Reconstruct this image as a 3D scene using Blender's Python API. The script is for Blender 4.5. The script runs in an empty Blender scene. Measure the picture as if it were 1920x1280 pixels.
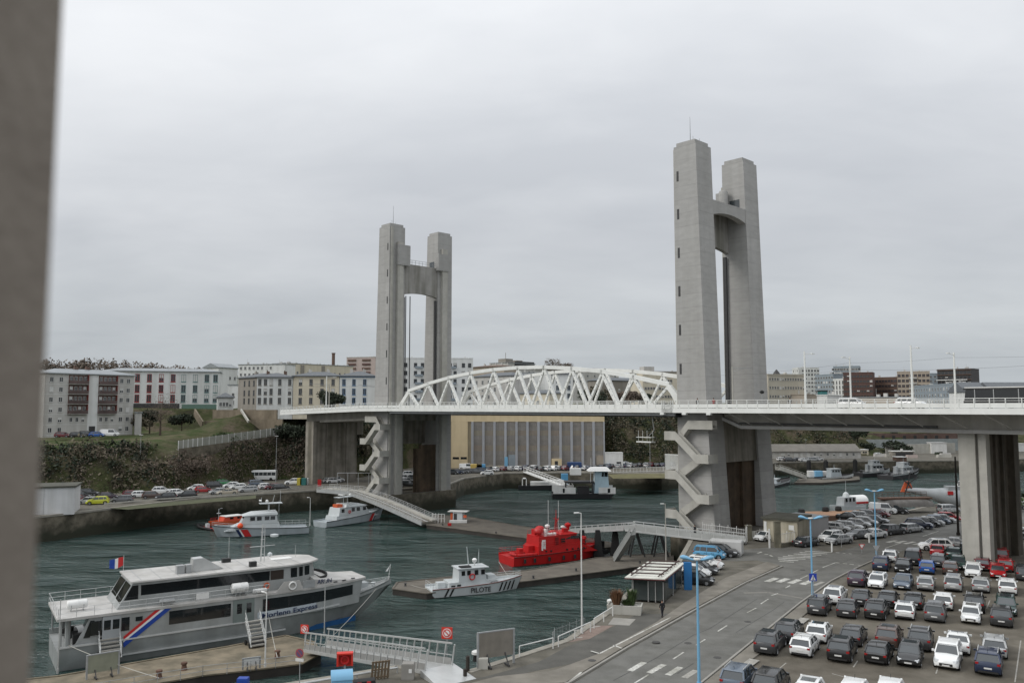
import bpy, bmesh, math, random
from mathutils import Vector, Matrix, noise
random.seed(7)
R = math.radians
sc = bpy.context.scene
# ------------------------------------------------------------ camera
F = 1550.0; TH = math.atan(124/F); EZ = 22.0
cam = bpy.data.objects.new('camera', bpy.data.cameras.new('camera'))
sc.collection.objects.link(cam)
cam.location = (0, 0, EZ); cam.rotation_euler = (math.pi/2+TH, 0, 0)
cam.data.sensor_width = 36; cam.data.lens = 36*F/1920
cam.data.clip_start = .05; cam.data.clip_end = 9000
cam.data.dof.use_dof = True; cam.data.dof.focus_distance = 180; cam.data.dof.aperture_fstop = 3.0
sc.camera = cam
sc.view_settings.view_transform = 'Standard'; sc.view_settings.look = 'None'
sc.view_settings.exposure = 0.12; sc.view_settings.gamma = 1
# ------------------------------------------------------------ sky (overcast) and sun
SUN_EL, SUN_AZ = R(38), R(-108)          # azimuth from +Y towards +X
w = bpy.data.worlds.new('World'); sc.world = w; w.use_nodes = True
nt = w.node_tree; N = nt.nodes; Lk = nt.links; N.clear()
def nd(t, **k):
    n = N.new(t)
    for a, b in k.items(): setattr(n, a, b)
    return n
def mth(op, a, b=None, clamp=False):
    n = nd('ShaderNodeMath', operation=op, use_clamp=clamp)
    for i, v in enumerate((a, b)):
        if v is None: continue
        if isinstance(v, (int, float)): n.inputs[i].default_value = v
        else: Lk.new(v, n.inputs[i])
    return n.outputs[0]
tc = nd('ShaderNodeTexCoord'); sep = nd('ShaderNodeSeparateXYZ'); Lk.new(tc.outputs['Generated'], sep.inputs[0])
z = mth('MAXIMUM', sep.outputs[2], 0.0)
den = mth('ADD', z, 0.20)
cx = mth('DIVIDE', sep.outputs[0], den); cy = mth('DIVIDE', sep.outputs[1], den)
comb = nd('ShaderNodeCombineXYZ'); Lk.new(cx, comb.inputs[0]); Lk.new(cy, comb.inputs[1])
def nz(scale, detail, rough, seed):
    n = nd('ShaderNodeTexNoise'); n.inputs['Scale'].default_value = scale; n.inputs['Detail'].default_value = detail
    n.inputs['Roughness'].default_value = rough; n.inputs['Distortion'].default_value = .4
    m = nd('ShaderNodeMapping'); m.inputs['Location'].default_value = (seed, seed*.7, 0); m.inputs['Scale'].default_value = (1, 1.5, 1)
    Lk.new(comb.outputs[0], m.inputs[0]); Lk.new(m.outputs[0], n.inputs['Vector']); return n.outputs[0]
n1 = nz(.7, 4, .5, 3.1); n2 = nz(2.6, 6, .55, 9.4)
mix = mth('ADD', mth('MULTIPLY', n1, .75), mth('MULTIPLY', n2, .25))
mr = nd('ShaderNodeMapRange'); Lk.new(mix, mr.inputs[0]); mr.inputs[1].default_value = .34; mr.inputs[2].default_value = .66
mr.inputs[3].default_value = .0; mr.inputs[4].default_value = 1.0
# elevation gradient: horizon grey, zenith bright (an overcast sky is brightest overhead)
gr = nd('ShaderNodeValToRGB'); Lk.new(z, gr.inputs[0])
el = gr.color_ramp.elements; el[0].position = 0; el[0].color = (.44, .475, .505, 1); el[1].position = 1; el[1].color = (1.25, 1.28, 1.33, 1)
for p, c in ((.07, (.49, .52, .545, 1)), (.2, (.58, .60, .63, 1)), (.42, (.80, .82, .85, 1))):
    e = el.new(p); e.color = c
cl = nd('ShaderNodeMixRGB', blend_type='MULTIPLY'); cl.inputs[0].default_value = 1
Lk.new(gr.outputs[0], cl.inputs[1])
cr = nd('ShaderNodeValToRGB'); Lk.new(mr.outputs[0], cr.inputs[0])
cr.color_ramp.elements[0].color = (.86, .87, .885, 1); cr.color_ramp.elements[1].color = (1.13, 1.125, 1.115, 1)
Lk.new(cr.outputs[0], cl.inputs[2])
sky = nd('ShaderNodeTexSky', sky_type='NISHITA'); sky.sun_disc = False; sky.sun_elevation = SUN_EL; sky.sun_rotation = SUN_AZ
sky.air_density = 1; sky.dust_density = 4
sc10 = nd('ShaderNodeMixRGB', blend_type='MULTIPLY'); sc10.inputs[0].default_value = 1; sc10.inputs[2].default_value = (10, 10, 10, 1)
Lk.new(cl.outputs[0], sc10.inputs[1])
mx = nd('ShaderNodeMixRGB'); mx.inputs[0].default_value = .94; Lk.new(sky.outputs[0], mx.inputs[1]); Lk.new(sc10.outputs[0], mx.inputs[2])
bg = nd('ShaderNodeBackground'); bg.inputs[1].default_value = .1; Lk.new(mx.outputs[0], bg.inputs[0])
wo = nd('ShaderNodeOutputWorld'); Lk.new(bg.outputs[0], wo.inputs[0])
sl = bpy.data.lights.new('sun', 'SUN'); sl.energy = 1.35; sl.angle = R(25); sl.color = (1, .97, .93)
so = bpy.data.objects.new('sun', sl); sc.collection.objects.link(so)
sd = Vector((math.sin(SUN_AZ)*math.cos(SUN_EL), math.cos(SUN_AZ)*math.cos(SUN_EL), math.sin(SUN_EL)))
so.rotation_euler = (-sd).to_track_quat('-Z', 'Y').to_euler()
# ------------------------------------------------------------ where a spot of the place is (survey from the picture)
_c, _s = math.cos(TH), math.sin(TH)
def ray(px, py):
    u = (px-960)/F; v = (640-py)/F
    return u, _c-v*_s, v*_c+_s
def P(px, py, z=0.0):                       # spot on the level z
    d = ray(px, py); k = (z-EZ)/d[2]; return Vector((d[0]*k, d[1]*k, z))
def V(px, py, Y):                           # spot at distance Y
    d = ray(px, py); k = Y/d[1]; return Vector((d[0]*k, Y, EZ+d[2]*k))
# ------------------------------------------------------------ materials
MATS = {}
def mat(name, col, rough=.7, var=.12, scale=1.0, bump=0.0, metal=0.0, stain=0.0, stretch=(1, 1, 1), spec=.5, bscale=None, col2=None, trans=0.0, emit=None):
    if name in MATS: return MATS[name]
    m = bpy.data.materials.new(name); m.use_nodes = True; t = m.node_tree; b = t.nodes['Principled BSDF']
    b.inputs['Roughness'].default_value = rough; b.inputs['Metallic'].default_value = metal
    b.inputs['Specular IOR Level'].default_value = spec
    tc = t.nodes.new('ShaderNodeTexCoord'); mp = t.nodes.new('ShaderNodeMapping'); mp.inputs['Scale'].default_value = stretch
    t.links.new(tc.outputs['Object'], mp.inputs[0])
    n = t.nodes.new('ShaderNodeTexNoise'); n.inputs['Scale'].default_value = scale; n.inputs['Detail'].default_value = 6; n.inputs['Roughness'].default_value = .6
    t.links.new(mp.outputs[0], n.inputs['Vector'])
    r = t.nodes.new('ShaderNodeValToRGB'); t.links.new(n.outputs[0], r.inputs[0])
    a = [max(0, c*(1-var)) for c in col]; c2 = col2 or [min(1, c*(1+var)) for c in col]
    r.color_ramp.elements[0].position = .32; r.color_ramp.elements[0].color = (*a, 1)
    r.color_ramp.elements[1].position = .68; r.color_ramp.elements[1].color = (*c2, 1)
    out = r.outputs[0]
    if stain:
        n2 = t.nodes.new('ShaderNodeTexNoise'); n2.inputs['Scale'].default_value = .35; n2.inputs['Detail'].default_value = 8
        mp2 = t.nodes.new('ShaderNodeMapping'); mp2.inputs['Scale'].default_value = (1.6, 1.6, .12); t.links.new(tc.outputs['Object'], mp2.inputs[0]); t.links.new(mp2.outputs[0], n2.inputs['Vector'])
        r2 = t.nodes.new('ShaderNodeValToRGB'); r2.color_ramp.elements[0].position = .35; r2.color_ramp.elements[1].position = .6
        r2.color_ramp.elements[0].color = (1-stain, 1-stain, 1-stain*1.1 if stain < .9 else 0, 1); r2.color_ramp.elements[1].color = (1, 1, 1, 1)
        t.links.new(n2.outputs[0], r2.inputs[0])
        mm = t.nodes.new('ShaderNodeMixRGB'); mm.blend_type = 'MULTIPLY'; mm.inputs[0].default_value = 1
        t.links.new(out, mm.inputs[1]); t.links.new(r2.outputs[0], mm.inputs[2]); out = mm.outputs[0]
    t.links.new(out, b.inputs['Base Color'])
    if bump:
        bp = t.nodes.new('ShaderNodeBump'); bp.inputs['Strength'].default_value = bump; bp.inputs['Distance'].default_value = .1
        nb = t.nodes.new('ShaderNodeTexNoise'); nb.inputs['Scale'].default_value = bscale or scale*4; nb.inputs['Detail'].default_value = 5
        t.links.new(mp.outputs[0], nb.inputs['Vector']); t.links.new(nb.outputs[0], bp.inputs['Height']); t.links.new(bp.outputs[0], b.inputs['Normal'])
    if trans:
        b.inputs['Transmission Weight'].default_value = trans
    if emit:
        b.inputs['Emission Color'].default_value = (*emit, 1); b.inputs['Emission Strength'].default_value = 1
    MATS[name] = m; return m
def pnt(name, col, rough=.4, var=.05): return mat(name, col, rough, var, 2.0)
CON = mat('concrete', (.37, .365, .35), .9, .08, .5, .25, stain=.10, bscale=3, stretch=(1, 1, 3))
def joints(m, period=2.5, wd=.03, k=1.25):       # shutter joints left by the formwork
    t = m.node_tree; b = t.nodes['Principled BSDF']; src = b.inputs['Base Color'].links[0].from_socket
    g = t.nodes.new('ShaderNodeNewGeometry'); sp = t.nodes.new('ShaderNodeSeparateXYZ'); t.links.new(g.outputs['Position'], sp.inputs[0])
    def ma(op, a, v):
        n = t.nodes.new('ShaderNodeMath'); n.operation = op; t.links.new(a, n.inputs[0]); n.inputs[1].default_value = v; return n.outputs[0]
    fr = ma('LESS_THAN', ma('FRACT', ma('DIVIDE', ma('ADD', sp.outputs[2], 40), period), 0), wd)
    n = t.nodes.new('ShaderNodeTexNoise'); n.inputs['Scale'].default_value = .5; t.links.new(g.outputs['Position'], n.inputs['Vector'])
    f2 = t.nodes.new('ShaderNodeMath'); f2.operation = 'MULTIPLY'; t.links.new(fr, f2.inputs[0]); t.links.new(n.outputs[0], f2.inputs[1])
    wn = t.nodes.new('ShaderNodeTexWhiteNoise'); wn.noise_dimensions = '1D'; t.links.new(ma('FLOOR', ma('DIVIDE', ma('ADD', sp.outputs[2], 40), period), 0), wn.inputs['W'])
    tone = t.nodes.new('ShaderNodeMapRange'); t.links.new(wn.outputs[0], tone.inputs[0]); tone.inputs[3].default_value = .93; tone.inputs[4].default_value = 1.05
    m1 = t.nodes.new('ShaderNodeMixRGB'); m1.blend_type = 'MULTIPLY'; m1.inputs[0].default_value = .7; t.links.new(src, m1.inputs[1]); t.links.new(tone.outputs[0], m1.inputs[2])
    mx = t.nodes.new('ShaderNodeMixRGB'); mx.blend_type = 'MULTIPLY'; t.links.new(f2.outputs[0], mx.inputs[0]); t.links.new(m1.outputs[0], mx.inputs[1]); mx.inputs[2].default_value = (k*.5, k*.5, k*.5, 1); t.links.new(mx.outputs[0], b.inputs['Base Color'])
joints(CON)
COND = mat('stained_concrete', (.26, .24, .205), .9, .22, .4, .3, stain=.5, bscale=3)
CONS = mat('streaked_concrete', (.31, .30, .28), .9, .12, .4, .3, stain=.5)
CONR = mat('shaded_rusty_concrete', (.085, .058, .036), .9, .35, .4, .3, stain=.5)  # rusty brown, darkened in the colour for the dimly lit recess
CONL = mat('pale_concrete', (.42, .41, .37), .9, .10, .6, .2, stain=.15)
WHT = mat('white_steel', (.74, .75, .72), .5, .04, 1.0, stain=.07)
OFFW = mat('white_paint', (.66, .66, .64), .6, .07, .7, stain=.12)
GRYS = mat('grey_steel', (.30, .31, .31), .5, .12, 1.5)
ALU = mat('aluminium', (.50, .51, .50), .38, .08, 1.2, metal=.35)
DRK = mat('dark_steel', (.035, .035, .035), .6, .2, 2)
BLK = mat('black_rubber', (.012, .012, .012), .8, .2, 2)
GLS = mat('dark_glass', (.012, .014, .016), .06, .1, 1, spec=.8)
GLC = mat('clear_glass', (.05, .06, .065), .08, .1, 1, spec=.8)
RED = mat('red_paint', (.42, .012, .012), .4, .08, 1)
ORG = mat('orange_paint', (.55, .10, .03), .5, .1, 1)
BLU = mat('blue_paint', (.10, .30, .50), .4, .08, 1)
LBL = mat('sky_blue_paint', (.17, .38, .56), .4, .05, 1)
RST = mat('rusty_steel', (.11, .06, .04), .85, .3, 1, .2)
WOOD = mat('weathered_wood', (.20, .15, .10), .85, .2, 1.2, .2, stretch=(1, 6, 1))
SLATE = mat('slate_roof', (.12, .13, .14), .8, .12, 1, .2)
# ------------------------------------------------------------ mesh builder
class MB:
    def __init__(s): s.v = []; s.f = []; s.m = []; s.mi = 0; s.M = None
    def add(s, vs, fs, mi=None):
        o = len(s.v)
        for p in vs:
            p = Vector(p); s.v.append(s.M @ p if s.M else p)
        for f in fs: s.f.append([i+o for i in f]); s.m.append(s.mi if mi is None else mi)
    def box(s, a, b, mi=None):              # two opposite corners
        x0, y0, z0 = [min(p, q) for p, q in zip(a, b)]; x1, y1, z1 = [max(p, q) for p, q in zip(a, b)]
        s.add([(x0,y0,z0),(x1,y0,z0),(x1,y1,z0),(x0,y1,z0),(x0,y0,z1),(x1,y0,z1),(x1,y1,z1),(x0,y1,z1)],
              [(0,3,2,1),(4,5,6,7),(0,1,5,4),(1,2,6,5),(2,3,7,6),(3,0,4,7)], mi)
    def hexa(s, lo, hi, mi=None):           # two 4-rings
        s.add(list(lo)+list(hi), [(3,2,1,0),(4,5,6,7),(0,1,5,4),(1,2,6,5),(2,3,7,6),(3,0,4,7)], mi)
    def rings(s, rs, cap=True, close=True, mi=None):
        n = len(rs[0]); vs = [p for r in rs for p in r]; fs = []
        for k in range(len(rs)-1):
            for i in range(n if close else n-1):
                j = (i+1) % n; fs.append((k*n+i, k*n+j, (k+1)*n+j, (k+1)*n+i))
        if cap: fs.append(tuple(range(n-1, -1, -1))); fs.append(tuple((len(rs)-1)*n+i for i in range(n)))
        s.add(vs, fs, mi)
    def tube(s, p0, p1, r, n=6, r2=None, mi=None):
        p0 = Vector(p0); p1 = Vector(p1); d = (p1-p0)
        if d.length < 1e-6: return
        q = d.to_track_quat('Z', 'Y'); r2 = r if r2 is None else r2
        ring = lambda c, rr: [c + q @ Vector((math.cos(2*math.pi*i/n)*rr, math.sin(2*math.pi*i/n)*rr, 0)) for i in range(n)]
        s.rings([ring(p0, r), ring(p1, r2)], mi=mi)
    def path(s, pts, r, n=6, mi=None):
        for a, b in zip(pts, pts[1:]): s.tube(a, b, r, n, mi=mi)
    def bar(s, p0, p1, w, h, mi=None):      # rectangular bar, h is the upright side
        p0 = Vector(p0); p1 = Vector(p1); d = (p1-p0).normalized()
        side = d.cross(Vector((0, 0, 1)))
        if side.length < 1e-4: side = Vector((1, 0, 0))
        side.normalize(); up = side.cross(d).normalized()
        q = lambda c: [c-side*w/2-up*h/2, c+side*w/2-up*h/2, c+side*w/2+up*h/2, c-side*w/2+up*h/2]
        s.rings([q(p0), q(p1)], mi=mi)
    def prism(s, poly, z0, z1, mi=None):    # plan polygon extruded upwards
        n = len(poly); s.rings([[(p[0], p[1], z0) for p in poly], [(p[0], p[1], z1) for p in poly]], mi=mi)
    def side(s, poly, y0, y1, mi=None):     # (x,z) polygon extruded along y
        s.rings([[(p[0], y0, p[1]) for p in poly], [(p[0], y1, p[1]) for p in poly]], mi=mi)
    def lathe(s, c, prof, n=12, mi=None):   # prof: (radius, z)
        s.rings([[(c[0]+math.cos(2*math.pi*i/n)*r, c[1]+math.sin(2*math.pi*i/n)*r, c[2]+zz) for i in range(n)] for r, zz in prof], mi=mi)
    def quad(s, *p, mi=None): s.add(p, [tuple(range(len(p)))], mi)
    def build(s, name, mats, parent=None, smooth=None, flip=False):
        me = bpy.data.meshes.new(name); me.from_pydata([tuple(p) for p in s.v], [], s.f)
        if not isinstance(mats, (list, tuple)): mats = [mats]
        for m in mats: me.materials.append(m)
        me.polygons.foreach_set('material_index', s.m)
        if not flip:
            b = bmesh.new(); b.from_mesh(me); bmesh.ops.recalc_face_normals(b, faces=b.faces); b.to_mesh(me); b.free()
        if smooth is not None:
            me.polygons.foreach_set('use_smooth', [True]*len(me.polygons)); me.set_sharp_from_angle(angle=R(smooth))
        me.update()
        o = bpy.data.objects.new(name, me); sc.collection.objects.link(o)
        if parent: o.parent = parent
        return o
def tag(o, label=None, cat=None, group=None, kind=None):
    if label:
        o['label'] = label
        if len(label.split()) > 16: print('LONG', len(label.split()), label)
    if cat: o['category'] = cat
    if group: o['group'] = group
    if kind: o['kind'] = kind
    return o
def thing(name, label, cat, loc=(0, 0, 0), rz=0, group=None):
    o = bpy.data.objects.new(name, None); sc.collection.objects.link(o); o.empty_display_size = .5
    o.location = loc; o.rotation_euler = (0, 0, rz); return tag(o, label, cat, group)
def struct(mb, name, m, **k):
    return tag(mb.build(name, m, **k), kind='structure', label=None)
def dup(root, loc=None, rz=None, label=None, group=None):
    r = root.copy(); sc.collection.objects.link(r)
    for ch in list(root.children):
        c = ch.copy(); sc.collection.objects.link(c); c.parent = r
        for g in list(ch.children):
            d = g.copy(); sc.collection.objects.link(d); d.parent = c
    if loc is not None: r.location = loc
    if rz is not None: r.rotation_euler = (0, 0, rz)
    if label: r['label'] = label
    if group: r['group'] = group
    return r
def textmesh(txt, size, m, parent, loc, rot, name='lettering', ext=.01):
    cu = bpy.data.curves.new('t', 'FONT'); cu.body = txt; cu.size = size; cu.extrude = ext; cu.align_x = 'CENTER'; cu.align_y = 'CENTER'; cu.offset = size*.012
    o = bpy.data.objects.new('t', cu); sc.collection.objects.link(o)
    dg = bpy.context.evaluated_depsgraph_get(); me = bpy.data.meshes.new_from_object(o.evaluated_get(dg))
    bpy.data.objects.remove(o); me.materials.clear(); me.materials.append(m)
    q = bpy.data.objects.new(name, me); sc.collection.objects.link(q); q.parent = parent; q.location = loc; q.rotation_euler = rot
    return q
ORD = ['', 'first', 'second', 'third', 'fourth', 'fifth', 'sixth', 'seventh', 'eighth', 'ninth', 'tenth', 'eleventh', 'twelfth', 'thirteenth', 'fourteenth', 'fifteenth', 'sixteenth', 'seventeenth', 'eighteenth', 'nineteenth', 'twentieth']
WL = -5.3
# ------------------------------------------------------------ water
def water_mat():
    m = bpy.data.materials.new('river_water'); m.use_nodes = True; t = m.node_tree; b = t.nodes['Principled BSDF']
    b.inputs['Roughness'].default_value = .08; b.inputs['Specular IOR Level'].default_value = .5; b.inputs['IOR'].default_value = 1.58
    tc = t.nodes.new('ShaderNodeTexCoord')
    def noise_n(scale, detail, st, rough=.55):
        mp = t.nodes.new('ShaderNodeMapping'); mp.inputs['Scale'].default_value = st; mp.inputs['Rotation'].default_value = (0, 0, R(20))
        n = t.nodes.new('ShaderNodeTexNoise'); n.inputs['Scale'].default_value = scale; n.inputs['Detail'].default_value = detail; n.inputs['Roughness'].default_value = rough
        t.links.new(tc.outputs['Object'], mp.inputs[0]); t.links.new(mp.outputs[0], n.inputs['Vector']); return n.outputs[0]
    a = noise_n(.8, 5, (1, 1.9, 1), .62); c = noise_n(.05, 3, (1, 2.2, 1)); d = noise_n(.25, 3, (1, 1.7, 1))
    r = t.nodes.new('ShaderNodeValToRGB'); t.links.new(c, r.inputs[0])
    r.color_ramp.elements[0].position = .35; r.color_ramp.elements[0].color = (.008, .036, .030, 1)
    r.color_ramp.elements[1].position = .7; r.color_ramp.elements[1].color = (.034, .074, .062, 1)
    t.links.new(r.outputs[0], b.inputs['Base Color'])
    # calm and ruffled patches
    rr = t.nodes.new('ShaderNodeMapRange'); t.links.new(c, rr.inputs[0]); rr.inputs[1].default_value = .38; rr.inputs[2].default_value = .62; rr.inputs[3].default_value = .3; rr.inputs[4].default_value = 1.2
    m1 = t.nodes.new('ShaderNodeMath'); m1.operation = 'MULTIPLY_ADD'; t.links.new(d, m1.inputs[0]); m1.inputs[1].default_value = 1.6; t.links.new(a, m1.inputs[2])
    m2 = t.nodes.new('ShaderNodeMath'); m2.operation = 'MULTIPLY'; t.links.new(m1.outputs[0], m2.inputs[0]); t.links.new(rr.outputs[0], m2.inputs[1])
    bp = t.nodes.new('ShaderNodeBump'); bp.inputs['Strength'].default_value = 1; bp.inputs['Distance'].default_value = 1.6
    t.links.new(m2.outputs[0], bp.inputs['Height']); t.links.new(bp.outputs[0], b.inputs['Normal'])
    return m
mb = MB(); mb.quad((-900, -50, WL), (1500, -50, WL), (1500, 900, WL), (-900, 900, WL))
struct(mb, 'river_water', water_mat(), flip=True)
STONE = mat('quay_stone', (.115, .100, .072), .95, .5, .5, .9, bscale=1.6, col2=(.18, .16, .12))
def tide(m):      # algae grows on the wall up to the high water mark
    t = m.node_tree; b = t.nodes['Principled BSDF']; src = b.inputs['Base Color'].links[0].from_socket
    g = t.nodes.new('ShaderNodeNewGeometry'); sp = t.nodes.new('ShaderNodeSeparateXYZ'); t.links.new(g.outputs['Position'], sp.inputs[0])
    n = t.nodes.new('ShaderNodeTexNoise'); n.inputs['Scale'].default_value = .25; n.inputs['Detail'].default_value = 8; t.links.new(g.outputs['Position'], n.inputs['Vector'])
    ad = t.nodes.new('ShaderNodeMath'); ad.operation = 'MULTIPLY_ADD'; t.links.new(n.outputs[0], ad.inputs[0]); ad.inputs[1].default_value = 5; t.links.new(sp.outputs[2], ad.inputs[2])
    mr = t.nodes.new('ShaderNodeMapRange'); t.links.new(ad.outputs[0], mr.inputs[0]); mr.inputs[1].default_value = -1.4; mr.inputs[2].default_value = .9
    mx = t.nodes.new('ShaderNodeMixRGB'); t.links.new(mr.outputs[0], mx.inputs[0]); mx.inputs[1].default_value = (.028, .030, .018, 1); t.links.new(src, mx.inputs[2]); t.links.new(mx.outputs[0], b.inputs['Base Color'])
tide(STONE)
STONEL = mat('coping_stone', (.25, .235, .20), .9, .2, .8, .3)
EARTH = mat('worn_asphalt', (.125, .115, .093), .95, .24, .22, .3, bscale=6, stain=.3)
PARK = mat('car_park_surface', (.118, .101, .076), .95, .26, .16, .35, bscale=7, stain=.25, col2=(.165, .148, .118))
ROADM = mat('road_asphalt', (.135, .133, .121), .9, .16, .25, .3, bscale=9, stain=.22)
PAVE = mat('pavement', (.19, .175, .148), .95, .18, .35, .3, bscale=8, stain=.2)
KERB = mat('kerb_stone', (.26, .25, .225), .9, .12, .8, .2)
MARK = mat('road_marking', (.48, .475, .44), .85, .35, 3.5, 0, stain=.4)
MARKF = mat('faded_marking', (.30, .29, .26), .9, .25, 3)
# near quay (right bank)
near = [(-120, -60), (-80, 20), (-40, 56.5), (-17.7, 68.3), (-9.9, 72.6), (-3.8, 71.2), (0.7, 75.9), (5.1, 80.6), (11.0, 93), (14.0, 101.5), (23.2, 119), (29.6, 140), (29.6, 150.2), (45.6, 165.5), (54, 160), (70, 166), (84, 179), (105, 199), (160, 222), (320, 262), (700, 330), (700, -60)]
def quay(poly, name, z1=0.0, edge=None):
    mb = MB(); mb.add([(x, y, z1) for x, y in poly], [tuple(range(len(poly)))]); struct(mb, name+'_ground', EARTH)
    e = poly[:edge] if edge else poly
    mb = MB()
    for (x0, y0), (x1, y1) in zip(e, e[1:]): mb.quad((x0, y0, z1), (x1, y1, z1), (x1, y1, -10), (x0, y0, -10))
    struct(mb, name+'_wall', STONE)
    mb = MB()
    for (x0, y0), (x1, y1) in zip(e, e[1:]):
        a = Vector((x0, y0, z1+.02)); b_ = Vector((x1, y1, z1+.02)); d = (b_-a).normalized(); nrm = Vector((-d.y, d.x, 0))
        for s_ in (nrm,):
            lo = [a+s_*.12, b_+s_*.12, b_-s_*.6, a-s_*.6]
            mb.hexa([p-Vector((0, 0, .35)) for p in lo], [p+Vector((0, 0, .05)) for p in lo])
    struct(mb, name+'_coping', STONEL)
quay(near, 'near_quay', edge=20)
# left bank and far bank: one polygon following the waterline
left = [(-400, 90), (-160, 110), (-110, 150), (-92.5, 176), (-76.9, 204.8), (-52.6, 224), (-42, 228.5), (-36.5, 221.5), (-19, 237), (-15, 262), (-3, 283), (22, 286), (50, 279), (80, 300), (108, 338), (150, 345), (187, 350), (300, 385), (700, 450), (700, 1400), (-700, 1400), (-700, 90)]
left = left[::-1]
k0 = 3
quay(left, 'far_quay')
# sheets on the near quay
def sheet(pts, name, m, z=.004, top=None):
    mb = MB()
    if top is None: mb.add([(p[0], p[1], z) for p in pts], [tuple(range(len(pts)))])
    else: mb.prism([(p[0], p[1]) for p in pts], z, top)
    return struct(mb, name, m)
pl = lambda *q: [P(*a) for a in q]
sheet(pl((1320,1330),(1400,1230),(1500,1148),(1590,1087),(1640,1060),(1700,1040),(1790,1015),(2300,1010),(2600,1100),(2600,1330)), 'car_park', PARK, .004)
sheet(pl((940,1330),(1075,1280),(1182,1215),(1300,1149),(1400,1094),(1470,1063),(1560,1037),(1650,1012),(1790,972),(2050,915),(2150,925),(1900,985),(1790,1008),(1700,1030),(1640,1045),(1560,1087),(1500,1128),(1400,1207),(1290,1300),(1270,1330)), 'road', ROADM, .008)
sheet(pl((1340,1052),(1395,1030),(1440,1026),(1520,1026),(1560,1037),(1470,1063),(1420,1050)), 'side_road', ROADM, .012)
# pavements with a real kerb step
def pave(pts, name):
    p = [(a.x, a.y) for a in pl(*pts)]; sheet(p, name, PAVE, 0, .12)
pave(((760,1330),(930,1290),(1060,1281),(1168,1215),(1290,1147),(1392,1093),(1462,1061),(1438,1054),(1360,1084),(1285,1130),(1230,1168),(1120,1228),(1040,1258),(930,1270),(700,1330)), 'pavement')
mb = MB()
kp = pl((925,1335),(1067,1281),(1176,1215),(1296,1148),(1397,1093),(1467,1062))
for a, b_ in zip(kp, kp[1:]): mb.bar(a+Vector((0,0,.07)), b_+Vector((0,0,.07)), .22, .16)
struct(mb, 'kerb', KERB)
pave(((1285,1345),(1380,1260),(1430,1222),(1500,1160),(1580,1098),(1560,1093),(1502,1134),(1403,1214),(1290,1306),(1250,1345)), 'parking_verge')
mb = MB()
kp = pl((1245,1345),(1288,1303),(1401,1211),(1500,1131),(1558,1090),(1600,1068),(1640,1050))
for a, b_ in zip(kp, kp[1:]): mb.bar(a+Vector((0,0,.07)), b_+Vector((0,0,.07)), .2, .16)
struct(mb, 'kerb', KERB)
# painted markings
def stripes(name, lst, wd, m=MARK, z=.018):
    mb = MB()
    for x0, y0, x1, y1 in lst:
        a, b_ = P(x0, y0), P(x1, y1); d = (b_-a).normalized(); s_ = Vector((-d.y, d.x, 0))*wd/2
        mb.add([(p.x, p.y, z) for p in (a-s_, b_-s_, b_+s_, a+s_)], [(0, 1, 2, 3)])
    return struct(mb, name, m)
stripes('zebra_marking', [(1181,1257,1208,1241),(1217,1261,1245,1245),(1252,1265,1276,1250)], .55)
stripes('zebra_marking', [(1283,1270,1305,1256),(1526,1097,1543,1090.5)], .55, MARKF)
stripes('zebra_marking', [(1438,1090,1456,1083),(1459,1091,1477,1084),(1481,1093,1499,1086),(1504,1095,1522,1088)], .8)
stripes('zebra_marking', [(1400+a/9.6, 940+b_/9.6, 1400+c/9.6, 940+d/9.6) for a, b_, c, d in ((1045,893,1535,912),(952,915,1450,938),(845,940,1345,962),(745,964,1245,986),(650,988,1165,1010),(560,1010,1060,1034),(570,1040,930,1062),(590,1070,850,1088))], .5, z=.022)
stripes('zebra_marking', [(1520+a/6.857, 920+b_/6.857, 1520+c/6.857, 920+d/6.857) for a, b_, c, d in ((985,660,1100,635),(1095,668,1215,643),(1205,678,1335,653),(1320,690,1440,668))], .7)
stripes('centre_line', [(1190,1280,1216,1264),(1262,1235,1282,1222),(1305,1209,1322,1198),(1346,1183,1363,1172)]+[(1380+a/3.556, 1000+b_/3.556, 1380+c/3.556, 1000+d/3.556) for a, b_, c, d in ((75,525,135,495),(165,468,215,435),(235,412,280,398),(330,362,360,345),(430,300,478,278),(505,262,550,240),(578,225,665,192))]+[(1660,1027,1690,1017),(1730,1005,1760,995)], .16)
stripes('give_way_marking', [(1380+a/3.556, 1000+b_/3.556, 1380+c/3.556, 1000+d/3.556) for a, b_, c, d in ((665,192,690,195),(712,197,740,201),(755,202,785,206),(815,210,838,213),(665,125,690,128),(712,130,730,132),(752,132,772,135))]+[(1420,1037,1428,1034),(1433,1038,1440,1039),(1444,1040,1448,1043)], .35)
stripes('edge_line', [(1124,1227,1257,1159),(1124,1227,1108,1222),(1166,1217,1150,1211),(1090,1262,1055,1290)], .18, z=.128)
stripes('bay_line', [(1075,1182,1125,1173),(1058,1197,1092,1194)], .3, MARKF)
stripes('bay_line', [(1914,1200,1903,1278),(1600,1250,1608,1238),(1474,1242,1450,1262),(1755,1262,1762,1240),(1640,1190,1652,1172),(1560,1262,1582,1268),(1850,1140,1856,1125)], .1, MARKF, .012)
stripes('paved_patch', [(1494,1172,1510,1160),(1396,1252,1415,1238),(1570,1106,1580,1102),(1618,1076,1628,1072)], .9, MARKF, .128)
stripes('road_seam', [(1395,1111,1440,1110),(1440,1110,1505,1121)], .5, mat('pale_seam', (.19, .18, .16), .9, .15, 1), .013)
TAR = mat('tar_seam', (.045, .045, .042), .7, .2, 2)
stripes('tar_seam', [(1150,1275,1232,1232),(1232,1232,1300,1190),(1300,1190,1330,1178),(1330,1178,1420,1122),(1380,1185,1450,1143),(1450,1143,1470,1128),(1270,1262,1300,1243),(1470,1085,1560,1062),(1560,1062,1640,1030)], .07, TAR, .014)
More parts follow.
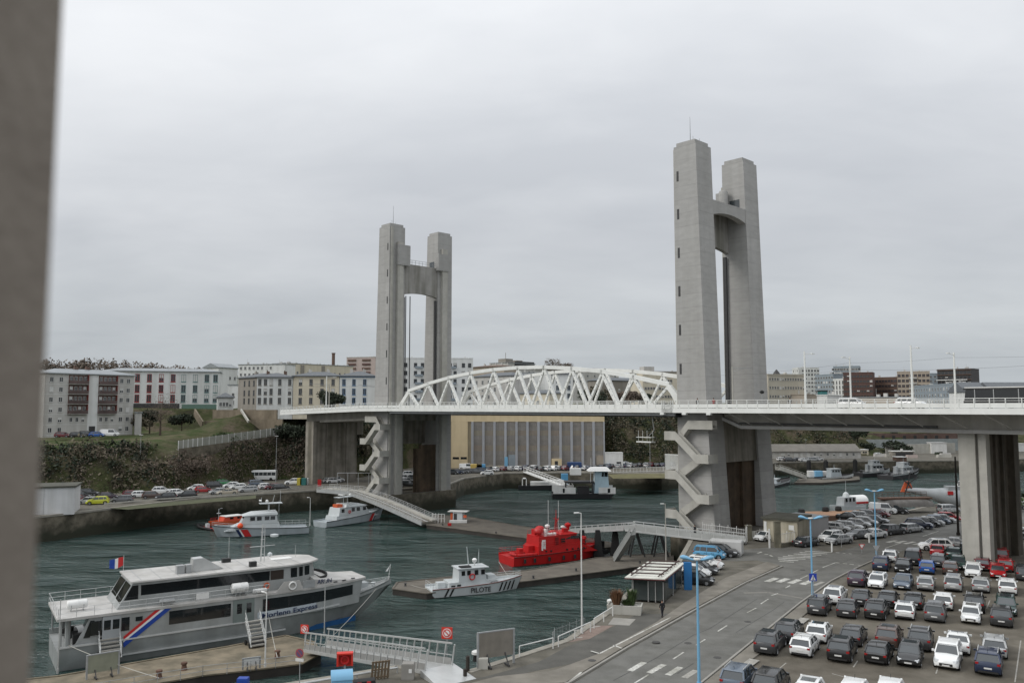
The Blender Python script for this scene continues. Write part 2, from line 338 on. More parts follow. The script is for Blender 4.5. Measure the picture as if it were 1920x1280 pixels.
mb = MB()
for px, py in ((1290,1205),(1402,1165),(1345,1232),(1505,1068),(1230,1205),(1110,1240)):
    c = P(px, py); mb.lathe((c.x, c.y, .0), [(.36, .0), (.36, .135 if px < 1250 else .02), (.0, .136 if px < 1250 else .021)], 14)
struct(mb, 'manhole_covers', mat('cast_iron', (.05, .048, .045), .7, .2, 4))
sheet(pl((1040,1208),(1105,1197),(1150,1172),(1105,1172)), 'paving_slabs', mat('rose_paving', (.20, .15, .125), .95, .2, .8, .2), .008)
sheet(pl((1140,1170),(1180,1172),(1192,1160),(1150,1157)), 'pale_slab', KERB, .009)
sheet(pl((880,1275),(930,1262),(1010,1240),(1062,1212),(1120,1190),(1195,1150),(1270,1150),(1180,1200),(1090,1240),(980,1262)), 'quay_lane', mat('lane_asphalt', (.085, .082, .072), .95, .2, .4, .3, bscale=8), .006)
# ------------------------------------------------------------ hills
def lerp(t, pts):
    if t <= pts[0][0]: return pts[0][1]
    for (a, u), (b_, v) in zip(pts, pts[1:]):
        if t <= b_: return u+(v-u)*(t-a)/(b_-a)
    return pts[-1][1]
FOOT = [(-400, 150), (-170, 178), (-124, 205), (-94, 221), (-83, 242), (-75, 259), (-64, 258), (-58, 254), (-50, 262), (-40, 300), (-25, 330), (-18, 341), (34, 341), (40, 318), (62, 322), (95, 365), (112, 378), (160, 384), (190, 430), (260, 470), (600, 560)]
PLAT = [(-400, 13.2), (-118, 13.2), (-104, 15), (-90, 21), (150, 21.5), (172, 14), (600, 14)]
def H(x, y):
    d = y-lerp(x, FOOT)
    if d < 0: return -.6
    cl_ = lerp(x, [(-400, 11.8), (-104, 11.3), (-97, 9.0), (-84, 10.4), (-73, 12.1), (-63, 14.5), (-58, 15.5), (-40, 16), (-20, 21), (150, 19), (170, 8), (600, 8)])
    sp = lerp(x, [(-400, 16), (-92, 15), (-82, 10), (-60, 9), (-50, 12), (-30, 20), (60, 26), (150, 30), (170, 14), (600, 14)])
    p2 = lerp(x, PLAT)
    h = lerp(d, [(0, 0), (sp*.5, cl_*.62), (sp, cl_), (sp+22, max(cl_, min(p2, cl_+1))), (sp+46, p2), (sp+(75 if x > -105 else 85), p2 if x < -105 else 21.4), (sp+(76 if x > -105 else 105), 21.4), (sp+250, 25 if x > -60 else 30), (sp+420, 27 if x > -60 else 46), (sp+700, 27 if x > -60 else 46)])
    if d < sp+20: h += (noise.noise(Vector((x*.12, y*.12, 0)))*2.2+noise.noise(Vector((x*.4, y*.4, 3)))*.7)*min(1, d/5)*max(0, min(1, (sp+4-d)/8))
    return h
def grid(name, xs, ys, m):
    vs = [(x, y, H(x, y)) for y in ys for x in xs]; nx = len(xs)
    fs = [(j*nx+i, j*nx+i+1, (j+1)*nx+i+1, (j+1)*nx+i) for j in range(len(ys)-1) for i in range(nx-1)]
    fs = [f for f in fs if any(vs[q][2] > -.5 for q in f)]
    mb = MB(); mb.add(vs, fs); return struct(mb, name, m, smooth=50, flip=True)
def hill_mat():
    m = bpy.data.materials.new('hillside'); m.use_nodes = True; t = m.node_tree; b = t.nodes['Principled BSDF']; b.inputs['Roughness'].default_value = 1; b.inputs['Specular IOR Level'].default_value = .1
    tc = t.nodes.new('ShaderNodeTexCoord'); n = t.nodes.new('ShaderNodeTexNoise'); n.inputs['Scale'].default_value = .09; n.inputs['Detail'].default_value = 10; n.inputs['Roughness'].default_value = .7
    t.links.new(tc.outputs['Object'], n.inputs['Vector']); r = t.nodes.new('ShaderNodeValToRGB'); t.links.new(n.outputs[0], r.inputs[0])
    e = r.color_ramp.elements; e[0].position = .36; e[0].color = (.028, .024, .018, 1); e[1].position = .66; e[1].color = (.11, .085, .065, 1)
    q = e.new(.5); q.color = (.042, .048, .02, 1)
    g = t.nodes.new('ShaderNodeNewGeometry'); sp = t.nodes.new('ShaderNodeSeparateXYZ'); t.links.new(g.outputs['True Normal'], sp.inputs[0])
    mr = t.nodes.new('ShaderNodeMapRange'); t.links.new(sp.outputs[2], mr.inputs[0]); mr.inputs[1].default_value = .9; mr.inputs[2].default_value = .985
    mx = t.nodes.new('ShaderNodeMixRGB'); t.links.new(mr.outputs[0], mx.inputs[0]); t.links.new(r.outputs[0], mx.inputs[1])
    n3 = t.nodes.new('ShaderNodeTexNoise'); n3.inputs['Scale'].default_value = .2; n3.inputs['Detail'].default_value = 8; t.links.new(tc.outputs['Object'], n3.inputs['Vector'])
    r3 = t.nodes.new('ShaderNodeValToRGB'); t.links.new(n3.outputs[0], r3.inputs[0]); r3.color_ramp.elements[0].position = .4; r3.color_ramp.elements[0].color = (.045, .065, .022, 1); r3.color_ramp.elements[1].position = .65; r3.color_ramp.elements[1].color = (.11, .10, .06, 1)
    t.links.new(r3.outputs[0], mx.inputs[2]); t.links.new(mx.outputs[0], b.inputs['Base Color'])
    bp = t.nodes.new('ShaderNodeBump'); bp.inputs['Strength'].default_value = .8; bp.inputs['Distance'].default_value = .8
    n4 = t.nodes.new('ShaderNodeTexNoise'); n4.inputs['Scale'].default_value = .8; n4.inputs['Detail'].default_value = 6; t.links.new(tc.outputs['Object'], n4.inputs['Vector']); t.links.new(n4.outputs[0], bp.inputs['Height']); t.links.new(bp.outputs[0], b.inputs['Normal'])
    return m
HILL = hill_mat()
def rng(a, b_, s_): 
    o = []; x = a
    while x < b_: o.append(x); x += s_
    return o+[b_]
grid('hillside', rng(-400, -200, 20)+rng(-197, 190, 2.5)+rng(200, 700, 20), rng(145, 200, 4)+rng(202, 370, 2.5)+rng(380, 1400, 20), HILL)
# ------------------------------------------------------------ foliage helpers
LEAFD = mat('dark_evergreen_leaves', (.024, .034, .018), .85, .3, .3)
LEAFG = mat('green_leaves', (.045, .075, .02), .8, .4, .5)
TWIG = mat('brown_twigs', (.135, .105, .082), .9, .35, .5)
TWIGG = mat('olive_brush', (.098, .085, .055), .9, .4, .3)
TWIGL = mat('pale_twigs', (.16, .13, .105), .9, .3, .5)
BARK = mat('bark', (.07, .055, .04), .95, .3, 3, .4)
GRASS = mat('grass', (.05, .085, .02), .95, .3, .5)
def leaf(mb, p, s_, rr, thin=1.0):
    a = Vector((rr.gauss(0, 1), rr.gauss(0, 1), rr.gauss(0, 1))).normalized(); b_ = a.orthogonal().normalized()
    b_.rotate(Matrix.Rotation(rr.uniform(0, 6.28), 3, a)); c = a.cross(b_)
    b_ = b_*s_; c = c*s_*thin
    mb.add([p-b_-c*.6, p+b_*.2-c, p+b_+c*.3, p-b_*.3+c], [(0, 1, 2, 3)])
def tree(name, label, base, h, crown_w, m, kind='round', seed=1, n=900, ls=.35, group=None, thin=.7, trunk=.35, z0=.3):
    rr = random.Random(seed); t = thing(name, label, 'shrub' if 'shrub' in name or 'bush' in name else 'tree', base, rr.uniform(0, 6), group)
    mb = MB(); tips = []
    top = h*(.55 if kind != 'cone' else .9)
    mb.tube((0, 0, -.3), (0, 0, top), h*.025+.06, 7, h*.01+.03)
    for i in range(9 if kind != 'cone' else 12):
        a = rr.uniform(0, 6.28); zz = h*rr.uniform(z0, .6 if kind != 'cone' else .9); ln = crown_w*.5*rr.uniform(.5, .9)
        if kind == 'cone': ln *= max(.15, 1-zz/h)
        e = Vector((math.cos(a)*ln, math.sin(a)*ln, zz+h*rr.uniform(.12, .3)*(1 if kind != 'cone' else .2)))
        mb.tube((0, 0, zz), e, h*.012+.02, 5, .015); tips.append(e)
        if kind == 'bare':
            for k in range(7):
                q = e.lerp(Vector((0, 0, zz)), rr.uniform(0, .7)); f_ = q+Vector((rr.gauss(0, 1), rr.gauss(0, 1), rr.uniform(.3, 1.5)))*crown_w*.13
                mb.tube(q, f_, .03, 4, .01); tips.append(f_)
    mb.build('trunk', BARK, t)
    mb = MB()
    for i in range(n):
        if kind == 'cone':
            zz = rr.uniform(z0*.6, 1); rad = crown_w*.5*(1-zz)**.8*rr.uniform(.55, 1.12)*(1+.25*math.sin(zz*31+seed)); a = rr.uniform(0, 6.28)
            p = Vector((math.cos(a)*rad, math.sin(a)*rad, zz*h))
        elif kind == 'bare':
            q = tips[i % len(tips)]; p = q+Vector((rr.gauss(0, 1), rr.gauss(0, 1), rr.gauss(0, 1)))*crown_w*.10
        else:
            q = tips[i % len(tips)]; v = Vector((rr.gauss(0, 1), rr.gauss(0, 1), rr.gauss(0, 1))).normalized()*rr.uniform(.45, 1)
            p = q*.8+Vector((0, 0, h*.12))+Vector((v.x*crown_w*.26, v.y*crown_w*.26, v.z*h*.19))
        if p.z < .1: p.z = .1+rr.random()*.3
        leaf(mb, p, ls*rr.uniform(.6, 1.4), rr, thin)
    mb.build('crown', m, t, flip=True)
    return t
def cover(name, m, boxes, n, ls, label, seed=5, lift=.8, thin=.7, clump=2.2, per=26):
    rr = random.Random(seed); mb = MB(); i = 0
    while i < n:
        x0, x1, d0, d1 = boxes[rr.randrange(len(boxes))]
        x = rr.uniform(x0, x1); y = lerp(x, FOOT)+rr.uniform(d0, d1); s_ = clump*rr.uniform(.5, 1.4); i += per
        if -101 < x < -64 and y-lerp(x, FOOT) > 10: continue
        for k in range(per):
            v = Vector((rr.gauss(0, .5), rr.gauss(0, .5), abs(rr.gauss(0, .5))))*s_
            px, py = x+v.x, y+v.y
            leaf(mb, Vector((px, py, max(H(px, py), -.0)+v.z*lift+.1)), ls*rr.uniform(.5, 1.4), rr, thin)
    o = mb.build(name, m, flip=True); return tag(o, label, 'undergrowth', kind='stuff')
cover('brown_undergrowth', TWIG, [(-150, -60, 1, 17), (-100, -50, 0, 16), (-85, -55, 0, 12), (92, 160, 4, 40)], 15000, .34, 'brown leafless brush covering the rocky left bank cliff', 5, thin=.35)
cover('olive_undergrowth', TWIGG, [(-150, -45, 0, 18), (36, 100, 2, 30), (92, 168, 2, 46), (-25, 40, 4, 26)], 18000, .42, 'olive green brush on the cliff and the hill behind the hangar', 6)
cover('ivy', LEAFD, [(-70, -45, 2, 18), (36, 100, 2, 30), (92, 168, 2, 46), (-50, 40, 2, 26), (40, 150, 14, 40)], 18000, .42, 'dark ivy and evergreen scrub on the slopes', 8)
cover('ivy', LEAFD, [(-150, -60, 3, 16)], 4200, .4, 'patches of dark ivy on the left bank cliff', 18)
cover('pale_undergrowth', TWIGL, [(-150, -55, 0, 10), (-120, -60, 8, 19)], 4200, .3, 'pale leafless thicket low on the left bank cliff', 19, thin=.3)
cover('green_undergrowth', LEAFG, [(-150, -80, 15, 21), (-98, -66, 10, 20)], 4200, .3, 'fresh green scrub along the top of the left cliff', 9, lift=.5)
cover('weeds', GRASS, [(-150, -90, -.6, 1.5), (-85, -55, -1.5, 1), (45, 150, -1, 1)], 2600, .18, 'low weeds at the foot of the slope', 11, lift=.25)
# ------------------------------------------------------------ the lift bridge (local: x = towards the right bank, y = across, away from the camera)
BO = (30.1, 150.6, 0); BA = math.atan2(-.724, .690)
Bm = Matrix.Translation(BO) @ Matrix.Rotation(BA, 4, 'Z')
B = lambda x, y, z=0: Bm @ Vector((x, y, z))
def land(z): return lerp(z, [(-9, 8.3), (0, 7.4), (22, 6.1), (71, 4.75)])
T0, T1, T2, T3 = 0, 5, 16.3, 21.3
TOPZ = 70.2
def tower(x0, sx, name, label):
    t = thing(name, label, 'bridge tower', B(x0, 0), BA)
    X = lambda x: sx*x
    def leg(y0, y1, lab):
        mb = MB(); zs = [-8, 0, 22, TOPZ]
        mb.rings([[(X(0), y0, z), (X(land(z)), y0, z), (X(land(z)), y1, z), (X(0), y1, z)] for z in zs])
        mb.box((X(.35), y0+.35, TOPZ-.1), (X(4.4), y1-.35, TOPZ+.75))
        o = mb.build('leg', CON, t); o['label'] = lab
        return o
    l1 = leg(T0, T1, 'near leg of the tower'); l2 = leg(T2, T3, 'far leg of the tower')
    # slot windows on the side face
    for lg, yy in ((l1, T0),):
        for z in (29, 36.1, 43.2, 50.3, 57.5, 64.6):
            mb = MB(); mb.box((X(.55), yy-.03, z-.95), (X(1.0), yy+.1, z+.95)); mb.build('window', DRK, lg)
    # river face pilasters, shaft heads, joint strip
    mb = MB(); mb.box((X(-.9), 2.2, -8), (X(0), 4.0, 66)); mb.box((X(-.35), .35, -8), (X(0), 1.0, TOPZ-.3)); mb.build('pilaster', CONL, t)
    mb = MB(); mb.box((X(-.9), T3-4.0, -8), (X(0), T3-2.2, 66)); mb.build('pilaster', CONL, t)
    mb = MB(); mb.box((X(-1.15), 2.1, 59.8), (X(0), 6.0, 65.3)); mb.build('shaft_head', CON, t)
    mb = MB(); mb.box((X(-1.15), T3-5.6, 59.8), (X(0), T3-2.0, 64.5)); mb.build('shaft_head', CON, t)
    mb = MB()
    for y in (5.15, 15.85): mb.box((X(.2), y-.2, 22), (X(.9), y+.2, 51.5))
    mb.build('cable_slot', DRK, t)
    mb = MB()
    for y in (6.2, 7.6):
        mb.tube((X(1.0), y, 21), (X(1.0), y, 52), .13, 6)
    mb.build('guide_rail', DRK, t)
    # cross beam: deep arched river wall, shallow arched land wall, slab, parapet rail
    def arch(x0_, x1_, zt, zb, rise):
        mb = MB(); n = 12; top = []; bot = []
        for i in range(n+1):
            u = i/n; y = T1-.05+(T2-T1+.1)*u; zz = zb+rise*(1-(2*u-1)**2)
            top.append((y, zt)); bot.append((y, zz))
        rs = [[(X(x0_), b_[0], b_[1]), (X(x1_), b_[0], b_[1]), (X(x1_), a[0], a[1]), (X(x0_), a[0], a[1])] for a, b_ in zip(top, bot)]
        mb.rings(rs); return mb
    cb = arch(.25, 1.2, 60.6, 52.2, .7).build('crossbeam', CONS, t)
    ab = arch(3.6, 5.0, 60.4, 57.6, .8); ab.box((X(1.2), T1-.05, 59.6), (X(3.6), T2+.05, 60.2)); ab.build('crossbeam', CON, t)
    mb = MB()
    for y in [T1+.2+i*1.2 for i in range(10)]: mb.tube((X(.3), y, 60.6), (X(.3), y, 61.8), .05, 5)
    for z in (61.2, 61.8): mb.tube((X(.3), T1, z), (X(.3), T2, z), .05, 5)
    mb.build('railing', GRYS, cb)
    mb = MB(); mb.lathe((X(1.0), 15.0, 60.6), [(.9, 0), (.9, 3.6), (.75, 3.9), (0.1, 4.0)], 16); (mb.build('winch_turret', CON, t, smooth=40) if sx > 0 else None)
    mb = MB(); mb.quad((X(1.6), T2-.04, 60.4), (X(3.8), T2-.04, 60.4), (X(3.8), T2-.04, 62.6), (X(1.6), T2-.04, 62.6)); mb.build('window', GLC, l2)
    mb = MB(); mb.tube((X(2), 2.5, TOPZ+.7), (X(2), 2.5, TOPZ+6), .09, 5, .03); mb.tube((X(3), 4, TOPZ+.7), (X(3), 4, TOPZ+2), .05, 5, .03); mb.tube((X(2.6), 2.5, TOPZ+.7), (X(2.6), 2.5, TOPZ+2.2), .04, 5); mb.build('antenna', GRYS, l1)
    # closing walls between the legs below the deck
    mb = MB()
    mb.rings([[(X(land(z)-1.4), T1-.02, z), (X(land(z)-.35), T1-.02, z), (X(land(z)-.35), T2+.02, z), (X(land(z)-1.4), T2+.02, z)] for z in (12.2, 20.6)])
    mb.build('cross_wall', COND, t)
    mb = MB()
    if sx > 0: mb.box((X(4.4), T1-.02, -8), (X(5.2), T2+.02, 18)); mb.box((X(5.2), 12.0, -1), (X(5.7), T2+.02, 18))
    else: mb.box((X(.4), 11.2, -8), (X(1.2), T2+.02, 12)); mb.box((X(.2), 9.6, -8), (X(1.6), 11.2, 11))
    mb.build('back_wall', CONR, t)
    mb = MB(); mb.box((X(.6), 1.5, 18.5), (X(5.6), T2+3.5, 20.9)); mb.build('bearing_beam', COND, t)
    # foot
    mb = MB(); mb.box((X(-1.6), -.6, -9), (X(8.6), T3+.6, -.5 if sx < 0 else -1.2)); mb.build('footing', STONE, t)
    # zig-zag stair on the near face
    st = thing('staircase', None, None, (0, 0, 0)); st.parent = t; del_lab(st)
    def flight(xa, za, xb, zb, y0, y1, nm='flight'):     # za, zb tops of the parapet at both ends
        h = 1.55; mb = MB()
        for ya, yb in ((y0, y0+.16), (y1-.16, y1)):
            mb.side([(X(xa), za), (X(xb), zb), (X(xb), zb-h), (X(xa), za-h)], ya, yb)
        mb.side([(X(xa), za-h+.3), (X(xb), zb-h+.3), (X(xb), zb-h-.003), (X(xa), za-h-.003)], y0+.16, y1-.16)
        n = max(2, int(abs(za-zb)/.34))
        for i in range(n):
            xx = xa+(xb-xa)*(i+.5)/n; zz = za-h+.3+(zb-za)*(i+.5)/n
            if abs(za-zb) > .5: mb.box((X(xx-.15), y0+.16, zz-.1), (X(xx+.15), y1-.16, zz+.1))
        mb.build(nm, CONL, st)
    def landing(xa, xb, z, y0, y1):
        h = 1.55; mb = MB()
        mb.box((X(xa), y0, z-h), (X(xb), y0+.16, z)); mb.box((X(xa), y0+.16, z-h), (X(xb), y1, z-h+.3))
        xe = xa if abs(xa-1) < 2.5 else xb
        mb.box((X(xe-.16 if xe == xb else xe), y0+.16, z-h+.3), (X(xe if xe == xb else xe+.16), y1, z))
        mb.build('landing', CONL, st)
    yo0, yo1, yi0, yi1 = -3.0, -1.62, -1.56, -.02
    flight(8.2, 19.75, 3.2, 19.75, yi0, yi1); flight(3.2, 19.75, 1.6, 17.9, yi0, yi1)
    for k in range(3):
        zt = 17.8-6.86*k
        landing(-.9, 1.4, zt, yo0, yi1)
        flight(1.4, zt, 5.8, 13.95-6.86*k, yo0, yo1)
        if k < 2 or True:
            if 13.95-6.86*k > 1.6:
                landing(5.8, 8.2, 13.95-6.86*k, yo0, yi1)
                flight(5.8, 13.95-6.86*k, 1.4, 10.95-6.86*k, yi0, yi1)
    return t
def del_lab(o):
    for k in ('label', 'category', 'group'):
        if k in o: del o[k]
tower(0, 1, 'bridge_tower', 'nearer grey concrete twin tower of the lift bridge, on the right bank')
tower(-90.6, -1, 'bridge_tower', 'farther grey concrete twin tower of the lift bridge, standing on the left bank')
# movable truss span
sp = thing('truss_span', 'white steel arched truss span hanging between the two bridge towers', 'bridge span', B(-45, 0), BA)
def chordz(s_): u = (s_-42.6)/40.0; return 30.8-4.4*u*u-.15*u**4
def truss(y, lab):
    o = []
    mb = MB()
    tops = [2.6+8*k for k in range(11)]; bots = [-.9]+[6.6+8*k for k in range(10)]+[86.4]
    X = lambda s_: 45-s_
    for a, b_ in zip(tops, tops[1:]): mb.bar((X(a-.25), y, chordz(a)), (X(b_+.25), y, chordz(b_)), .75, .76)
    mb.bar((X(-.9), y, 22.0), (X(86.4), y, 22.0), .8, .75)
    tc_ = mb.build('truss_chord', WHT, sp); tc_['label'] = lab
    for i, a in enumerate(tops):
        for j in (i, i+1):
            b_ = bots[j]; thick = .64 if j == i else .44
            mb = MB()
            big = (j == 0 or j == 11)
            mb.bar((X(a), y, chordz(a)-.3), (X(b_), y, 22.2), .5 if not big else .8, thick if not big else 1.0)
            # rows of hand holes
            p0 = Vector((X(a), y, chordz(a)-.3)); p1 = Vector((X(b_), y, 22.2))
            for k in range(1, 6):
                q = p0.lerp(p1, k/6); mb.box((q.x-.08, q.y-.285, q.z-.12), (q.x+.08, q.y-.25, q.z+.12), 1)
            mb.build('truss_diagonal', [WHT, GRYS], sp)
truss(1.0, 'near truss'); truss(21.3, 'far truss')
def deck(x0, x1, zo0, zo1, parent, name='deck', soffit=20.35):
    # x0>x1 in local coordinates relative to the parent, y -3..25
    def hx(y0, y1, za, zb): 
        mb.hexa([(x0, y0, za+zo0), (x1, y0, za+zo1), (x1, y1, za+zo1), (x0, y1, za+zo0)], [(x0, y0, zb+zo0), (x1, y0, zb+zo1), (x1, y1, zb+zo1), (x0, y1, zb+zo0)])
    mb = MB(); hx(-2.7, 24.9, 21.15, 21.75); mb.build('deck_slab', COND, parent)
    mb = MB(); hx(-2.4, -.1, 21.754, 21.86); hx(22.3, 24.6, 21.754, 21.86); mb.build('footway', PAVE, parent)
    for y in (-3.0, 24.9):
        mb = MB(); hx(y, y+.3, 21.1, 21.9); mb.build('fascia', WHT, parent)
        n = int(abs(x1-x0)/1.9); 
        mb = MB(); zo = lambda u: zo0+(zo1-zo0)*u
        hx(y+.1, y+.16, 22.0, 22.62)
        hx(y+.05, y+.21, 23.22, 23.30); hx(y+.1, y+.16, 22.9, 22.95)
        for i in range(n+1):
            u = i/n; x = x0+(x1-x0)*u; mb.box((x-.04, y+.02, 21.7+zo(u)), (x+.04, y+.24, 23.25+zo(u)))
        mb.build('railing', WHT, parent)
deck(46, -41.6, 0, 0, sp)
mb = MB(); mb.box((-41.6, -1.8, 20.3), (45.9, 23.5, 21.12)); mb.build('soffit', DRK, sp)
mb = MB(); mb.box((-41.6, -2.3, 20.55), (45.9, -1.9, 21.1)); mb.build('bottom_girder', GRYS, sp)
# right approach
ap = thing('approach_viaduct', 'white railed approach deck with deep concrete girder running to the right bank', 'bridge', B(0, 0), BA)
deck(115, -1.4, 0, 0, ap)
mb = MB(); mb.side([(8.3, 20.0), (12, 18.7), (115, 18.6), (115, 21.14), (8.3, 21.14)], 2.2, 3.0); mb.side([(8.3, 20.0), (12, 18.7), (115, 18.6), (115, 21.14), (8.3, 21.14)], 18.6, 19.4)
mb.build('girder', mat('girder_concrete', (.42, .40, .36), .9, .1, .4, .2, stain=.25), ap)
mb = MB(); mb.side([(8.3, 19.8), (12, 18.4), (115, 18.35), (115, 18.85), (12, 18.95), (8.3, 20.4)], 1.3, 20.3); mb.build('girder_flange', CON, ap)
mb = MB(); mb.bar((12, .9, 19.35), (44, 1.0, 19.25), .3, .3); mb.build('service_pipe', DRK, ap)
mb = MB()
for k in range(18):
    x = 12+k*5.6; mb.bar((x, -2.6, 21.05), (x+2.2, 1.2, 19.1), .14, .14)
mb.build('strut', CONL, ap)
mb = MB()
for x in (-1.2, 3.5, 8.5): mb.box((x-.5, -3.1, 20.75), (x+.3, -2.4, 21.08))
mb.build('drain_box', WHT, ap)
# left approach
al = thing('approach_viaduct', 'white railed approach deck sloping gently down to the left bank cliff', 'bridge', B(-90.6, 0), BA)
deck(4, -9, 0, -.1, al); deck(-9, -52, -.1, -1.3, al)
mb = MB(); mb.side([(-8.3, 18.9), (-45, 17.9), (-45, 20.1), (-8.3, 21.1)], 2.2, 3.0); mb.side([(-8.3, 18.7), (-36, 17.7), (-36, 18.3), (-8.3, 19.3)], 1.3, 20); mb.build('girder', mat('girder_concrete', (.42, .40, .36)), al)
mb = MB(); mb.box((-52, 7, 13.5), (-46, 23, 19.6)); mb.build('abutment', COND, al)
mb = MB()
for y0 in (0.5, 3.9, 7.3, 10.7): mb.box((-39.8, y0, -1), (-36.5+(.25 if y0 in (3.9, 10.7) else 0), y0+3.32, 17.6))
mb.box((-40.6, -.6, -1), (-36.2, .44, 18.0)); mb.box((-39.8, 14.0, -1), (-36.9, 14.8, 17.6))
pr = mb.build('bridge_pier', COND); pr.location = B(-90.6, 0); pr.rotation_euler = (0, 0, BA)
tag(pr, 'wide ribbed concrete pier wall under the left approach deck', 'pier')
# right pier
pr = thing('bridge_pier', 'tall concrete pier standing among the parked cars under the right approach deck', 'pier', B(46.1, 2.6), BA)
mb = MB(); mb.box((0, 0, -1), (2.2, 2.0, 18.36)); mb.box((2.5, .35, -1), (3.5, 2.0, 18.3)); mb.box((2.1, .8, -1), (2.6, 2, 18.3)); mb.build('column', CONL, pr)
mb = MB(); mb.box((.4, 2.0, -1), (3.5, 3.2, 18.2)); mb.box((.8, 3.2, -1), (2.6, 13, 18.1)); mb.box((2.6, 6.2, -1), (3.0, 7.1, 18.1)); mb.box((2.6, 9.4, -1), (3.0, 10, 18.1)); mb.build('web', mat('dark_brown_concrete', (.11, .095, .075), .9, .3, .5, .3, stain=.45), pr)  # darker brown concrete on the inner web and far column
mb = MB(); mb.box((.2, 13, -1), (3.5, 15.4, 18.3)); mb.build('column', mat('dark_brown_concrete', (.11, .095, .075)), pr)
# deck lamp posts
def deck_lamp(x, y, dirn, h, lab):
    t = thing('street_lamp', lab, 'street lamp', B(x, y, 21.86), BA, 'white lamp posts along the bridge deck')
    mb = MB(); mb.tube((0, 0, 0), (0, 0, h), .2, 8, .13); mb.build('pole', WHT, t, smooth=40)
    mb = MB(); mb.tube((0, 0, h-.45), (0, dirn*2.6, h-.25), .05, 5); mb.build('arm', WHT, t)
    mb = MB(); mb.box((-.18, dirn*2.2, h-.32), (.18, dirn*3.1, h-.18)); mb.build('lamp_head', WHT, t)
deck_lamp(25.7, -2.2, 1, 9.0, 'white lamp post nearest the big tower on the near side of the deck')
deck_lamp(41.9, -2.2, 1, 9.1, 'tallest white lamp post on the near side of the deck, left of the pier')
deck_lamp(21.2, 24.0, -1, 9.5, 'white lamp post on the far deck side before the dark red block')
deck_lamp(39.0, 24.0, -1, 9.4, 'white lamp post on the far deck side before the slatted dark block')
deck_lamp(-117, -2.4, 1, 9.0, 'white lamp post on the left approach deck beside the round dark tree')
def catenary(x, y, dirn, h, lab, L=7):
    t = thing('catenary_mast', lab, 'tram mast', B(x, y, 21.86 if x > -99 else 21.3), BA, 'tram wire masts on the bridge')
    mb = MB(); mb.tube((0, 0, 0), (0, 0, h), .17, 8, .14); mb.build('pole', CONL, t)
    mb = MB(); mb.tube((0, 0, h-.3), (0, dirn*L, h), .05, 5); mb.tube((0, 0, h-.9), (0, dirn*L*.6, h-.1), .035, 4); mb.build('bracket', GRYS, t)
catenary(9.0, 3.9, 1, 7.4, 'pale tram mast with bracket standing between the legs of the nearer tower')
catenary(-121.5, 18, -1, 7.5, 'dark tram mast on the left approach behind the round tree')
catenary(-136, 10, -1, 8, 'leftmost tram mast at the left end of the bridge')
def wire(name, lab, pts, r=.012, m=DRK, cat='wire', group=None):
    mb = MB()
    for a, b_ in zip(pts, pts[1:]):
        a, b_ = Vector(a), Vector(b_); n = 8; pp = []
        for i in range(n+1):
            u = i/n; q = a.lerp(b_, u); q.z -= (a-b_).length*.012*4*u*(1-u); pp.append(q)
        mb.path(pp, r, 4)
    return tag(mb.build(name, m), lab, cat, group)
wire('overhead_wire', 'thin tram wire running along the right approach above the near track', [B(0, 8.5, 28.1), B(9, 8.5, 28.1), B(30, 8.5, 28.1), B(60, 8.5, 28.2), B(95, 8.5, 28.2)], .013)
wire('overhead_wire', 'thin upper tram wire strung between the far lamp posts', [B(9, 13, 28.4), B(21.2, 24, 30.2), B(39, 24, 30.4), B(70, 24, 30.4)], .012)
wire('overhead_wire', 'thin tram wire on the left approach between its masts', [B(-92, 9, 28.1), B(-121.5, 11, 28.4), B(-136, 4, 28.4)], .013)
# sign and lamp by tower
t = thing('signal_post', 'short post with a black signal head by the big tower', 'signal', B(15.2, 3, 21.86), BA)
mb = MB(); mb.tube((0, 0, 0), (0, 0, 2.6), .07, 6); mb.build('pole', GRYS, t)
mb = MB(); mb.lathe((0, 0, 2.5), [(.05, 0), (.35, .15), (.38, .4), (.1, .6)], 10); mb.build('signal_head', BLK, t)
# maintenance platform and cage beside the tower
t = thing('maintenance_platform', 'small white hanging platform under the deck left of the big tower', 'platform', B(-7, -2, 0), BA)
mb = MB(); mb.box((-1, 0, 15.6), (2.4, 1.4, 15.8)); mb.box((-1, 0, 16.5), (2.4, 1.4, 16.6))
for x in (-1, 0, 1, 2.3): mb.tube((x, .7, 15.7), (x, .7, 17.8), .04, 4)
mb.build('frame', WHT, t)
mb = MB(); mb.path([(2.2, .7, 20.6), (2.6, .7, 17.8), (1.4, .7, 16.8)], .06, 5); mb.build('hanger', GRYS, t)
t = thing('access_cage', 'slatted white access cage fixed to the river side of the big tower', 'cage', B(-3.3, .4, 10.2), BA)
mb = MB(); mb.box((.0, 0, 0), (3.0, .08, .12)); mb.box((0, 0, 3.2), (3.0, .08, 3.35))
for i in range(13): mb.box((i*.24, 0, .1), (i*.24+.13, .05, 3.25))
mb.box((0, .1, 0), (3.0, 1.3, .1)); mb.box((0, 0, 0), (.1, 1.3, 3.3)); mb.build('panel', WHT, t)
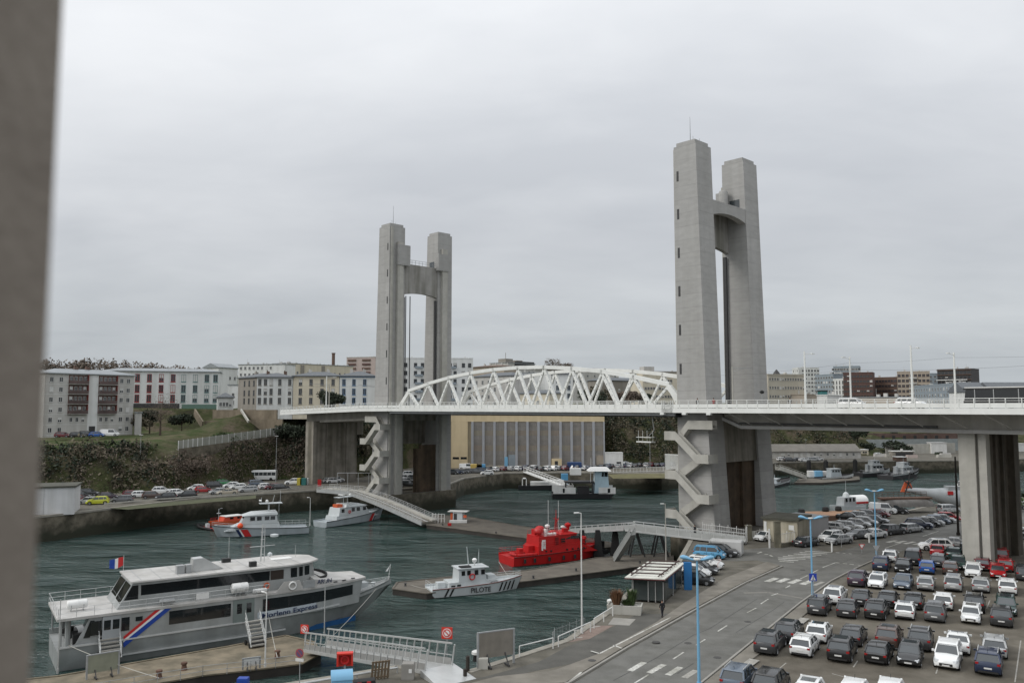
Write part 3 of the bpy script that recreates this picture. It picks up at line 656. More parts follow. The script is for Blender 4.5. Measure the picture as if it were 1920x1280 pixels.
# people and traffic on the deck come later
# ------------------------------------------------------------ vehicles
def car_paint(name, col, metal=.25):
    if name in MATS: return MATS[name]
    m = mat(name, col, .28, .03, 1.5, metal=metal*.4); m.node_tree.nodes['Principled BSDF'].inputs['Coat Weight'].default_value = .6; m.node_tree.nodes['Principled BSDF'].inputs['Coat Roughness'].default_value = .08
    return m
CP = {'white': (.74, .75, .74), 'silver': (.38, .39, .39), 'grey': (.12, .125, .13), 'dark grey': (.045, .047, .05), 'black': (.012, .013, .014), 'dark blue': (.02, .032, .07), 'blue': (.02, .09, .32), 'light blue': (.10, .32, .52), 'red': (.34, .012, .015), 'dark red': (.12, .012, .018), 'yellow': (.50, .53, .03), 'beige': (.42, .38, .30), 'brown': (.09, .06, .05), 'dark green': (.02, .05, .045), 'purple': (.05, .03, .05), 'orange': (.5, .13, .03), 'grey blue': (.10, .13, .17), 'green': (.05, .25, .10)}
PAINT = lambda c: car_paint('paint_'+c.replace(' ', '_'), CP[c], 0 if c in ('white', 'black', 'red', 'yellow') else .4)
TYRE = mat('tyre', (.012, .012, .012), .85, .2, 2); RIM = mat('rim', (.30, .31, .32), .35, .1, 2, metal=.6)
LAMP = mat('headlamp_glass', (.55, .57, .58), .1, .05, 3); TAIL = mat('tail_lamp', (.30, .012, .012), .25, .1, 3); PLATE = mat('number_plate', (.62, .62, .60), .5, .08, 8)
CARBLK = mat('car_trim', (.018, .018, .018), .6, .1, 2); CGLASS = mat('car_glass', (.04, .048, .052), .05, .1, 1, spec=1.0)
SPEC = {  # L, W, H, belt, hood, rear glass base, roof rear, roof front, windscreen base, boot z
 'hatchback': (4.05, 1.74, 1.47, .93, .86, -1.88, -1.45, .35, 1.05, .93),
 'small car': (3.6, 1.66, 1.50, .96, .90, -1.68, -1.35, .55, 1.10, .96),
 'SUV': (4.45, 1.84, 1.66, 1.05, 1.0, -2.05, -1.6, .35, 1.1, 1.05),
 'estate car': (4.6, 1.79, 1.50, .95, .88, -2.15, -1.75, .35, 1.1, .95),
 'saloon car': (4.6, 1.80, 1.44, .94, .86, -1.55, -.85, .35, 1.1, .98),
 'people carrier': (4.2, 1.78, 1.66, 1.0, .95, -1.98, -1.75, .75, 1.45, 1.0),
 'van': (4.9, 1.95, 1.98, 1.15, 1.1, -2.38, -2.28, 1.0, 1.75, 1.15)}
PROTO = {}
def car_proto(kind):
    L_, W_, H_, zb, zh, xr0, xr1, xf1, xf0, zboot = SPEC[kind]
    h = L_/2; w = W_/2; t = thing('parked_car', None, None)
    st = [  # x, zbot, zmid, ztop, wbot, wmid, wtop
     (-h, .42, .62, .82 if kind != 'van' else .9, w*.80, w*.84, w*.76), (-h+.10, .27, .60, zboot-.03, w*.90, w*.95, w*.86),
     (-h+.45, .24, .62, zboot, w*.93, w*.99, w*.90), (-h*.45, .22, .62, zb, w*.94, w, w*.92), (0, .22, .62, zb-.02, w*.94, w, w*.92), (xf0, .22, .62, zb-.03, w*.94, w*.995, w*.90),
     ((xf0+h)/2, .23, .60, (zb+zh)/2-.02, w*.93, w*.99, w*.85), (h-.30, .25, .58, zh-.13, w*.90, w*.95, w*.78), (h-.08, .28, .52, zh-.26, w*.82, w*.86, w*.68), (h, .36, .50, .60, w*.70, w*.74, w*.62)]
    mb = MB()
    mb.rings([[(x, -wb, a), (x, -wm, m_), (x, -wt-.02, c-.05), (x, -wt, c), (x, 0, c+.04), (x, wt, c), (x, wt+.02, c-.05), (x, wm, m_), (x, wb, a)] for x, a, m_, c, wb, wm, wt in st])
    wr = w*.74; wg = w*.885; rz = H_
    # roof shell
    def rr(x0, x1, ww, z): return [(x0, -ww*.8, z), (x0, ww*.8, z), ((x0), ww, z-.0), (x1, ww, z), (x1, ww*.8, z), (x1, -ww*.8, z), (x1, -ww, z), (x0, -ww, z)]
    mb.rings([[(xr1-.10, -wr-.02, rz-.13), (xf1+.12, -wr-.02, rz-.13), (xf1+.12, wr+.02, rz-.13), (xr1-.10, wr+.02, rz-.13)],
              [(xr1-.06, -wr-.01, rz-.06), (xf1+.02, -wr-.01, rz-.07), (xf1+.02, wr+.01, rz-.07), (xr1-.06, wr+.01, rz-.06)],
              [(xr1+.12, -wr*.82, rz), (xf1-.3, -wr*.82, rz), (xf1-.3, wr*.82, rz), (xr1+.12, wr*.82, rz)]])
    for sy in (-1, 1):
        mb.bar((xf0, sy*wg, zb-.03), (xf1+.08, sy*(wr), rz-.1), .08, .07)
        cw = .20 if kind != 'saloon car' else .14
        mb.bar((xr0+.05, sy*wg, zboot-.03), (xr1+.02, sy*wr, rz-.1), .12, cw)
        mb.bar((-.25, sy*(wg+.01), zb-.02), (-.25, sy*(wr+.01), rz-.1), .06, .09)
        if kind not in ('van',): mb.bar((-.25-.9, sy*(wg+.005), zb-.02), (-.25-.85, sy*(wr+.005), rz-.1), .06, .07)
        else: mb.hexa([(xr0+.1, sy*(wg-.02), zb-.05), (-.2, sy*(wg-.02), zb-.05), (-.2, sy*(wg+.03), zb-.05), (xr0+.1, sy*(wg+.03), zb-.05)], [(xr1, sy*(wr-.02), rz-.1), (-.2, sy*(wr-.02), rz-.1), (-.2, sy*(wr+.03), rz-.1), (xr1, sy*(wr+.03), rz-.1)])
    body = mb.build('body', PAINT('white'), t, smooth=38)
    mb = MB()
    mb.rings([[(xr0, -wg, zboot-.04), (xf0+.02, -wg, zb-.06), (xf0+.02, wg, zb-.06), (xr0, wg, zboot-.04)], [(xr1, -wr, rz-.08), (xf1+.05, -wr, rz-.08), (xf1+.05, wr, rz-.08), (xr1, wr, rz-.08)]])
    mb.build('windows', CGLASS, t)
    mb = MB(); mb.box((h-.06, -w*.5, .38), (h+.015, w*.5, .56)); mb.build('grille', CARBLK, t)
    mb = MB(); mb.box((-h-.02, -w*.72, .28), (-h+.06, w*.72, .42)); mb.build('bumper', CARBLK, t)
    for sy in (-1, 1):
        mb = MB(); mb.hexa([(h-.42, sy*w*.82, zh-.26), (h-.02, sy*w*.55, zh-.36), (h-.02, sy*w*.78, zh-.36), (h-.40, sy*w*.93, zh-.26)], [(h-.42, sy*w*.76, zh-.14), (h-.08, sy*w*.52, zh-.22), (h-.10, sy*w*.76, zh-.22), (h-.42, sy*w*.90, zh-.14)]); mb.build('headlight', LAMP, t)
        tz = .78 if kind not in ('SUV', 'van', 'people carrier') else .92
        mb = MB(); mb.box((-h+.0, sy*w*.66, tz-.06), (-h+.22, sy*w*.90, tz+.08)); mb.build('tail_light', TAIL, t)
        mb = MB(); mb.box((xf0-.35, sy*(w*.93), zb+.02), (xf0-.17, sy*(w*.93+.2), zb+.15)); mb.build('mirror', PAINT('white'), t)
    for x_ in (-h-.025,): 
        mb = MB(); mb.box((x_, -.26, .56), (x_+.04, .26, .67)); mb.build('number_plate', PLATE, t)
    mb = MB(); mb.box((h-.01, -.26, .36), (h+.03, .26, .47)); mb.build('number_plate', PLATE, t)
    for sx_, sy in ((-1, -1), (-1, 1), (1, -1), (1, 1)):
        x_ = (h-.80) if sx_ > 0 else (-h+.75); mb = MB(); r = .32 if kind not in ('SUV', 'van') else .35
        ang = lambda i, n=16: 2*math.pi*i/n
        y0, y1 = sy*(w-.22), sy*(w-.005)
        mb.rings([[(x_+math.cos(ang(i))*q, y, r+math.sin(ang(i))*q) for i in range(16)] for q, y in ((r*.9, y0), (r, y0+sy*.03), (r, y1-sy*.03), (r*.9, y1), (r*.62, y1+sy*.002), (r*.6, y1-sy*.02), (r*.0001, y1-sy*.02))], mi=0)
        for i, ff in enumerate(mb.f):
            if i >= 16*4 and i < 16*6: mb.m[i] = 1
        # arch shade ring: wheel well shade drawn as a black ring
        ring = [(x_+math.cos(math.pi*i/10)*(r+.07), sy*(w+.004), r+math.sin(math.pi*i/10)*(r+.07)) for i in range(11)]+[(x_+math.cos(math.pi*i/10)*(r+.0), sy*(w+.004), r+math.sin(math.pi*i/10)*r) for i in range(10, -1, -1)]
        mb.add(ring, [(i, i+1, 20-i, 21-i) for i in range(10)], 2)
        mb.build('wheel', [TYRE, RIM, CARBLK], t)
    return t
FAR = {}
def far_proto(kind):                          # the same shapes in one mesh for cars a few pixels long
    t = PROTO[kind] if kind in PROTO else None
    b = bmesh.new(); mats = []
    for ch in t.children:
        me = ch.data.copy(); base = len(mats)
        for i, m in enumerate(me.materials): mats.append(m if ch.name.split('.')[0] not in ('body', 'mirror') else 'P')
        for p in me.polygons: p.material_index += base
        b.from_mesh(me)
    me = bpy.data.meshes.new('parked_car'); me.materials.append(PAINT('white')); remap = []
    for m in mats:
        if m == 'P': remap.append(0)
        else: me.materials.append(m); remap.append(len(me.materials)-1)
    for f in b.faces: f.material_index = remap[f.material_index]
    b.to_mesh(me); b.free(); return me
for k in SPEC: PROTO[k] = car_proto(k)
for k in SPEC: FAR[k] = far_proto(k)
CS = 1.10
def car(kind, colour, x, y, ang, label, group, z=0.008, rails=False):
    t = PROTO[kind]
    r = t.copy(); sc.collection.objects.link(r)
    for ch in t.children:
        c = ch.copy(); sc.collection.objects.link(c); c.parent = r
        if ch.name.split('.')[0] in ('body', 'mirror'):
            c.material_slots[0].link = 'OBJECT'; c.material_slots[0].material = PAINT(colour)
    L_, W_, H_, zb, zh, xr0, xr1, xf1, xf0, zboot = SPEC[kind]; rs = random.Random(int(x*37+y*11))
    if rs.random() < .38 and kind != 'van' and not rails:
        mb = MB(); mb.box((xr1+.55, -W_*.27, H_-.02), (xf1-.35, W_*.27, H_+.012)); mb.build('sunroof', CGLASS, r)
    if rs.random() < .7:
        mb = MB(); mb.tube((xr1+.25, 0, H_-.02), (xr1+.05, 0, H_+.2), .015, 4); mb.build('aerial', CARBLK, r)
    mb = MB()
    for sy in (-1, 1):
        for xx in (-.27, .62): mb.box((xx-.012, sy*(W_/2-.005), .35), (xx+.012, sy*(W_/2+.004), zb-.06))
        mb.box((-.6, sy*(W_/2-.01), zb-.22), (-.42, sy*(W_/2+.02), zb-.18)); mb.box((.3, sy*(W_/2-.01), zb-.22), (.48, sy*(W_/2+.02), zb-.18)); mb.box((-L_*.28, sy*(W_/2-.03), .24), (L_*.27, sy*(W_/2-.005), .33))
    mb.build('door_trim', CARBLK, r)
    r.location = (x, y, z); r.rotation_euler = (0, 0, ang); r.scale = (CS, CS, CS)
    tag(r, label, 'van' if kind == 'van' else 'car', group)
    if rails:
        L_, W_, H_, zb, zh, xr0, xr1, xf1, xf0, zboot = SPEC[kind]; mb = MB()
        for sy in (-1, 1): mb.bar((xr1+.1, sy*W_*.36, H_+.03), (xf1-.2, sy*W_*.36, H_+.03), .05, .05)
        if rails == 2:
            for xx in (xr1+.5, xf1-.5): mb.bar((xx, -W_*.40, H_+.08), (xx, W_*.40, H_+.08), .06, .05)
        mb.build('roof_rack', ALU, r)
    return r
def fcar(kind, colour, x, y, ang, label, group, z=0.0):
    o = bpy.data.objects.new('parked_car', FAR[kind]); sc.collection.objects.link(o)
    o.material_slots[0].link = 'OBJECT'; o.material_slots[0].material = PAINT(colour)
    o.scale = (CS, CS, CS); o.location = (x, y, z+.01); o.rotation_euler = (0, 0, ang); return tag(o, label, 'van' if kind == 'van' else 'car', group)
def side_word(f): return 'from behind' if f == 'R' else 'facing us'
HEAD = R(60)
def lot(rows):
    for rowname, items in rows:
        for i, (px, py, kind, col, face, *ex) in enumerate(items):
            L_ = SPEC[kind][0]; p = P(px, py)             # ground under the end facing the camera
            hd = HEAD+R(random.uniform(-2, 2)); d = Vector((math.cos(hd), math.sin(hd), 0))
            c = p+d*(L_*CS/2-.1); c += Vector((-d.y, d.x, 0))*0.0
            ang = hd if face == 'R' else hd+math.pi
            extra = ''.join(' '+e for e in ex if isinstance(e, str)); rk = [e for e in ex if isinstance(e, int)]
            car(kind, col, c.x, c.y, ang, f"{col} {kind}{extra} {side_word(face)}, {ORD[i+1]} from left, {rowname}", 'cars in the near car park', rails=rk[0] if rk else False)
lot([
 ('bottom row cut by picture edge', [(1372,1303,'SUV','grey blue','R',1),(1432,1312,'SUV','black','R'),(1505,1335,'hatchback','white','F'),(1588,1338,'hatchback','white','F'),(1662,1338,'hatchback','white','F')]),
 ('front line of first full row', [(1433,1229,'SUV','dark grey','R'),(1500,1233,'hatchback','white','R','with roof bars',2),(1572,1243,'SUV','black','R'),(1642,1247,'hatchback','black','R'),(1703,1252,'hatchback','black','F'),(1774,1257,'SUV','white','F'),(1853,1268,'SUV','dark blue','R',1)]),
 ('back line of first full row', [(1470,1207,'SUV','dark grey','R'),(1530,1207,'hatchback','white','R'),(1594,1213,'hatchback','dark grey','R'),(1662,1218,'SUV','brown','R'),(1724,1222,'SUV','dark grey','R',1),(1797,1229,'saloon car','white','R'),(1866,1236,'estate car','silver','R',1)]),
 ('front line of second row', [(1530,1155,'people carrier','dark grey','R'),(1586,1160,'estate car','dark grey','R'),(1639,1163,'SUV','black','R'),(1696,1163,'hatchback','white','R'),(1752,1168,'people carrier','grey','R'),(1820,1171,'small car','white','F'),(1878,1177,'SUV','dark grey','R')]),
 ('back line of second row', [(1560,1135,'SUV','white','R'),(1612,1138,'hatchback','dark grey','R'),(1662,1141,'hatchback','black','R'),(1712,1144,'hatchback','black','R'),(1769,1145,'hatchback','white','R'),(1827,1150,'SUV','black','R','with bare roof rails',1),(1888,1156,'estate car','dark green','F')]),
 ('third car park row', [(1604,1101,'SUV','purple','R'),(1641,1105,'hatchback','white','F'),(1690,1107,'saloon car','grey blue','F'),(1735,1109,'hatchback','silver','R'),(1787,1110,'people carrier','silver','R'),(1839,1112,'hatchback','silver','R'),(1890,1116,'estate car','white','R',1)]),
 ('fourth car park row', [(1650,1071,'SUV','dark blue','R'),(1691,1075,'saloon car','black','F'),(1738,1077,'hatchback','blue','R'),(1782,1079,'hatchback','brown','R'),(1824,1084,'hatchback','white','F'),(1872,1086,'hatchback','red','F'),(1922,1090,'people carrier','dark grey','R')]),
 ('fifth car park row', [(1668,1055,'hatchback','white','R'),(1711,1061,'van','black','R'),(1758,1064,'estate car','dark grey','R'),(1797,1069,'hatchback','dark green','F'),(1842,1071,'hatchback','dark red','R'),(1886,1073,'hatchback','red','R')]),
 ('row beside the tall pier', [(1757,1044,'saloon car','red','R'),(1788,1050,'saloon car','dark green','R'),(1812,1046,'SUV','black','F'),(1838,1051,'hatchback','red','R'),(1878,1054,'people carrier','red','R')]),
])
def cars_at(lst, group, where, far=False, ang=0.0, z=0.0):
    for i, (px, py, kind, col, *a) in enumerate(lst):
        p = P(px, py, z); an = R(a[0]) if a else ang
        (fcar if far else car)(kind, col, p.x, p.y, an+R(random.uniform(-2, 2)), f"{col} {kind}, {ORD[i+1]} from left {where}", group, z=z+.01)
cars_at([(1754,1031,'SUV','white',168),(1786,1025,'saloon car','silver',150)], 'cars in the near car park', 'at the far car park edge')
cars_at([(1512,1023,'saloon car','dark grey',35),(1558,1014,'SUV','white',215),(1572,1019,'saloon car','silver',208),(1611,1009,'saloon car','grey',200),(1637,1008,'saloon car','white',205),(1674,1001,'SUV','dark grey',25),(1709,997,'estate car','silver',28)], 'cars in the street row', 'in the line along the street')
cars_at([(1572,996,'hatchback','silver',-37),(1592,993,'estate car','silver',-37),(1610,988,'hatchback','silver',-37),(1624,984,'hatchback','silver',-37),(1641,981,'estate car','grey',-37)], 'cars in the middle row of the quay', 'in the slanted middle row on the quay')
cars_at([(1594,975,'saloon car','black',-35),(1616,973,'hatchback','silver',-35),(1630,970,'hatchback','grey',-35),(1648,969,'hatchback','dark red',-35),(1656,962,'van','white',-35),(1679,962,'SUV','black',-35)], 'cars in the back row of the quay', 'in the back row on the quay by the river')
cars_at([(1723,990,'SUV','dark blue',-30),(1735,986,'estate car','black',-30),(1747,984,'hatchback','silver',-30),(1758,981,'hatchback','grey blue',-30),(1769,979,'hatchback','silver',-30),(1779,975,'hatchback','red',-30),(1779,961,'people carrier','silver',10)], 'cars in the right group on the quay', 'in the quay group left of pier')
cars_at([(1904,947,'SUV','white',-30),(1903,953,'estate car','grey',-30),(1904,998,'hatchback','white',-30),(1899,1008,'estate car','black',-30)], 'cars right of the pier', 'in the gap right of the tall pier')
cars_at([(1353,1042,'SUV','black',-28),(1331,1046,'people carrier','light blue',-24)], 'cars on the narrow quay', 'parked on the quay beside the white container')
cars_at([(1306,1094,'hatchback','black',-22),(1301,1080,'hatchback','white',-25),(1312,1074,'estate car','dark grey',-27),(1322,1064,'estate car','white',-28)], 'cars on the narrow quay', 'parked behind the glass shelter on the quay')
cars_at([(1436,1013,'hatchback','white',214)], 'cars on the narrow quay', 'pulling out of the gate between the concrete posts')
# left bank quay
lq = [(153,933,'hatchback','black',10),(150,940,'saloon car','dark red',8),(163,944,'hatchback','silver',200),(183,945,'SUV','yellow',202),(166,929,'SUV','dark grey',15),(203,935,'hatchback','purple',20),(229,942,'SUV','grey',198),(247,931,'hatchback','dark red',28),(266,932,'estate car','white',22),(286,934,'SUV','brown',25),(303,925,'SUV','white',20),(311,937,'SUV','black',203),(333,928,'hatchback','white',22),(350,933,'SUV','black',200),(367,919,'hatchback','white',200),(381,923,'hatchback','red',25)]
cars_at(lq, 'cars parked on the left quay', 'in the left end of the left quay', True)
lq = [(402,914,'people carrier','dark grey',30),(408,926,'hatchback','silver',208),(421,909,'estate car','green',30),(425,927,'saloon car','beige',208),(433,914,'hatchback','white',205),(446,917,'hatchback','white',205),(465,922,'estate car','silver',206),(482,911,'people carrier','grey blue',28),(500,916,'hatchback','white',28),(511,917,'hatchback','dark red',205),(527,918,'estate car','black',26),(550,908,'SUV','white',190)]
cars_at(lq, 'cars parked on the left quay', 'between the lamp post and the recycling bins', True)
cars_at([(618,905,'hatchback','silver',30),(625,905,'hatchback','white',30),(632,903,'hatchback','white',30)], 'cars under the left approach', 'under the left approach deck', True)
cars_at([(758,899,'hatchback','white',10),(764,905,'hatchback','silver',10),(768,893,'SUV','white',10),(775,899,'saloon car','grey',10),(766,912,'SUV','black',5),(783,910,'saloon car','dark grey',5),(785,888,'hatchback','silver',15)], 'cars behind the far tower', 'seen between the legs of the farther tower', True)
# far quay in front of the hangar
rc = random.Random(21); cols = ['white', 'white', 'silver', 'grey', 'dark grey', 'black', 'dark grey', 'white', 'dark red', 'grey blue', 'black', 'silver', 'dark blue']
kinds = ['hatchback', 'estate car', 'SUV', 'hatchback', 'small car', 'people carrier']
def rowcars(x0, y0, x1, y1, n, where, group, ang, jit=0):
    lst = []
    for i in range(n):
        u = i/(n-1) if n > 1 else 0
        lst.append((x0+(x1-x0)*u+rc.uniform(-1, 1)*jit, y0+(y1-y0)*u+rc.uniform(-.3, .3), rc.choice(kinds), rc.choice(cols), ang))
    cars_at(lst, group, where, True)
rowcars(846, 889, 903, 886, 6, 'on far quay left of the slipway', 'cars in front of the yellow hangar', 8)
cars_at([(875,880,'van','white',4),(913,893-3,'hatchback','white',190)], 'cars in front of the yellow hangar', 'by the yellow skip before the hangar', True)
rowcars(905, 884, 1000, 881, 8, 'before the left half of the hangar front', 'cars in front of the yellow hangar', 65, 2)
rowcars(995, 883, 1118, 880, 12, 'before the right half of the hangar front', 'cars in front of the yellow hangar', 60, 2)
rowcars(1130, 878, 1262, 874, 14, 'in second line right of hangar', 'cars right of the hangar', 65, 2)
rowcars(1140, 870, 1262, 866, 15, 'in third line right of hangar', 'cars right of the hangar', 65, 2)
cars_at([(1150,874,'van','white',5),(1172,876,'van','white',5)], 'cars right of the hangar', 'at the row end right of hangar', True)
cars_at([(1468,864,'estate car','white',5),(1480,865,'SUV','dark grey',5),(1496,864,'saloon car','dark grey',5),(1508,865,'hatchback','white',5),(1524,864,'estate car','silver',5),(1534,863,'hatchback','white',5),(1648,855,'hatchback','white',8)], 'cars on the far quay at right', 'on far quay right of big tower', True)
# on the bridge
p = B(34.4, 17); car('SUV', 'white', p.x, p.y, BA, 'white SUV driving over the right approach of the bridge', 'cars on the bridge', z=21.87)
p = B(24.5, 17); car('people carrier', 'white', p.x, p.y, BA, 'white people carrier partly hidden by the bridge parapet', 'cars on the bridge', z=21.87)
# cars before the left apartment block
cars_at([(118,820,'hatchback','dark red',5),(146,820,'hatchback','black',5),(163,819,'SUV','dark grey',5),(182,819,'hatchback','blue',5),(206,818,'van','white',5)], 'cars by the apartment block', 'before the red balcony block', True, z=13.3)
# tram on the bridge
t = thing('tram', 'dark windowed tram with a white roof edge crossing the right approach', 'tram', B(45.5, 7.5, 21.87), BA)
mb = MB(); mb.box((0, 0, .3), (36, 2.5, 1.2)); mb.box((0, 0, 2.75), (36, 2.5, 3.0)); mb.build('body', CARBLK, t)
mb = MB(); mb.hexa([(.1, .05, 1.2), (35.9, .05, 1.2), (35.9, 2.45, 1.2), (.1, 2.45, 1.2)], [(.3, .08, 2.75), (35.9, .08, 2.75), (35.9, 2.42, 2.75), (.3, 2.42, 2.75)]); mb.build('windows', GLS, t)
mb = MB(); mb.box((.2, -.04, 3.0), (36, 2.54, 3.15)); mb.build('roof', OFFW, t)
mb = MB()
for x in (1.5, 4, 7.2, 11, 14, 18, 22): mb.box((x, -.03, .5), (x+.12, 0, 2.8))
mb.build('door_frame', GRYS, t)
for x in (6.2, 17, 25):
    mb = MB(); mb.rings([[(x+math.cos(i*.5236)*.55, yy, .4+math.sin(i*.5236)*.4) for i in range(12)] for yy in (-.08, .1)]); mb.build('wheel_cover', GRYS, t)
# coach on the left quay
def bus(px, py, ang, lab):
    p = P(px, py); t = thing('coach', lab, 'bus', p, R(ang))
    mb = MB(); mb.rings([[(x, -1.2, .35), (x, -1.25, 1.0), (x, -1.2, 2.9), (x, -1.0, 3.1), (x, 1.0, 3.1), (x, 1.2, 2.9), (x, 1.25, 1.0), (x, 1.2, .35)] for x in (-4.1, 3.6)]); mb.hexa([(3.6, -1.1, .35), (4.3, -1.0, .4), (4.3, 1.0, .4), (3.6, 1.1, .35)], [(3.6, -1.1, 1.6), (4.2, -1, 1.4), (4.2, 1, 1.4), (3.6, 1.1, 1.6)]); mb.build('body', PAINT('white'), t)
    for i in range(6):
        for sy in (-1, 1):
            mb = MB(); mb.box((-3.9+i*1.24, sy*1.2, 1.55), (-2.78+i*1.24, sy*1.27, 2.5)); mb.build('window', CGLASS, t)
    mb = MB(); mb.box((3.55, -1.1, 1.5), (3.68, 1.1, 2.7)); mb.build('windscreen', CGLASS, t)
    for x in (-2.6, 2.4):
        for sy in (-1, 1):
            mb = MB(); mb.rings([[(x+math.cos(i*.5236)*.45, yy, .45+math.sin(i*.5236)*.45) for i in range(12)] for yy in (sy*1.0, sy*1.27)]); mb.build('wheel', TYRE, t)
bus(493, 900, 184, 'white coach with dark side windows parked at the foot of the cliff')
p = P(655, 889); t = thing('lorry', 'white cab lorry with a green body under the left approach', 'truck', p, R(188))
mb = MB(); mb.rings([[(x0, -1.2, .6), (x0, 1.2, .6), (x0+d_, 1.2, 3.2), (x0+d_, -1.2, 3.2)] for x0, d_ in ((1.6, 0), (3.7, -.3))]); mb.build('cab', PAINT('white'), t)
mb = MB(); mb.box((3.5, -1.0, 1.7), (3.75, 1.0, 2.7)); mb.box((2.2, -1.25, 1.7), (3.1, 1.25, 2.6)); mb.build('window', CGLASS, t)
mb = MB(); mb.box((-4.5, -1.2, 1.1), (1.4, 1.2, 2.6)); mb.build('cargo_body', PAINT('green'), t)
for x in (-3, -1.5, 2.6):
    mb = MB(); mb.rings([[(x+math.cos(i*.5236)*.5, yy, .5+math.sin(i*.5236)*.5) for i in range(12)] for yy in (-1.22, 1.22)]); mb.build('wheel', TYRE, t)
# ------------------------------------------------------------ boats
BG = mat('boat_grey', (.34, .36, .37), .45, .08, .8, stain=.12); BW = mat('boat_white', (.50, .53, .535), .4, .05, .8, stain=.08)
HG = mat('hull_light_grey', (.36, .40, .42), .42, .06, .7, stain=.14); HK = mat('hull_black', (.022, .022, .024), .6, .2, .8)
DECKG = mat('deck_grey', (.17, .175, .17), .8, .15, 1.2); ALUH = mat('bare_aluminium_hull', (.36, .375, .37), .42, .12, .5, metal=.25, stain=.16, bscale=1)
NAVY = mat('navy_letters', (.006, .018, .07), .5, .05, 2); TRB = mat('flag_blue', (.01, .05, .30), .5, .05, 2); TRW = mat('flag_white', (.72, .72, .70), .5, .05, 2); TRR = mat('flag_red', (.50, .02, .02), .5, .05, 2)
def hullmesh(L_, W_, zs, zb, bow=.45, p=1.9, bul=.35, draft=.5, rake=.10, flare=.80, full=0.0):
    mb = MB(); rs = []; n = 22
    for i in range(n+1):
        u = i/n; x = L_*u
        k = 0 if u < 1-bow else (u-1+bow)/bow
        hw = max(.06, W_/2*(1-k**p)*(1-.06*(1-u)**2)); sh = zs+(zb-zs)*u**1.8
        hc = hw*(1-(1-flare)*(.4+.6*k)); xc = x-rake*L_*k*k*(1 if k > 0 else 0)*.55; xk = x-rake*L_*k*k
        q = min(.14, hw*.5)
        rs.append([(xk, 0, -draft), (xc, hc, .1), (x, hw, sh), (x, hw-q, sh), (x, hw-q, sh-bul), (x, -hw+q, sh-bul), (x, -hw+q, sh), (x, -hw, sh), (xc, -hc, .1)])
    mb.rings(rs); return mb
def hwid(L_, W_, x, bow=.45, p=1.9):
    u = x/L_; k = 0 if u < 1-bow else (u-1+bow)/bow
    return W_/2*(1-k**p)*(1-.06*(1-u)**2)
def boatroot(name, lab, cat, stern, bow, group=None):
    d = Vector(bow)-Vector(stern); t = thing(name, lab, cat, (stern[0], stern[1], WL), math.atan2(d.y, d.x), group)
    return t, math.hypot(d.x, d.y)
def railing(t, pts, h=1.0, step=1.5, m=ALU, name='railing', r=.025, mids=1):
    mb = MB()
    for a, b_ in zip(pts, pts[1:]):
        a, b_ = Vector(a), Vector(b_); n = max(1, int((b_-a).length/step))
        for i in range(n+1):
            q = a.lerp(b_, i/n); mb.tube(q, q+Vector((0, 0, h)), r, 4)
        for k in range(mids+1):
            z_ = Vector((0, 0, h*(k+1)/(mids+1))); mb.tube(a+z_, b_+z_, r, 4)
    return mb.build(name, m, t)
def band(mb, fx, x0, x1, z0f, z1f, off=.03, n=10, side=-1):
    for i in range(n):
        a = x0+(x1-x0)*i/n; b_ = x0+(x1-x0)*(i+1)/n
        ya, yb = side*(fx(a)+off), side*(fx(b_)+off); ia, ib = side*(fx(a)-.05), side*(fx(b_)-.05)
        mb.hexa([(a, ya, z0f(a)), (b_, yb, z0f(b_)), (b_, ib, z0f(b_)), (a, ia, z0f(a))], [(a, ya, z1f(a)), (b_, yb, z1f(b_)), (b_, ib, z1f(b_)), (a, ia, z1f(a))])
# --- the passenger ferry
FA = R(34); fo = (-49.5, 91.5)
t = thing('passenger_ferry', 'large silver grey passenger ferry with two decks moored at the near pontoon', 'ferry', (fo[0], fo[1], WL+.05), FA)
FL = 40.0
FW_ = mat('ferry_deck_grey', (.46, .45, .43), .6, .1, .8, stain=.2)
def fhb(x): return 4.6*(1-(max(0, x-23)/17)**2.0) if x < 40 else .0
def fsh(x): return 2.55+max(0, (x-20)/20)**1.7*1.7
mb = MB(); rs = []
for i in range(31):
    x = FL*i/30; hb = max(.05, fhb(x)); k = max(0, (x-22)/18); xc = x-2.6*k*k; xk = x-5.5*k*k; hc = hb*(1-.42*k)
    rs.append([(xk, 0, -1), (xk, hc*.8, -.6), (xc, hc*.97, 1.0+.5*k), (x, hb, fsh(x)), (x, max(.02, hb-.15), fsh(x)), (x, max(.02, hb-.15), fsh(x)-.6*(1 if x > 34 or x < 2.4 else .1)), (x, -max(.02, hb-.15), fsh(x)-.6*(1 if x > 34 or x < 2.4 else .1)), (x, -max(.02, hb-.15), fsh(x)), (x, -hb, fsh(x)), (xc, -hc*.97, 1.0+.5*k), (xk, -hc*.8, -.6)])
mb.rings(rs); hull = mb.build('hull', ALUH, t, smooth=25)
for z0, x0, x1 in ((2.35, 0, 31.2), (.75, 5.5, 24)):
    f_ = lambda x: fhb(x)*(1 if z0 > 2 else .985)
    for sd in (-1, 1):
        mb = MB(); band(mb, f_, x0, x1, lambda x: z0+(.25*max(0, (x-20)/10)), lambda x: z0+.16+(.25*max(0, (x-20)/10)), .10, 14, sd)
        mb.build('rubbing_strake', mat('bright_aluminium', (.6, .61, .6), .3, .05, 1, metal=.3), hull)
for sd in (-1, 1): mb = MB(); band(mb, lambda x: max(.1, fhb(x)*(1-.42*max(0, (x-22)/18))*.84), 27.5, 34.2, lambda x: -.6, lambda x: .55, .12, 10, sd); mb.build('bottom_paint', mat('antifouling_blue', (.01, .08, .22), .5, .1, 1), hull)
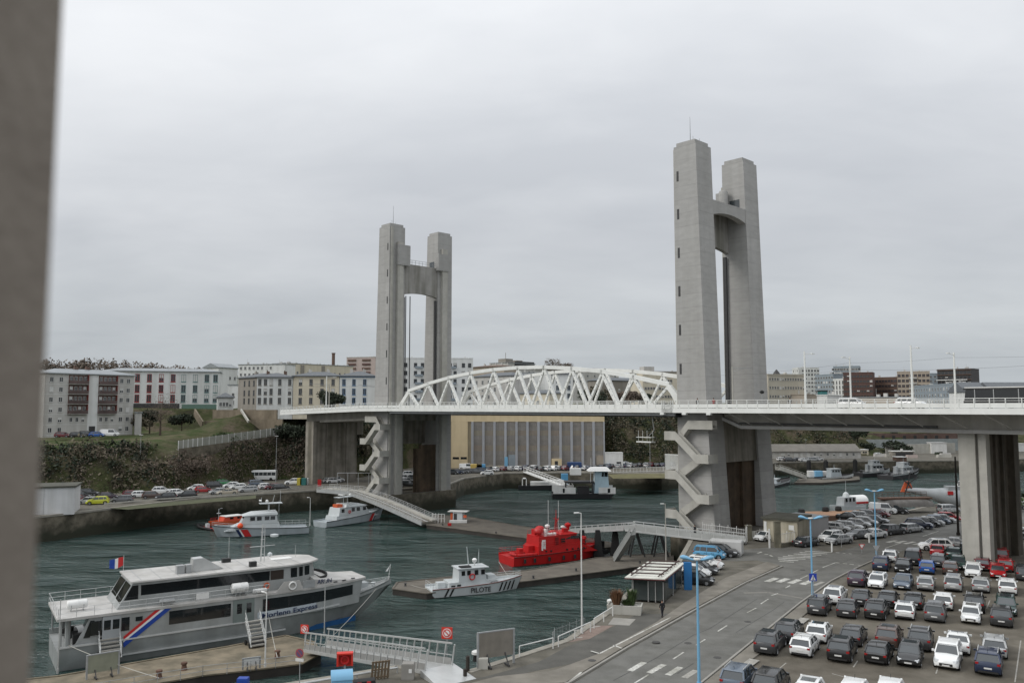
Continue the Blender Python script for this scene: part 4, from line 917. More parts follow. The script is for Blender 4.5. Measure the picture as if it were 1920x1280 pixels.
# main cabin following the hull
def ringshell(name, m, par, x0, x1, z0, z1, inset0, inset1, n=24, dx0=0, dx1=0, f=fhb):
    mb = MB(); rs = []
    for i in range(n+1):
        u = i/n; xa = x0+(x1-x0)*u; xb = (x0+dx0)+(x1+dx1-x0-dx0)*u
        a = max(.05, f(xa)-inset0); b_ = max(.05, f(xb)-inset1)
        rs.append([(xa, -a, z0), (xb, -b_, z1), (xb, b_, z1), (xa, a, z0)])
    mb.rings(rs); return mb.build(name, m, par, smooth=30)
mc = ringshell('main_cabin', ALUH, t, 4.0, 34.2, 2.4, 5.15, 0.0, 0.02, dx0=.9, dx1=.6)
ringshell('upper_deck', FW_, t, -.2, 35.3, 5.15, 5.42, -.12, -.12)
mb = MB(); band(mb, fhb, 21.2, 33.2, lambda x: 3.35+.02*(x-21), lambda x: 4.78, .03, 14); mb.build('window', GLS, mc)
mb = MB(); band(mb, fhb, 10.8, 17.5, lambda x: 3.35, lambda x: 4.78, .03); mb.build('window', GLS, mc)
for a, b_, c, d in ((2.95, 4.0, 3.3, 4.75), (5.95, 6.75, 3.35, 4.75), (7.35, 8.05, 4.2, 4.65)):
    mb = MB(); band(mb, fhb, a, b_, lambda x: c, lambda x: d, .035, 1); mb.build('window', GLS, mc)
mb = MB(); band(mb, fhb, 4.1, 5.85, lambda x: 2.4, lambda x: 5.1, .05, 1); dr = mb.build('door', BG, mc)
for a in (4.25, 5.1): mb = MB(); band(mb, fhb, a, a+.65, lambda x: 3.7, lambda x: 4.7, .07, 1); mb.build('door_window', GLS, dr) if False else mb.build('window', GLS, mc)
mb = MB(); band(mb, fhb, 17.75, 20.2, lambda x: 2.5, lambda x: 5.05, .05, 2); mb.build('door', mat('door_grey_green', (.16, .19, .18), .5, .1, 1), mc)
for a in (18.2, 19.3): mb = MB(); band(mb, fhb, a, a+.55, lambda x: 3.5, lambda x: 4.6, .07, 1); mb.build('window', GLS, mc)
mb = MB(); mb.hexa([(1.6, -4.3, 2.5), (3.9, -4.45, 2.5), (3.9, -4.35, 2.5), (1.6, -4.2, 2.5)], [(2.9, -4.3, 5.1), (4.2, -4.45, 5.1), (4.2, -4.35, 5.1), (2.9, -4.2, 5.1)]); mb.build('aft_panel', ALUH, mc)
mb = MB(); mb.hexa([(2.35, -4.42, 3.1), (2.95, -4.46, 3.1), (2.95, -4.3, 3.1), (2.35, -4.3, 3.1)], [(2.95, -4.42, 4.8), (3.35, -4.46, 4.8), (3.35, -4.3, 4.8), (2.95, -4.3, 4.8)]); mb.build('window', GLS, mc)
mb = MB(); mb.hexa([(3.3, -4.0, 2.5), (3.5, -4.0, 2.5), (3.5, 4, 2.5), (3.3, 4, 2.5)], [(4.3, -4, 5.1), (4.5, -4, 5.1), (4.5, 4, 5.1), (4.3, 4, 5.1)]); mb.build('rear_glass', GLS, mc)
mb = MB()
for y in (-4.3, 4.3): mb.tube((.25, y, 2.4), (.25, y, 5.2), .10, 8)
mb.tube((1.0, -3.2, 2.0), (1.0, -3.2, 5.2), .28, 8); mb.tube((1.1, 3.0, 2.0), (1.1, 3.0, 5.2), .28, 8); mb.build('deck_pillar', ALUH, t)
mb = MB(); mb.box((1.6, -2.4, 1.95), (2.6, -1.6, 3.1)); mb.box((1.2, .4, 1.95), (2.4, 2.0, 2.9)); mb.build('deck_box', DRK, t)
mb = MB()
for a in (.9, 1.4): mb.lathe((a, -2.6+a, 3.2), [(.05, 0), (.4, .1), (.4, .5), (.05, .6)], 10)
mb.build('fender', BLK, t)
# tricolour band
for name_, poly, m in (('red_stripe', [(6.2, 2.75), (6.2, 2.4), (9.85, 5.1), (9.35, 5.1)], TRR), ('white_stripe', [(6.2, 2.4), (6.2, 2.15), (10.25, 5.1), (9.85, 5.1)], TRW), ('blue_stripe', [(6.2, 2.15), (6.25, 1.6), (11.0, 5.1), (10.25, 5.1)], TRB)):
    mb = MB(); mb.side(poly, -4.66, -4.615 if name_ != 'red_stripe' else -4.612); mb.build(name_, m, mc)
def curvetext(txt, size, m, parent, xc, z, yoff, wid=None, slope=0.0):
    o = textmesh(txt, size, m, parent, (0, 0, 0), (0, 0, 0)); xs = [v.co.x for v in o.data.vertices]; sc_ = 1 if wid is None else wid/(max(xs)-min(xs))
    for v in o.data.vertices:
        x, y, z_ = v.co; X_ = xc+x*sc_; v.co = (X_, -fhb(X_)-yoff-z_, z+y+slope*(X_-xc))
    return o
mb = MB(); band(mb, fhb, 20.6, 27.9, lambda x: 2.60+.035*(x-20), lambda x: 3.30+.035*(x-20), .02, 10); mb.build('name_panel', mat('name_panel_white', (.42, .47, .50), .5, .04, 1), mc)
curvetext('Morlenn Express', .78, NAVY, mc, 24.55, 2.98, .14, 6.9, .035)
# forward wedge with name
mb = MB(); xs_ = [27.6, 29, 30.5, 32, 33.3, 34.4]; rs = []
for x in xs_:
    zt = 6.35-(x-27.6)*.16; hb = fhb(x)-.02
    rs.append([(x, -hb, 5.43), (x, -hb+.05, zt-.05), (x, -hb*.45, zt+.12), (x, hb*.45, zt+.12), (x, hb-.05, zt-.05), (x, hb, 5.43)])
mb.rings(rs); wd = mb.build('foredeck_cover', FW_, t, smooth=30)
curvetext('ARUN', .72, NAVY, wd, 29.0, 5.88, .08, 2.0, -.03)
mb = MB()
for x in (30.3, 31.6, 33.0): mb.box((x, -fhb(x)-.01, 5.52), (x+.5, -fhb(x)+.2, 5.62))
mb.build('vent', DRK, wd)
# upper cabin
def ucf(x): return 3.55 if x < 24.5 else max(.4, 3.55*math.sqrt(max(.02, 1-((x-24.5)/4.6)**2*.9)))
uc = ringshell('upper_cabin', ALUH, t, 5.6, 28.6, 5.42, 8.1, 0, .12, 30, dx0=1.6, dx1=-.5, f=ucf)
def ucw(x): return ucf(x)-.06
for a, b_ in ((8.0, 22.3),): mb = MB(); band(mb, ucw, a, b_, lambda x: 6.65, lambda x: 7.75, .02, 4); mb.build('window', GLS, uc)
mb = MB(); band(mb, ucw, 22.4, 24.0, lambda x: 6.65, lambda x: 7.75, .02, 1); mb.build('window', mat('brown_glass', (.05, .04, .035), .1, .1, 1), uc)
for a, b_ in ((24.9, 25.7), (26.0, 26.5), (26.8, 27.5)):
    for sd in (-1, 1): mb = MB(); band(mb, ucw, a, b_, lambda x: 6.7, lambda x: 7.8, .04, 1, sd); mb.build('window', GLS, uc)
mb = MB()
for i in range(7):
    y0 = -2.2+i*.62; mb.box((28.4-(abs(y0+.3)**2)*.25, y0, 6.9), (28.62-(abs(y0+.3)**2)*.25, y0+.5, 7.75))
mb.build('windscreen', GLS, uc)
mb = MB(); mb.hexa([(5.9, -3.2, 6.0), (5.95, -.2, 6.0), (6.2, -.2, 6.0), (6.2, -3.2, 6.0)], [(6.95, -3.2, 7.8), (6.95, -.2, 7.8), (7.2, -.2, 7.8), (7.2, -3.2, 7.8)]); mb.hexa([(5.95, .2, 6.0), (5.95, 3.2, 6.0), (6.2, 3.2, 6.0), (6.2, .2, 6.0)], [(6.95, .2, 7.8), (6.95, 3.2, 7.8), (7.2, 3.2, 7.8), (7.2, .2, 7.8)]); mb.build('rear_glass', GLS, uc)
mb = MB(); mb.hexa([(6.3, -3.62, 6.35), (7.7, -3.62, 6.35), (7.7, -3.5, 6.35), (6.3, -3.5, 6.35)], [(7.1, -3.58, 7.8), (7.7, -3.58, 7.8), (7.7, -3.4, 7.8), (7.1, -3.4, 7.8)]); mb.build('window', GLS, uc)
rf = ringshell('roof', FW_, t, 6.9, 29.0, 8.1, 8.26, -.25, -.2, 30, f=lambda x: ucf(min(x, 28.9)))
mb = MB()
for x in range(8, 28, 2): mb.box((x, -3.6, 8.262), (x+.06, 3.6, 8.28))
mb.build('roof_seam', GRYS, rf)
mb = MB(); mb.rings([[(27.5+math.cos(a)*r_*1.0+1.0, math.sin(a)*r_*3.3/2.0, z_) for a in [(-1.45+i*.29) for i in range(11)]] for r_, z_ in ((2.0, 5.5), (2.05, 6.35), (1.9, 6.35), (1.85, 5.5))], cap=False); mb.build('dark_coaming', BLK, t, flip=True)
mb = MB(); mb.side([(13.8, 8.26), (13.9, 9.7), (15.0, 9.75), (17.3, 8.3)], -1.7, -.3); mb.build('exhaust_casing', ALU, rf)
mb = MB(); mb.box((12.0, -2.2, 8.26), (12.8, -1.3, 9.2)); mb.box((13.0, -2.2, 8.26), (13.6, -1.3, 9.2)); mb.build('vent_box', GRYS, rf)
mb = MB(); mb.box((23.8, 0.3, 8.27), (26.4, 1.6, 8.33)); mb.build('roof_hatch', TRW, rf)
mb = MB(); mb.box((20.2, -2.6, 8.26), (21.0, -2.0, 8.85)); mb.box((18.2, 2.0, 8.26), (19.2, 2.6, 8.75)); mb.build('deck_box', CARBLK, rf)
mb = MB()
for dx, dy in ((0, 0), (.5, 0), (.25, .45)): mb.tube((22.2+dx, dy, 8.3), (22.4+dx*.6, dy*.6, 12.8), .05, 5)
for z_ in (9.2, 10.1, 11, 11.9): mb.tube((22.2, 0, z_), (22.75, 0, z_), .03, 4); mb.tube((22.2, 0, z_), (22.5, .4, z_), .03, 4)
mb.tube((20.9, 0, 10.2), (24.0, 0, 10.2), .04, 4); mb.tube((19, 2.3, 8.3), (19, 2.3, 11.3), .03, 4); mb.tube((27, 1, 8.3), (27, 1, 9.8), .025, 4)
mt = mb.build('mast', ALU, rf)
mb = MB(); mb.lathe((23.9, 0, 11.2), [(.1, 0), (.5, .05), (.5, .3), (.1, .38)], 12); mb.build('radar', BW, mt); mb = MB(); mb.lathe((23.2, -.6, 8.9), [(.05, 0), (.3, .2), (.3, .4), (.05, .6)], 10); mb.build('radar', BW, mt)
mb = MB(); rs = []
for i in range(9):
    x = -i*.2; rs.append([(7.2+x*.9, 3.4+.12*math.sin(i*.9), 9.9-.03*i), (7.2+x*.9, 3.4+.12*math.sin(i*.9+.6), 8.9-.04*i-.12*math.sin(i*.5))])
vs = [p for r_ in rs for p in r_]; mb.add(vs, [(2*i, 2*i+1, 2*i+3, 2*i+2) for i in range(8)]); mb.m = [0, 0, 0, 1, 1, 2, 2, 2]
fl = mb.build('flag', [TRR, TRW, TRB], rf, flip=True)
mb = MB(); mb.tube((7.25, 3.4, 8.2), (7.25, 3.4, 10.05), .03, 5); mb.build('flagstaff', ALU, rf)
def raft(x, y, z_, r_=.42, ln=1.7, m=TRW, nm='life_raft'):
    mb = MB(); mb.rings([[(x+a, y+math.cos(i*.4488)*q, z_+math.sin(i*.4488)*q) for i in range(14)] for a, q in ((-ln/2, r_*.8), (-ln/2+.1, r_), (-.05, r_), (0, r_*1.04), (.05, r_), (ln/2-.1, r_), (ln/2, r_*.8))])
    o = mb.build(nm, m, t, smooth=40); mb = MB()
    for a in (-ln*.3, ln*.3): mb.bar((x+a, y-r_, z_-r_-.25), (x+a, y+r_, z_-r_-.2), .08, .08); mb.tube((x+a, y-r_*1.05, z_-r_-.25), (x+a, y-r_*1.05, z_), .03, 4)
    mb.build('cradle', GRYS, o)
raft(18.6, -4.1, 6.35, .55, 1.9); raft(2.0, -1.4, 6.1, .45, 2.0); raft(10.6, -4.2, 5.85, .25, 1.6, GRYS, 'fender'); raft(20.9, -4.25, 5.75, .26, 1.6)
mb = MB(); mb.box((13.6, -4.68, 5.7), (15.0, -4.62, 6.35)); mb.build('notice_board', TRW, t)
mb = MB(); mb.hexa([(22.6, -4.72, 5.3), (26.1, -4.72, 5.3), (26.1, -4.66, 5.3), (22.6, -4.66, 5.3)], [(23.7, -4.68, 6.5), (25.6, -4.68, 6.5), (25.6, -4.62, 6.5), (23.7, -4.62, 6.5)]); mb.build('ring_panel', FW_, t)
def ring(parent, c, r_=.38, m=ORG, nrm='y'):
    mb = MB(); rs = []
    for i in range(17):
        a = i*math.pi/8; cc = Vector((c[0]+math.cos(a)*r_, c[1], c[2]+math.sin(a)*r_)) if nrm == 'y' else Vector((c[0], c[1]+math.cos(a)*r_, c[2]+math.sin(a)*r_))
        rad = (cc-Vector(c)).normalized(); ax = Vector((0, 1, 0)) if nrm == 'y' else Vector((1, 0, 0))
        rs.append([cc+rad*math.cos(k*1.0472)*.09+ax*math.sin(k*1.0472)*.09 for k in range(6)])
    mb.rings(rs, cap=False); return mb.build('lifebuoy', m, parent, flip=False)
ring(t, (24.7, -4.78, 5.95), .42, TRW); ring(t, (21.9, -3.7, 6.1), .3, ORG)
mb = MB(); mb.box((26.1, -4.5, 5.42), (27.6, -4.38, 6.3)); mb.build('bulwark', GRYS, t)
ed = [(-.1, -fhb(0)-.0, 5.42), (21.9, -4.65, 5.42)]
railing(t, ed, 1.0, 1.6, ALU); railing(t, [(-.1, -4.6, 5.42), (-.15, 4.6, 5.42), (22, 4.6, 5.42)], 1.0, 1.5)
railing(t, [(34.4, -fhb(34.4)+.1, fsh(34.4)), (37, -fhb(37)+.1, fsh(37)), (39, -fhb(39)+.05, fsh(39)), (39.8, 0, fsh(39.8)), (39, fhb(39)-.05, fsh(39)), (37, fhb(37)-.1, fsh(37)), (34.4, fhb(34.4)-.1, fsh(34.4))], .35, 1.5)
mb = MB(); mb.tube((39.6, 0, 4.2), (39.9, 0, 6.2), .03, 4); mb.quad((39.85, 0, 6.1), (39.5, 0, 5.3), (39.2, .1, 5.3), mi=0); mb.build('jackstaff', TRW, t)
mb = MB(); mb.box((35.2, -.6, 3.6), (36.4, .6, 4.3)); mb.lathe((37.4, 0, 3.5), [(.25, 0), (.25, .5), (.35, .6), (.05, .65)], 10); mb.build('windlass', BW, t)
# --- generic working launch
def launch(name, lab, stern, bow, W_, zs, zb, hullm, group=None, bowfr=.45, bul=.3):
    t, L_ = boatroot(name, lab, 'boat', stern, bow, group)
    hull = hullmesh(L_, W_, zs, zb, bowfr, bul=bul).build('hull', hullm, t, smooth=30)
    return t, L_, hull
def sidetext(t, txt, size, m, x, z, L_, W_, side=-1, bow=.45, off=.06, lean=.18):
    o = textmesh(txt, size, m, t, (0, 0, 0), (0, 0, 0))
    for v in o.data.vertices:
        a, b_, c = v.co; X_ = x+a*(-side); fl_ = 1-(.2)*(.4+.6*max(0, (X_/L_-1+bow)/bow)); hh = hwid(L_, W_, X_, bow)
        fr = min(1, max(0, (z+b_-.1)/1.4)); v.co = (X_, side*(hh*(fl_+(1-fl_)*fr)+off+c), z+b_)
    return o
def house(t, x0, x1, hw0, z0, z1, rake_a=.3, rake_f=.7, taper=.2, m=BW, name='wheelhouse'):
    mb = MB(); mb.hexa([(x0, -hw0, z0), (x1, -hw0*.92, z0), (x1, hw0*.92, z0), (x0, hw0, z0)], [(x0+rake_a, -hw0+taper, z1), (x1-rake_f, -hw0*.92+taper, z1), (x1-rake_f, hw0*.92-taper, z1), (x0+rake_a, hw0-taper, z1)])
    return mb.build(name, m, t)
def wins(par, t, xs, hw, z0, z1, w_, taper=.1, m=GLS):
    for x in xs:
        mb = MB()
        for sd in (-1, 1): mb.hexa([(x, sd*(hw+.03), z0), (x+w_, sd*(hw+.03), z0), (x+w_, sd*(hw-.1), z0), (x, sd*(hw-.1), z0)], [(x, sd*(hw+.03-taper), z1), (x+w_, sd*(hw+.03-taper), z1), (x+w_, sd*(hw-.1-taper), z1), (x, sd*(hw-.1-taper), z1)])
        mb.build('window', m, par)
def front(par, x0, z0, x1, z1, hw, m=GLS):
    mb = MB(); mb.hexa([(x0+.04, -hw, z0), (x0+.04, hw, z0), (x0-.1, hw, z0), (x0-.1, -hw, z0)], [(x1+.04, -hw*.95, z1), (x1+.04, hw*.95, z1), (x1-.1, hw*.95, z1), (x1-.1, -hw*.95, z1)]); mb.build('windscreen', m, par)
def slash(t, hull, x, w_, m, z0, z1, L_, W_, lean=.8, bow=.45, off=.03):
    for sd in (-1, 1):
        mb = MB(); n = 4; vs = []
        for k in range(n+1):
            u = k/n; z_ = z0+(z1-z0)*u
            for e in (0, w_):
                X_ = x+e+lean*u; hh = hwid(L_, W_, X_, bow); fl_ = 1-.2*(.4+.6*max(0, (X_/L_-1+bow)/bow)); fr = min(1, max(0, (z_-.1)/max(.3, z1-.1)))
                vs.append((X_, sd*(hh*(fl_+(1-fl_)*fr)+off), z_))
        mb.add(vs, [(2*k, 2*k+1, 2*k+3, 2*k+2) for k in range(n)]); mb.build('hull_stripe', m, hull, flip=True)
def rubstrake(hull, L_, W_, zs, zb, m=BLK, bow=.45, off=.05):
    for sd in (-1, 1):
        mb = MB(); pts = [(L_*i/20, sd*(max(.05, hwid(L_, W_, L_*i/20, bow))+off*.4), zs+(zb-zs)*(i/20)**1.8-.08) for i in range(20)]+[(L_, 0, zb-.08)]
        mb.path(pts, .07, 5); mb.build('rubbing_strake', m, hull)
# coastguard launches
st_, bw_ = P(573, 999, WL), P(392, 1009, WL); st_.y += 1.5; bw_.y += 1.5
t, L_, hull = launch('patrol_launch', 'grey coastguard launch pointing left with a red slash and an orange buoy on deck', st_, bw_, 5.4, 1.5, 2.5, HG, 'coastguard launches by the left quay')
rubstrake(hull, L_, 5.4, 1.5, 2.5); slash(t, hull, L_*.60, 1.4, TRR, .1, 1.6, L_, 5.4, .9); slash(t, hull, L_*.60+1.45, .3, TRW, .1, 1.6, L_, 5.4, .9); slash(t, hull, L_*.60+1.8, .6, NAVY, .1, 1.6, L_, 5.4, .9)
sidetext(t, 'P621', .85, GRYS, L_*.82, 1.15, L_, 5.4, 1); sidetext(t, 'P621', .85, GRYS, L_*.82, 1.15, L_, 5.4, -1)
hs = house(t, L_*.30, L_*.88, 2.1, 1.3, 2.6, .3, 3.0, .15, BW, 'trunk_cabin')
hs = house(t, L_*.33, L_*.72, 2.0, 2.6, 4.4, .2, 1.0, .15, BW); wins(hs, t, [L_*.36, L_*.42, L_*.5, L_*.57], 1.92, 3.35, 4.1, .95, .06); front(hs, L_*.72-.45, 3.3, L_*.72-.85, 4.1, 1.6)
mb = MB(); mb.hexa([(L_*.33, -2.1, 4.4), (L_*.70, -1.9, 4.3), (L_*.70, 1.9, 4.3), (L_*.33, 2.1, 4.4)], [(L_*.34, -1.9, 5.0), (L_*.60, -1.4, 4.95), (L_*.60, 1.4, 4.95), (L_*.34, 1.9, 5.0)]); mb.build('roof', BW, t)
mb = MB(); mb.tube((L_*.42, -.8, 5), (L_*.42, -.8, 6.6), .08, 6); mb.tube((L_*.42, .8, 5), (L_*.42, .8, 6.6), .08, 6); mb.box((L_*.28, -1.1, 6.6), (L_*.52, 1.1, 6.72)); mb.tube((L_*.5, .2, 6.7), (L_*.5, .2, 8.0), .05, 5); mb.tube((L_*.3, .5, 6.7), (L_*.3, .5, 9.4), .03, 4); mb.tube((L_*.3, -1.9, 2.6), (L_*.3, -1.9, 7.0), .03, 4); mb.tube((L_*.38, 0, 6.7), (L_*.36, 0, 8.4), .04, 4); mb.build('mast', BW, t)
mb = MB(); mb.box((L_*.5, -1.0, 7.2), (L_*.52, 1.0, 7.36)); mb.lathe((L_*.44, 0, 6.75), [(.05, 0), (.3, .2), (.3, .5), (.05, .7)], 8); mb.build('radar', TRW, t)
mb = MB(); mb.lathe((L_*.72, 2.3, 1.75), [(.02, 0), (.45, .25), (.62, .65), (.45, 1.05), (.02, 1.3)], 12); mb.build('buoy', mat('bright_orange', (.8, .09, .02), .5, .04, 1), t, smooth=60)
railing(t, [(0, 2.4, 1.5), (L_*.3, 2.5, 1.6)], .9, 1.3); railing(t, [(0, -2.4, 1.5), (L_*.3, -2.5, 1.6)], .9, 1.3); railing(t, [(L_*.7, 2.0, 1.9), (L_*.9, 1.0, 2.3), (L_, 0, 2.5)], .7, 1.3)
st_, bw_ = P(596, 990, WL), P(716, 972, WL); st_.y += 2; bw_.y += 2
t, L_, hull = launch('patrol_launch', 'grey coastguard launch with a red slash and its bow to the right under the ramp', st_, bw_, 5.0, 1.4, 2.7, HG, 'coastguard launches by the left quay')
L_0 = L_; rubstrake(hull, L_, 5.0, 1.4, 2.7); slash(t, hull, L_*.66, 1.2, TRR, .1, 1.8, L_, 5.0, 1.0); slash(t, hull, L_*.66+1.25, .25, TRW, .1, 1.8, L_, 5.0, 1.0); slash(t, hull, L_*.66+1.55, .5, NAVY, .1, 1.8, L_, 5.0, 1.0)
house(t, L_*.16, L_*.84, 2.0, 1.2, 2.2, .2, 2.6, .15, BW, 'trunk_cabin')
hs = house(t, L_*.20, L_*.68, 1.9, 2.2, 4.0, .4, 1.2, .15, BW); wins(hs, t, [L_*.24, L_*.40, L_*.48, L_*.58], 1.84, 2.9, 3.7, .9, .06); front(hs, L_*.68-.5, 2.9, L_*.68-1.0, 3.7, 1.5)
mb = MB(); mb.hexa([(L_*.3, -2.0, 4.0), (L_*.66, -1.7, 3.9), (L_*.66, 1.7, 3.9), (L_*.3, 2.0, 4.0)], [(L_*.32, -1.8, 4.7), (L_*.52, -1.3, 4.6), (L_*.52, 1.3, 4.6), (L_*.32, 1.8, 4.7)]); mb.build('roof', BW, t)
mb = MB(); mb.tube((L_*.38, -.7, 4.7), (L_*.38, -.7, 6.2), .07, 6); mb.tube((L_*.38, .7, 4.7), (L_*.38, .7, 6.2), .07, 6); mb.box((L_*.24, -1, 6.2), (L_*.5, 1, 6.3)); mb.tube((L_*.3, 0, 6.3), (L_*.3, 0, 9), .03, 4); mb.tube((L_*.44, .5, 6.3), (L_*.44, .5, 8), .03, 4); mb.build('mast', BW, t)
mb = MB(); mb.box((L_*.3, -.9, 6.7), (L_*.33, .9, 6.85)); mb.lathe((L_*.45, 0, 6.3), [(.05, 0), (.28, .2), (.28, .5), (.05, .6)], 8); mb.build('radar', TRW, t)
mb = MB(); mb.box((L_*.22, -.8, 4.0), (L_*.3, .8, 4.7)); mb.build('engine_box', ORG, t); ring(hs, (L_*.36, -1.98, 2.9), .3, TRR)
railing(t, [(L_*.7, -2.0, 2.0), (L_*.9, -1.0, 2.4), (L_, 0, 2.7), (L_*.9, 1.0, 2.4)], .7, 1.3); railing(t, [(0, -2.3, 1.4), (L_*.18, -2.3, 1.4)], .8, 1.2)
# orange survey boat and dinghy behind the first launch
st_, bw_ = P(442, 988, WL), P(372, 996, WL); st_.y += 6; bw_.y += 6
t, L_, hull = launch('rescue_boat', 'orange rescue boat half hidden behind the bow of the coastguard launch', st_, bw_, 3.6, 1.6, 2.0, ORG); t.scale = (1, 1, .72)
hs = house(t, L_*.1, L_*.7, 1.5, 1.5, 3.0, .1, .8, .1, mat('orange_red', (.55, .07, .03), .5, .08, 1), 'cabin'); mb = MB(); mb.box((L_*.1, -1.5, 3.0), (L_*.62, 1.5, 3.15)); mb.build('roof', TRW, t); wins(hs, t, [L_*.2, L_*.4], 1.45, 2.2, 2.8, .8)
mb = MB(); mb.tube((L_*.75, .4, 1.8), (L_*.75, .4, 5.6), .06, 5); mb.tube((L_*.75, .4, 5.6), (L_*.65, .4, 5.8), .05, 5); mb.box((L_*.71, .1, 4.2), (L_*.79, .8, 4.35)); mb.build('mast', BW, t)
railing(t, [(L_*.6, -1.6, 1.8), (L_*.9, -.8, 1.9)], .8, 1, TRR)
st_, bw_ = P(392, 1000, WL), P(358, 993, WL); st_.y += 4; bw_.y += 4
t, L_ = boatroot('rubber_dinghy', 'small dark rubber dinghy with a red edge at the launch bow', 'boat', st_, bw_)
mb = MB()
for sy in (-1, 1): mb.path([(0, sy*.9, .35), (L_*.7, sy*.85, .4), (L_*.92, sy*.4, .55), (L_, 0, .65)], .28, 8)
mb.build('tube', BLK, t, smooth=60); mb = MB(); mb.box((.2, -.7, .2), (L_*.75, .7, .35)); mb.build('floor', RED, t); mb = MB(); mb.box((-.3, -.3, .2), (.3, .3, 1.3)); mb.build('outboard_motor', BW, t); mb = MB(); mb.box((L_*.4, -.35, .3), (L_*.5, .35, 1.3)); mb.build('console', BW, t)
# pilot launch
sn = P(822, 1121, WL); bw_ = P(962, 1090, WL); bw_.y += 1.6
dd = (Vector((bw_.x-sn.x, bw_.y-sn.y, 0))).normalized(); st_ = sn+Vector((-dd.y, dd.x, 0))*2.0
tip = P(978, 1074, WL+2.2); L_ = (Vector((tip.x-st_.x, tip.y-st_.y, 0))).length; bwv = Vector((tip.x, tip.y, 0))
t, L_, hull = launch('pilot_boat', 'small white pilot boat marked PILOTE moored beside the dark pontoon', st_, bwv, 4.2, 1.35, 2.0, BW)
rubstrake(hull, L_, 4.2, 1.35, 2.0, mat('dull_red_strake', (.16, .05, .04), .6, .2, 1), off=.03)
sidetext(t, 'PILOTE', 1.0, BLK, L_*.50, .72, L_, 4.2, -1, off=.12)
for x in (L_*.12, L_*.17): slash(t, hull, x, .3, BLK, .15, 1.2, L_, 4.2, .5)
for x in (L_*.70, L_*.75, L_*.80, L_*.85): slash(t, hull, x, .3, BLK, .25, 1.5, L_, 4.2, .5)
house(t, L_*.18, L_*.78, 1.6, 1.1, 1.95, .1, 1.6, .1, BW, 'trunk_cabin')
hs = house(t, L_*.28, L_*.58, 1.5, 1.9, 3.75, .1, .35, .1, BW); wins(hs, t, [L_*.31, L_*.37, L_*.45, L_*.52], 1.44, 2.85, 3.5, .55, .05); front(hs, L_*.58-.2, 2.8, L_*.58-.38, 3.5, 1.1)
mb = MB(); mb.box((L_*.27, -1.55, 3.75), (L_*.60, 1.55, 3.87)); mb.build('roof', BW, t)
hs2 = house(t, L_*.60, L_*.72, 1.1, 1.9, 2.5, .1, .5, .1, BW, 'skylight')
wins(hs2, t, [L_*.62, L_*.67], 1.58, 1.35, 1.65, .6, .0); wins(hs2, t, [L_*.2, L_*.26], 1.58, 1.35, 1.65, .6, 0)
mb = MB(); mb.box((L_*.31, -1.2, 3.87), (L_*.42, 0, 4.05)); mb.build('deck_box', BLK, t)
mb = MB(); mb.tube((L_*.42, .1, 3.85), (L_*.40, .1, 6.7), .10, 6, .05); mb.tube((L_*.54, .5, 3.85), (L_*.54, .5, 6.2), .025, 4); mb.tube((L_*.52, .2, 3.8), (L_*.53, .2, 5.8), .025, 4); mb.build('mast', BW, t)
mb = MB(); mb.lathe((L_*.48, 0, 3.9), [(.1, 0), (.1, .4), (.35, .6), (.38, .9), (.15, 1.1)], 10); mb.build('radar', TRW, t, smooth=50)
ring(t, (L_*.42, -1.6, 2.6), .4, TRR)
railing(t, [(0.1, -1.9, 1.3), (0.1, 1.9, 1.3)], .7, 1.0); railing(t, [(.1, -1.9, 1.3), (L_*.25, -2.0, 1.35)], .7, 1.0); railing(t, [(L_*.6, -1.8, 1.5), (L_*.85, -1.1, 1.8), (L_*.99, 0, 2.0), (L_*.85, 1.1, 1.8), (L_*.6, 1.8, 1.5)], .6, 1.1)
mb = MB(); mb.box((L_*.08, -.6, 1.1), (L_*.16, .6, 1.9)); mb.build('engine_box', BW, t)
# red fire boat
sn = P(962, 1064, WL); bwp = P(1125, 1030, WL+2); dd = Vector((bwp.x-sn.x, bwp.y-sn.y, 0)).normalized(); st_ = sn+Vector((-dd.y, dd.x, 0))*3.2
bwv = P(1124, 1018, WL+2.2)
t, L_, hull = launch('fire_boat', 'bright red fire boat with a large superstructure moored at the pontoon', st_, (bwv.x, bwv.y, 0), 6.4, 2.0, 2.9, RED)
rubstrake(hull, L_, 6.4, 2.0, 2.9, BLK); FW = 6.4
mb = MB(); mb.box((.3, -2.9, 1.66), (L_*.26, 2.9, 1.70)); mb.build('aft_deck', DECKG, t)
hs = house(t, L_*.26, L_*.90, 2.6, 1.7, 3.6, .0, 3.5, .1, RED, 'deckhouse'); h2 = house(t, L_*.27, L_*.68, 2.3, 3.6, 5.5, .1, 1.4, .1, RED, 'bridge_house')
h3 = house(t, L_*.50, L_*.73, 2.1, 3.6, 5.7, .2, 1.0, .15, RED); wins(h3, t, [L_*.56, L_*.61, L_*.66], 2.08, 4.6, 5.2, .9, .08); front(h3, L_*.73-.45, 4.5, L_*.73-.8, 5.2, 1.7)
wins(hs, t, [L_*.50], 2.5, 4.1, 4.9, .8, .08)
mb = MB(); mb.hexa([(L_*.50, -2.3, 5.6), (L_*.70, -2.0, 5.6), (L_*.70, 2.0, 5.6), (L_*.50, 2.3, 5.6)], [(L_*.52, -1.8, 6.0), (L_*.64, -1.5, 6.0), (L_*.64, 1.5, 6.0), (L_*.52, 1.8, 6.0)]); mb.build('roof', RED, t)
mb = MB()
for x, y in ((L_*.31, -.8), (L_*.37, .8)): mb.lathe((x, y, 5.4), [(.3, 0), (.35, .6), (.85, .8), (.9, 1.4), (.5, 1.8), (.05, 1.9)], 12)
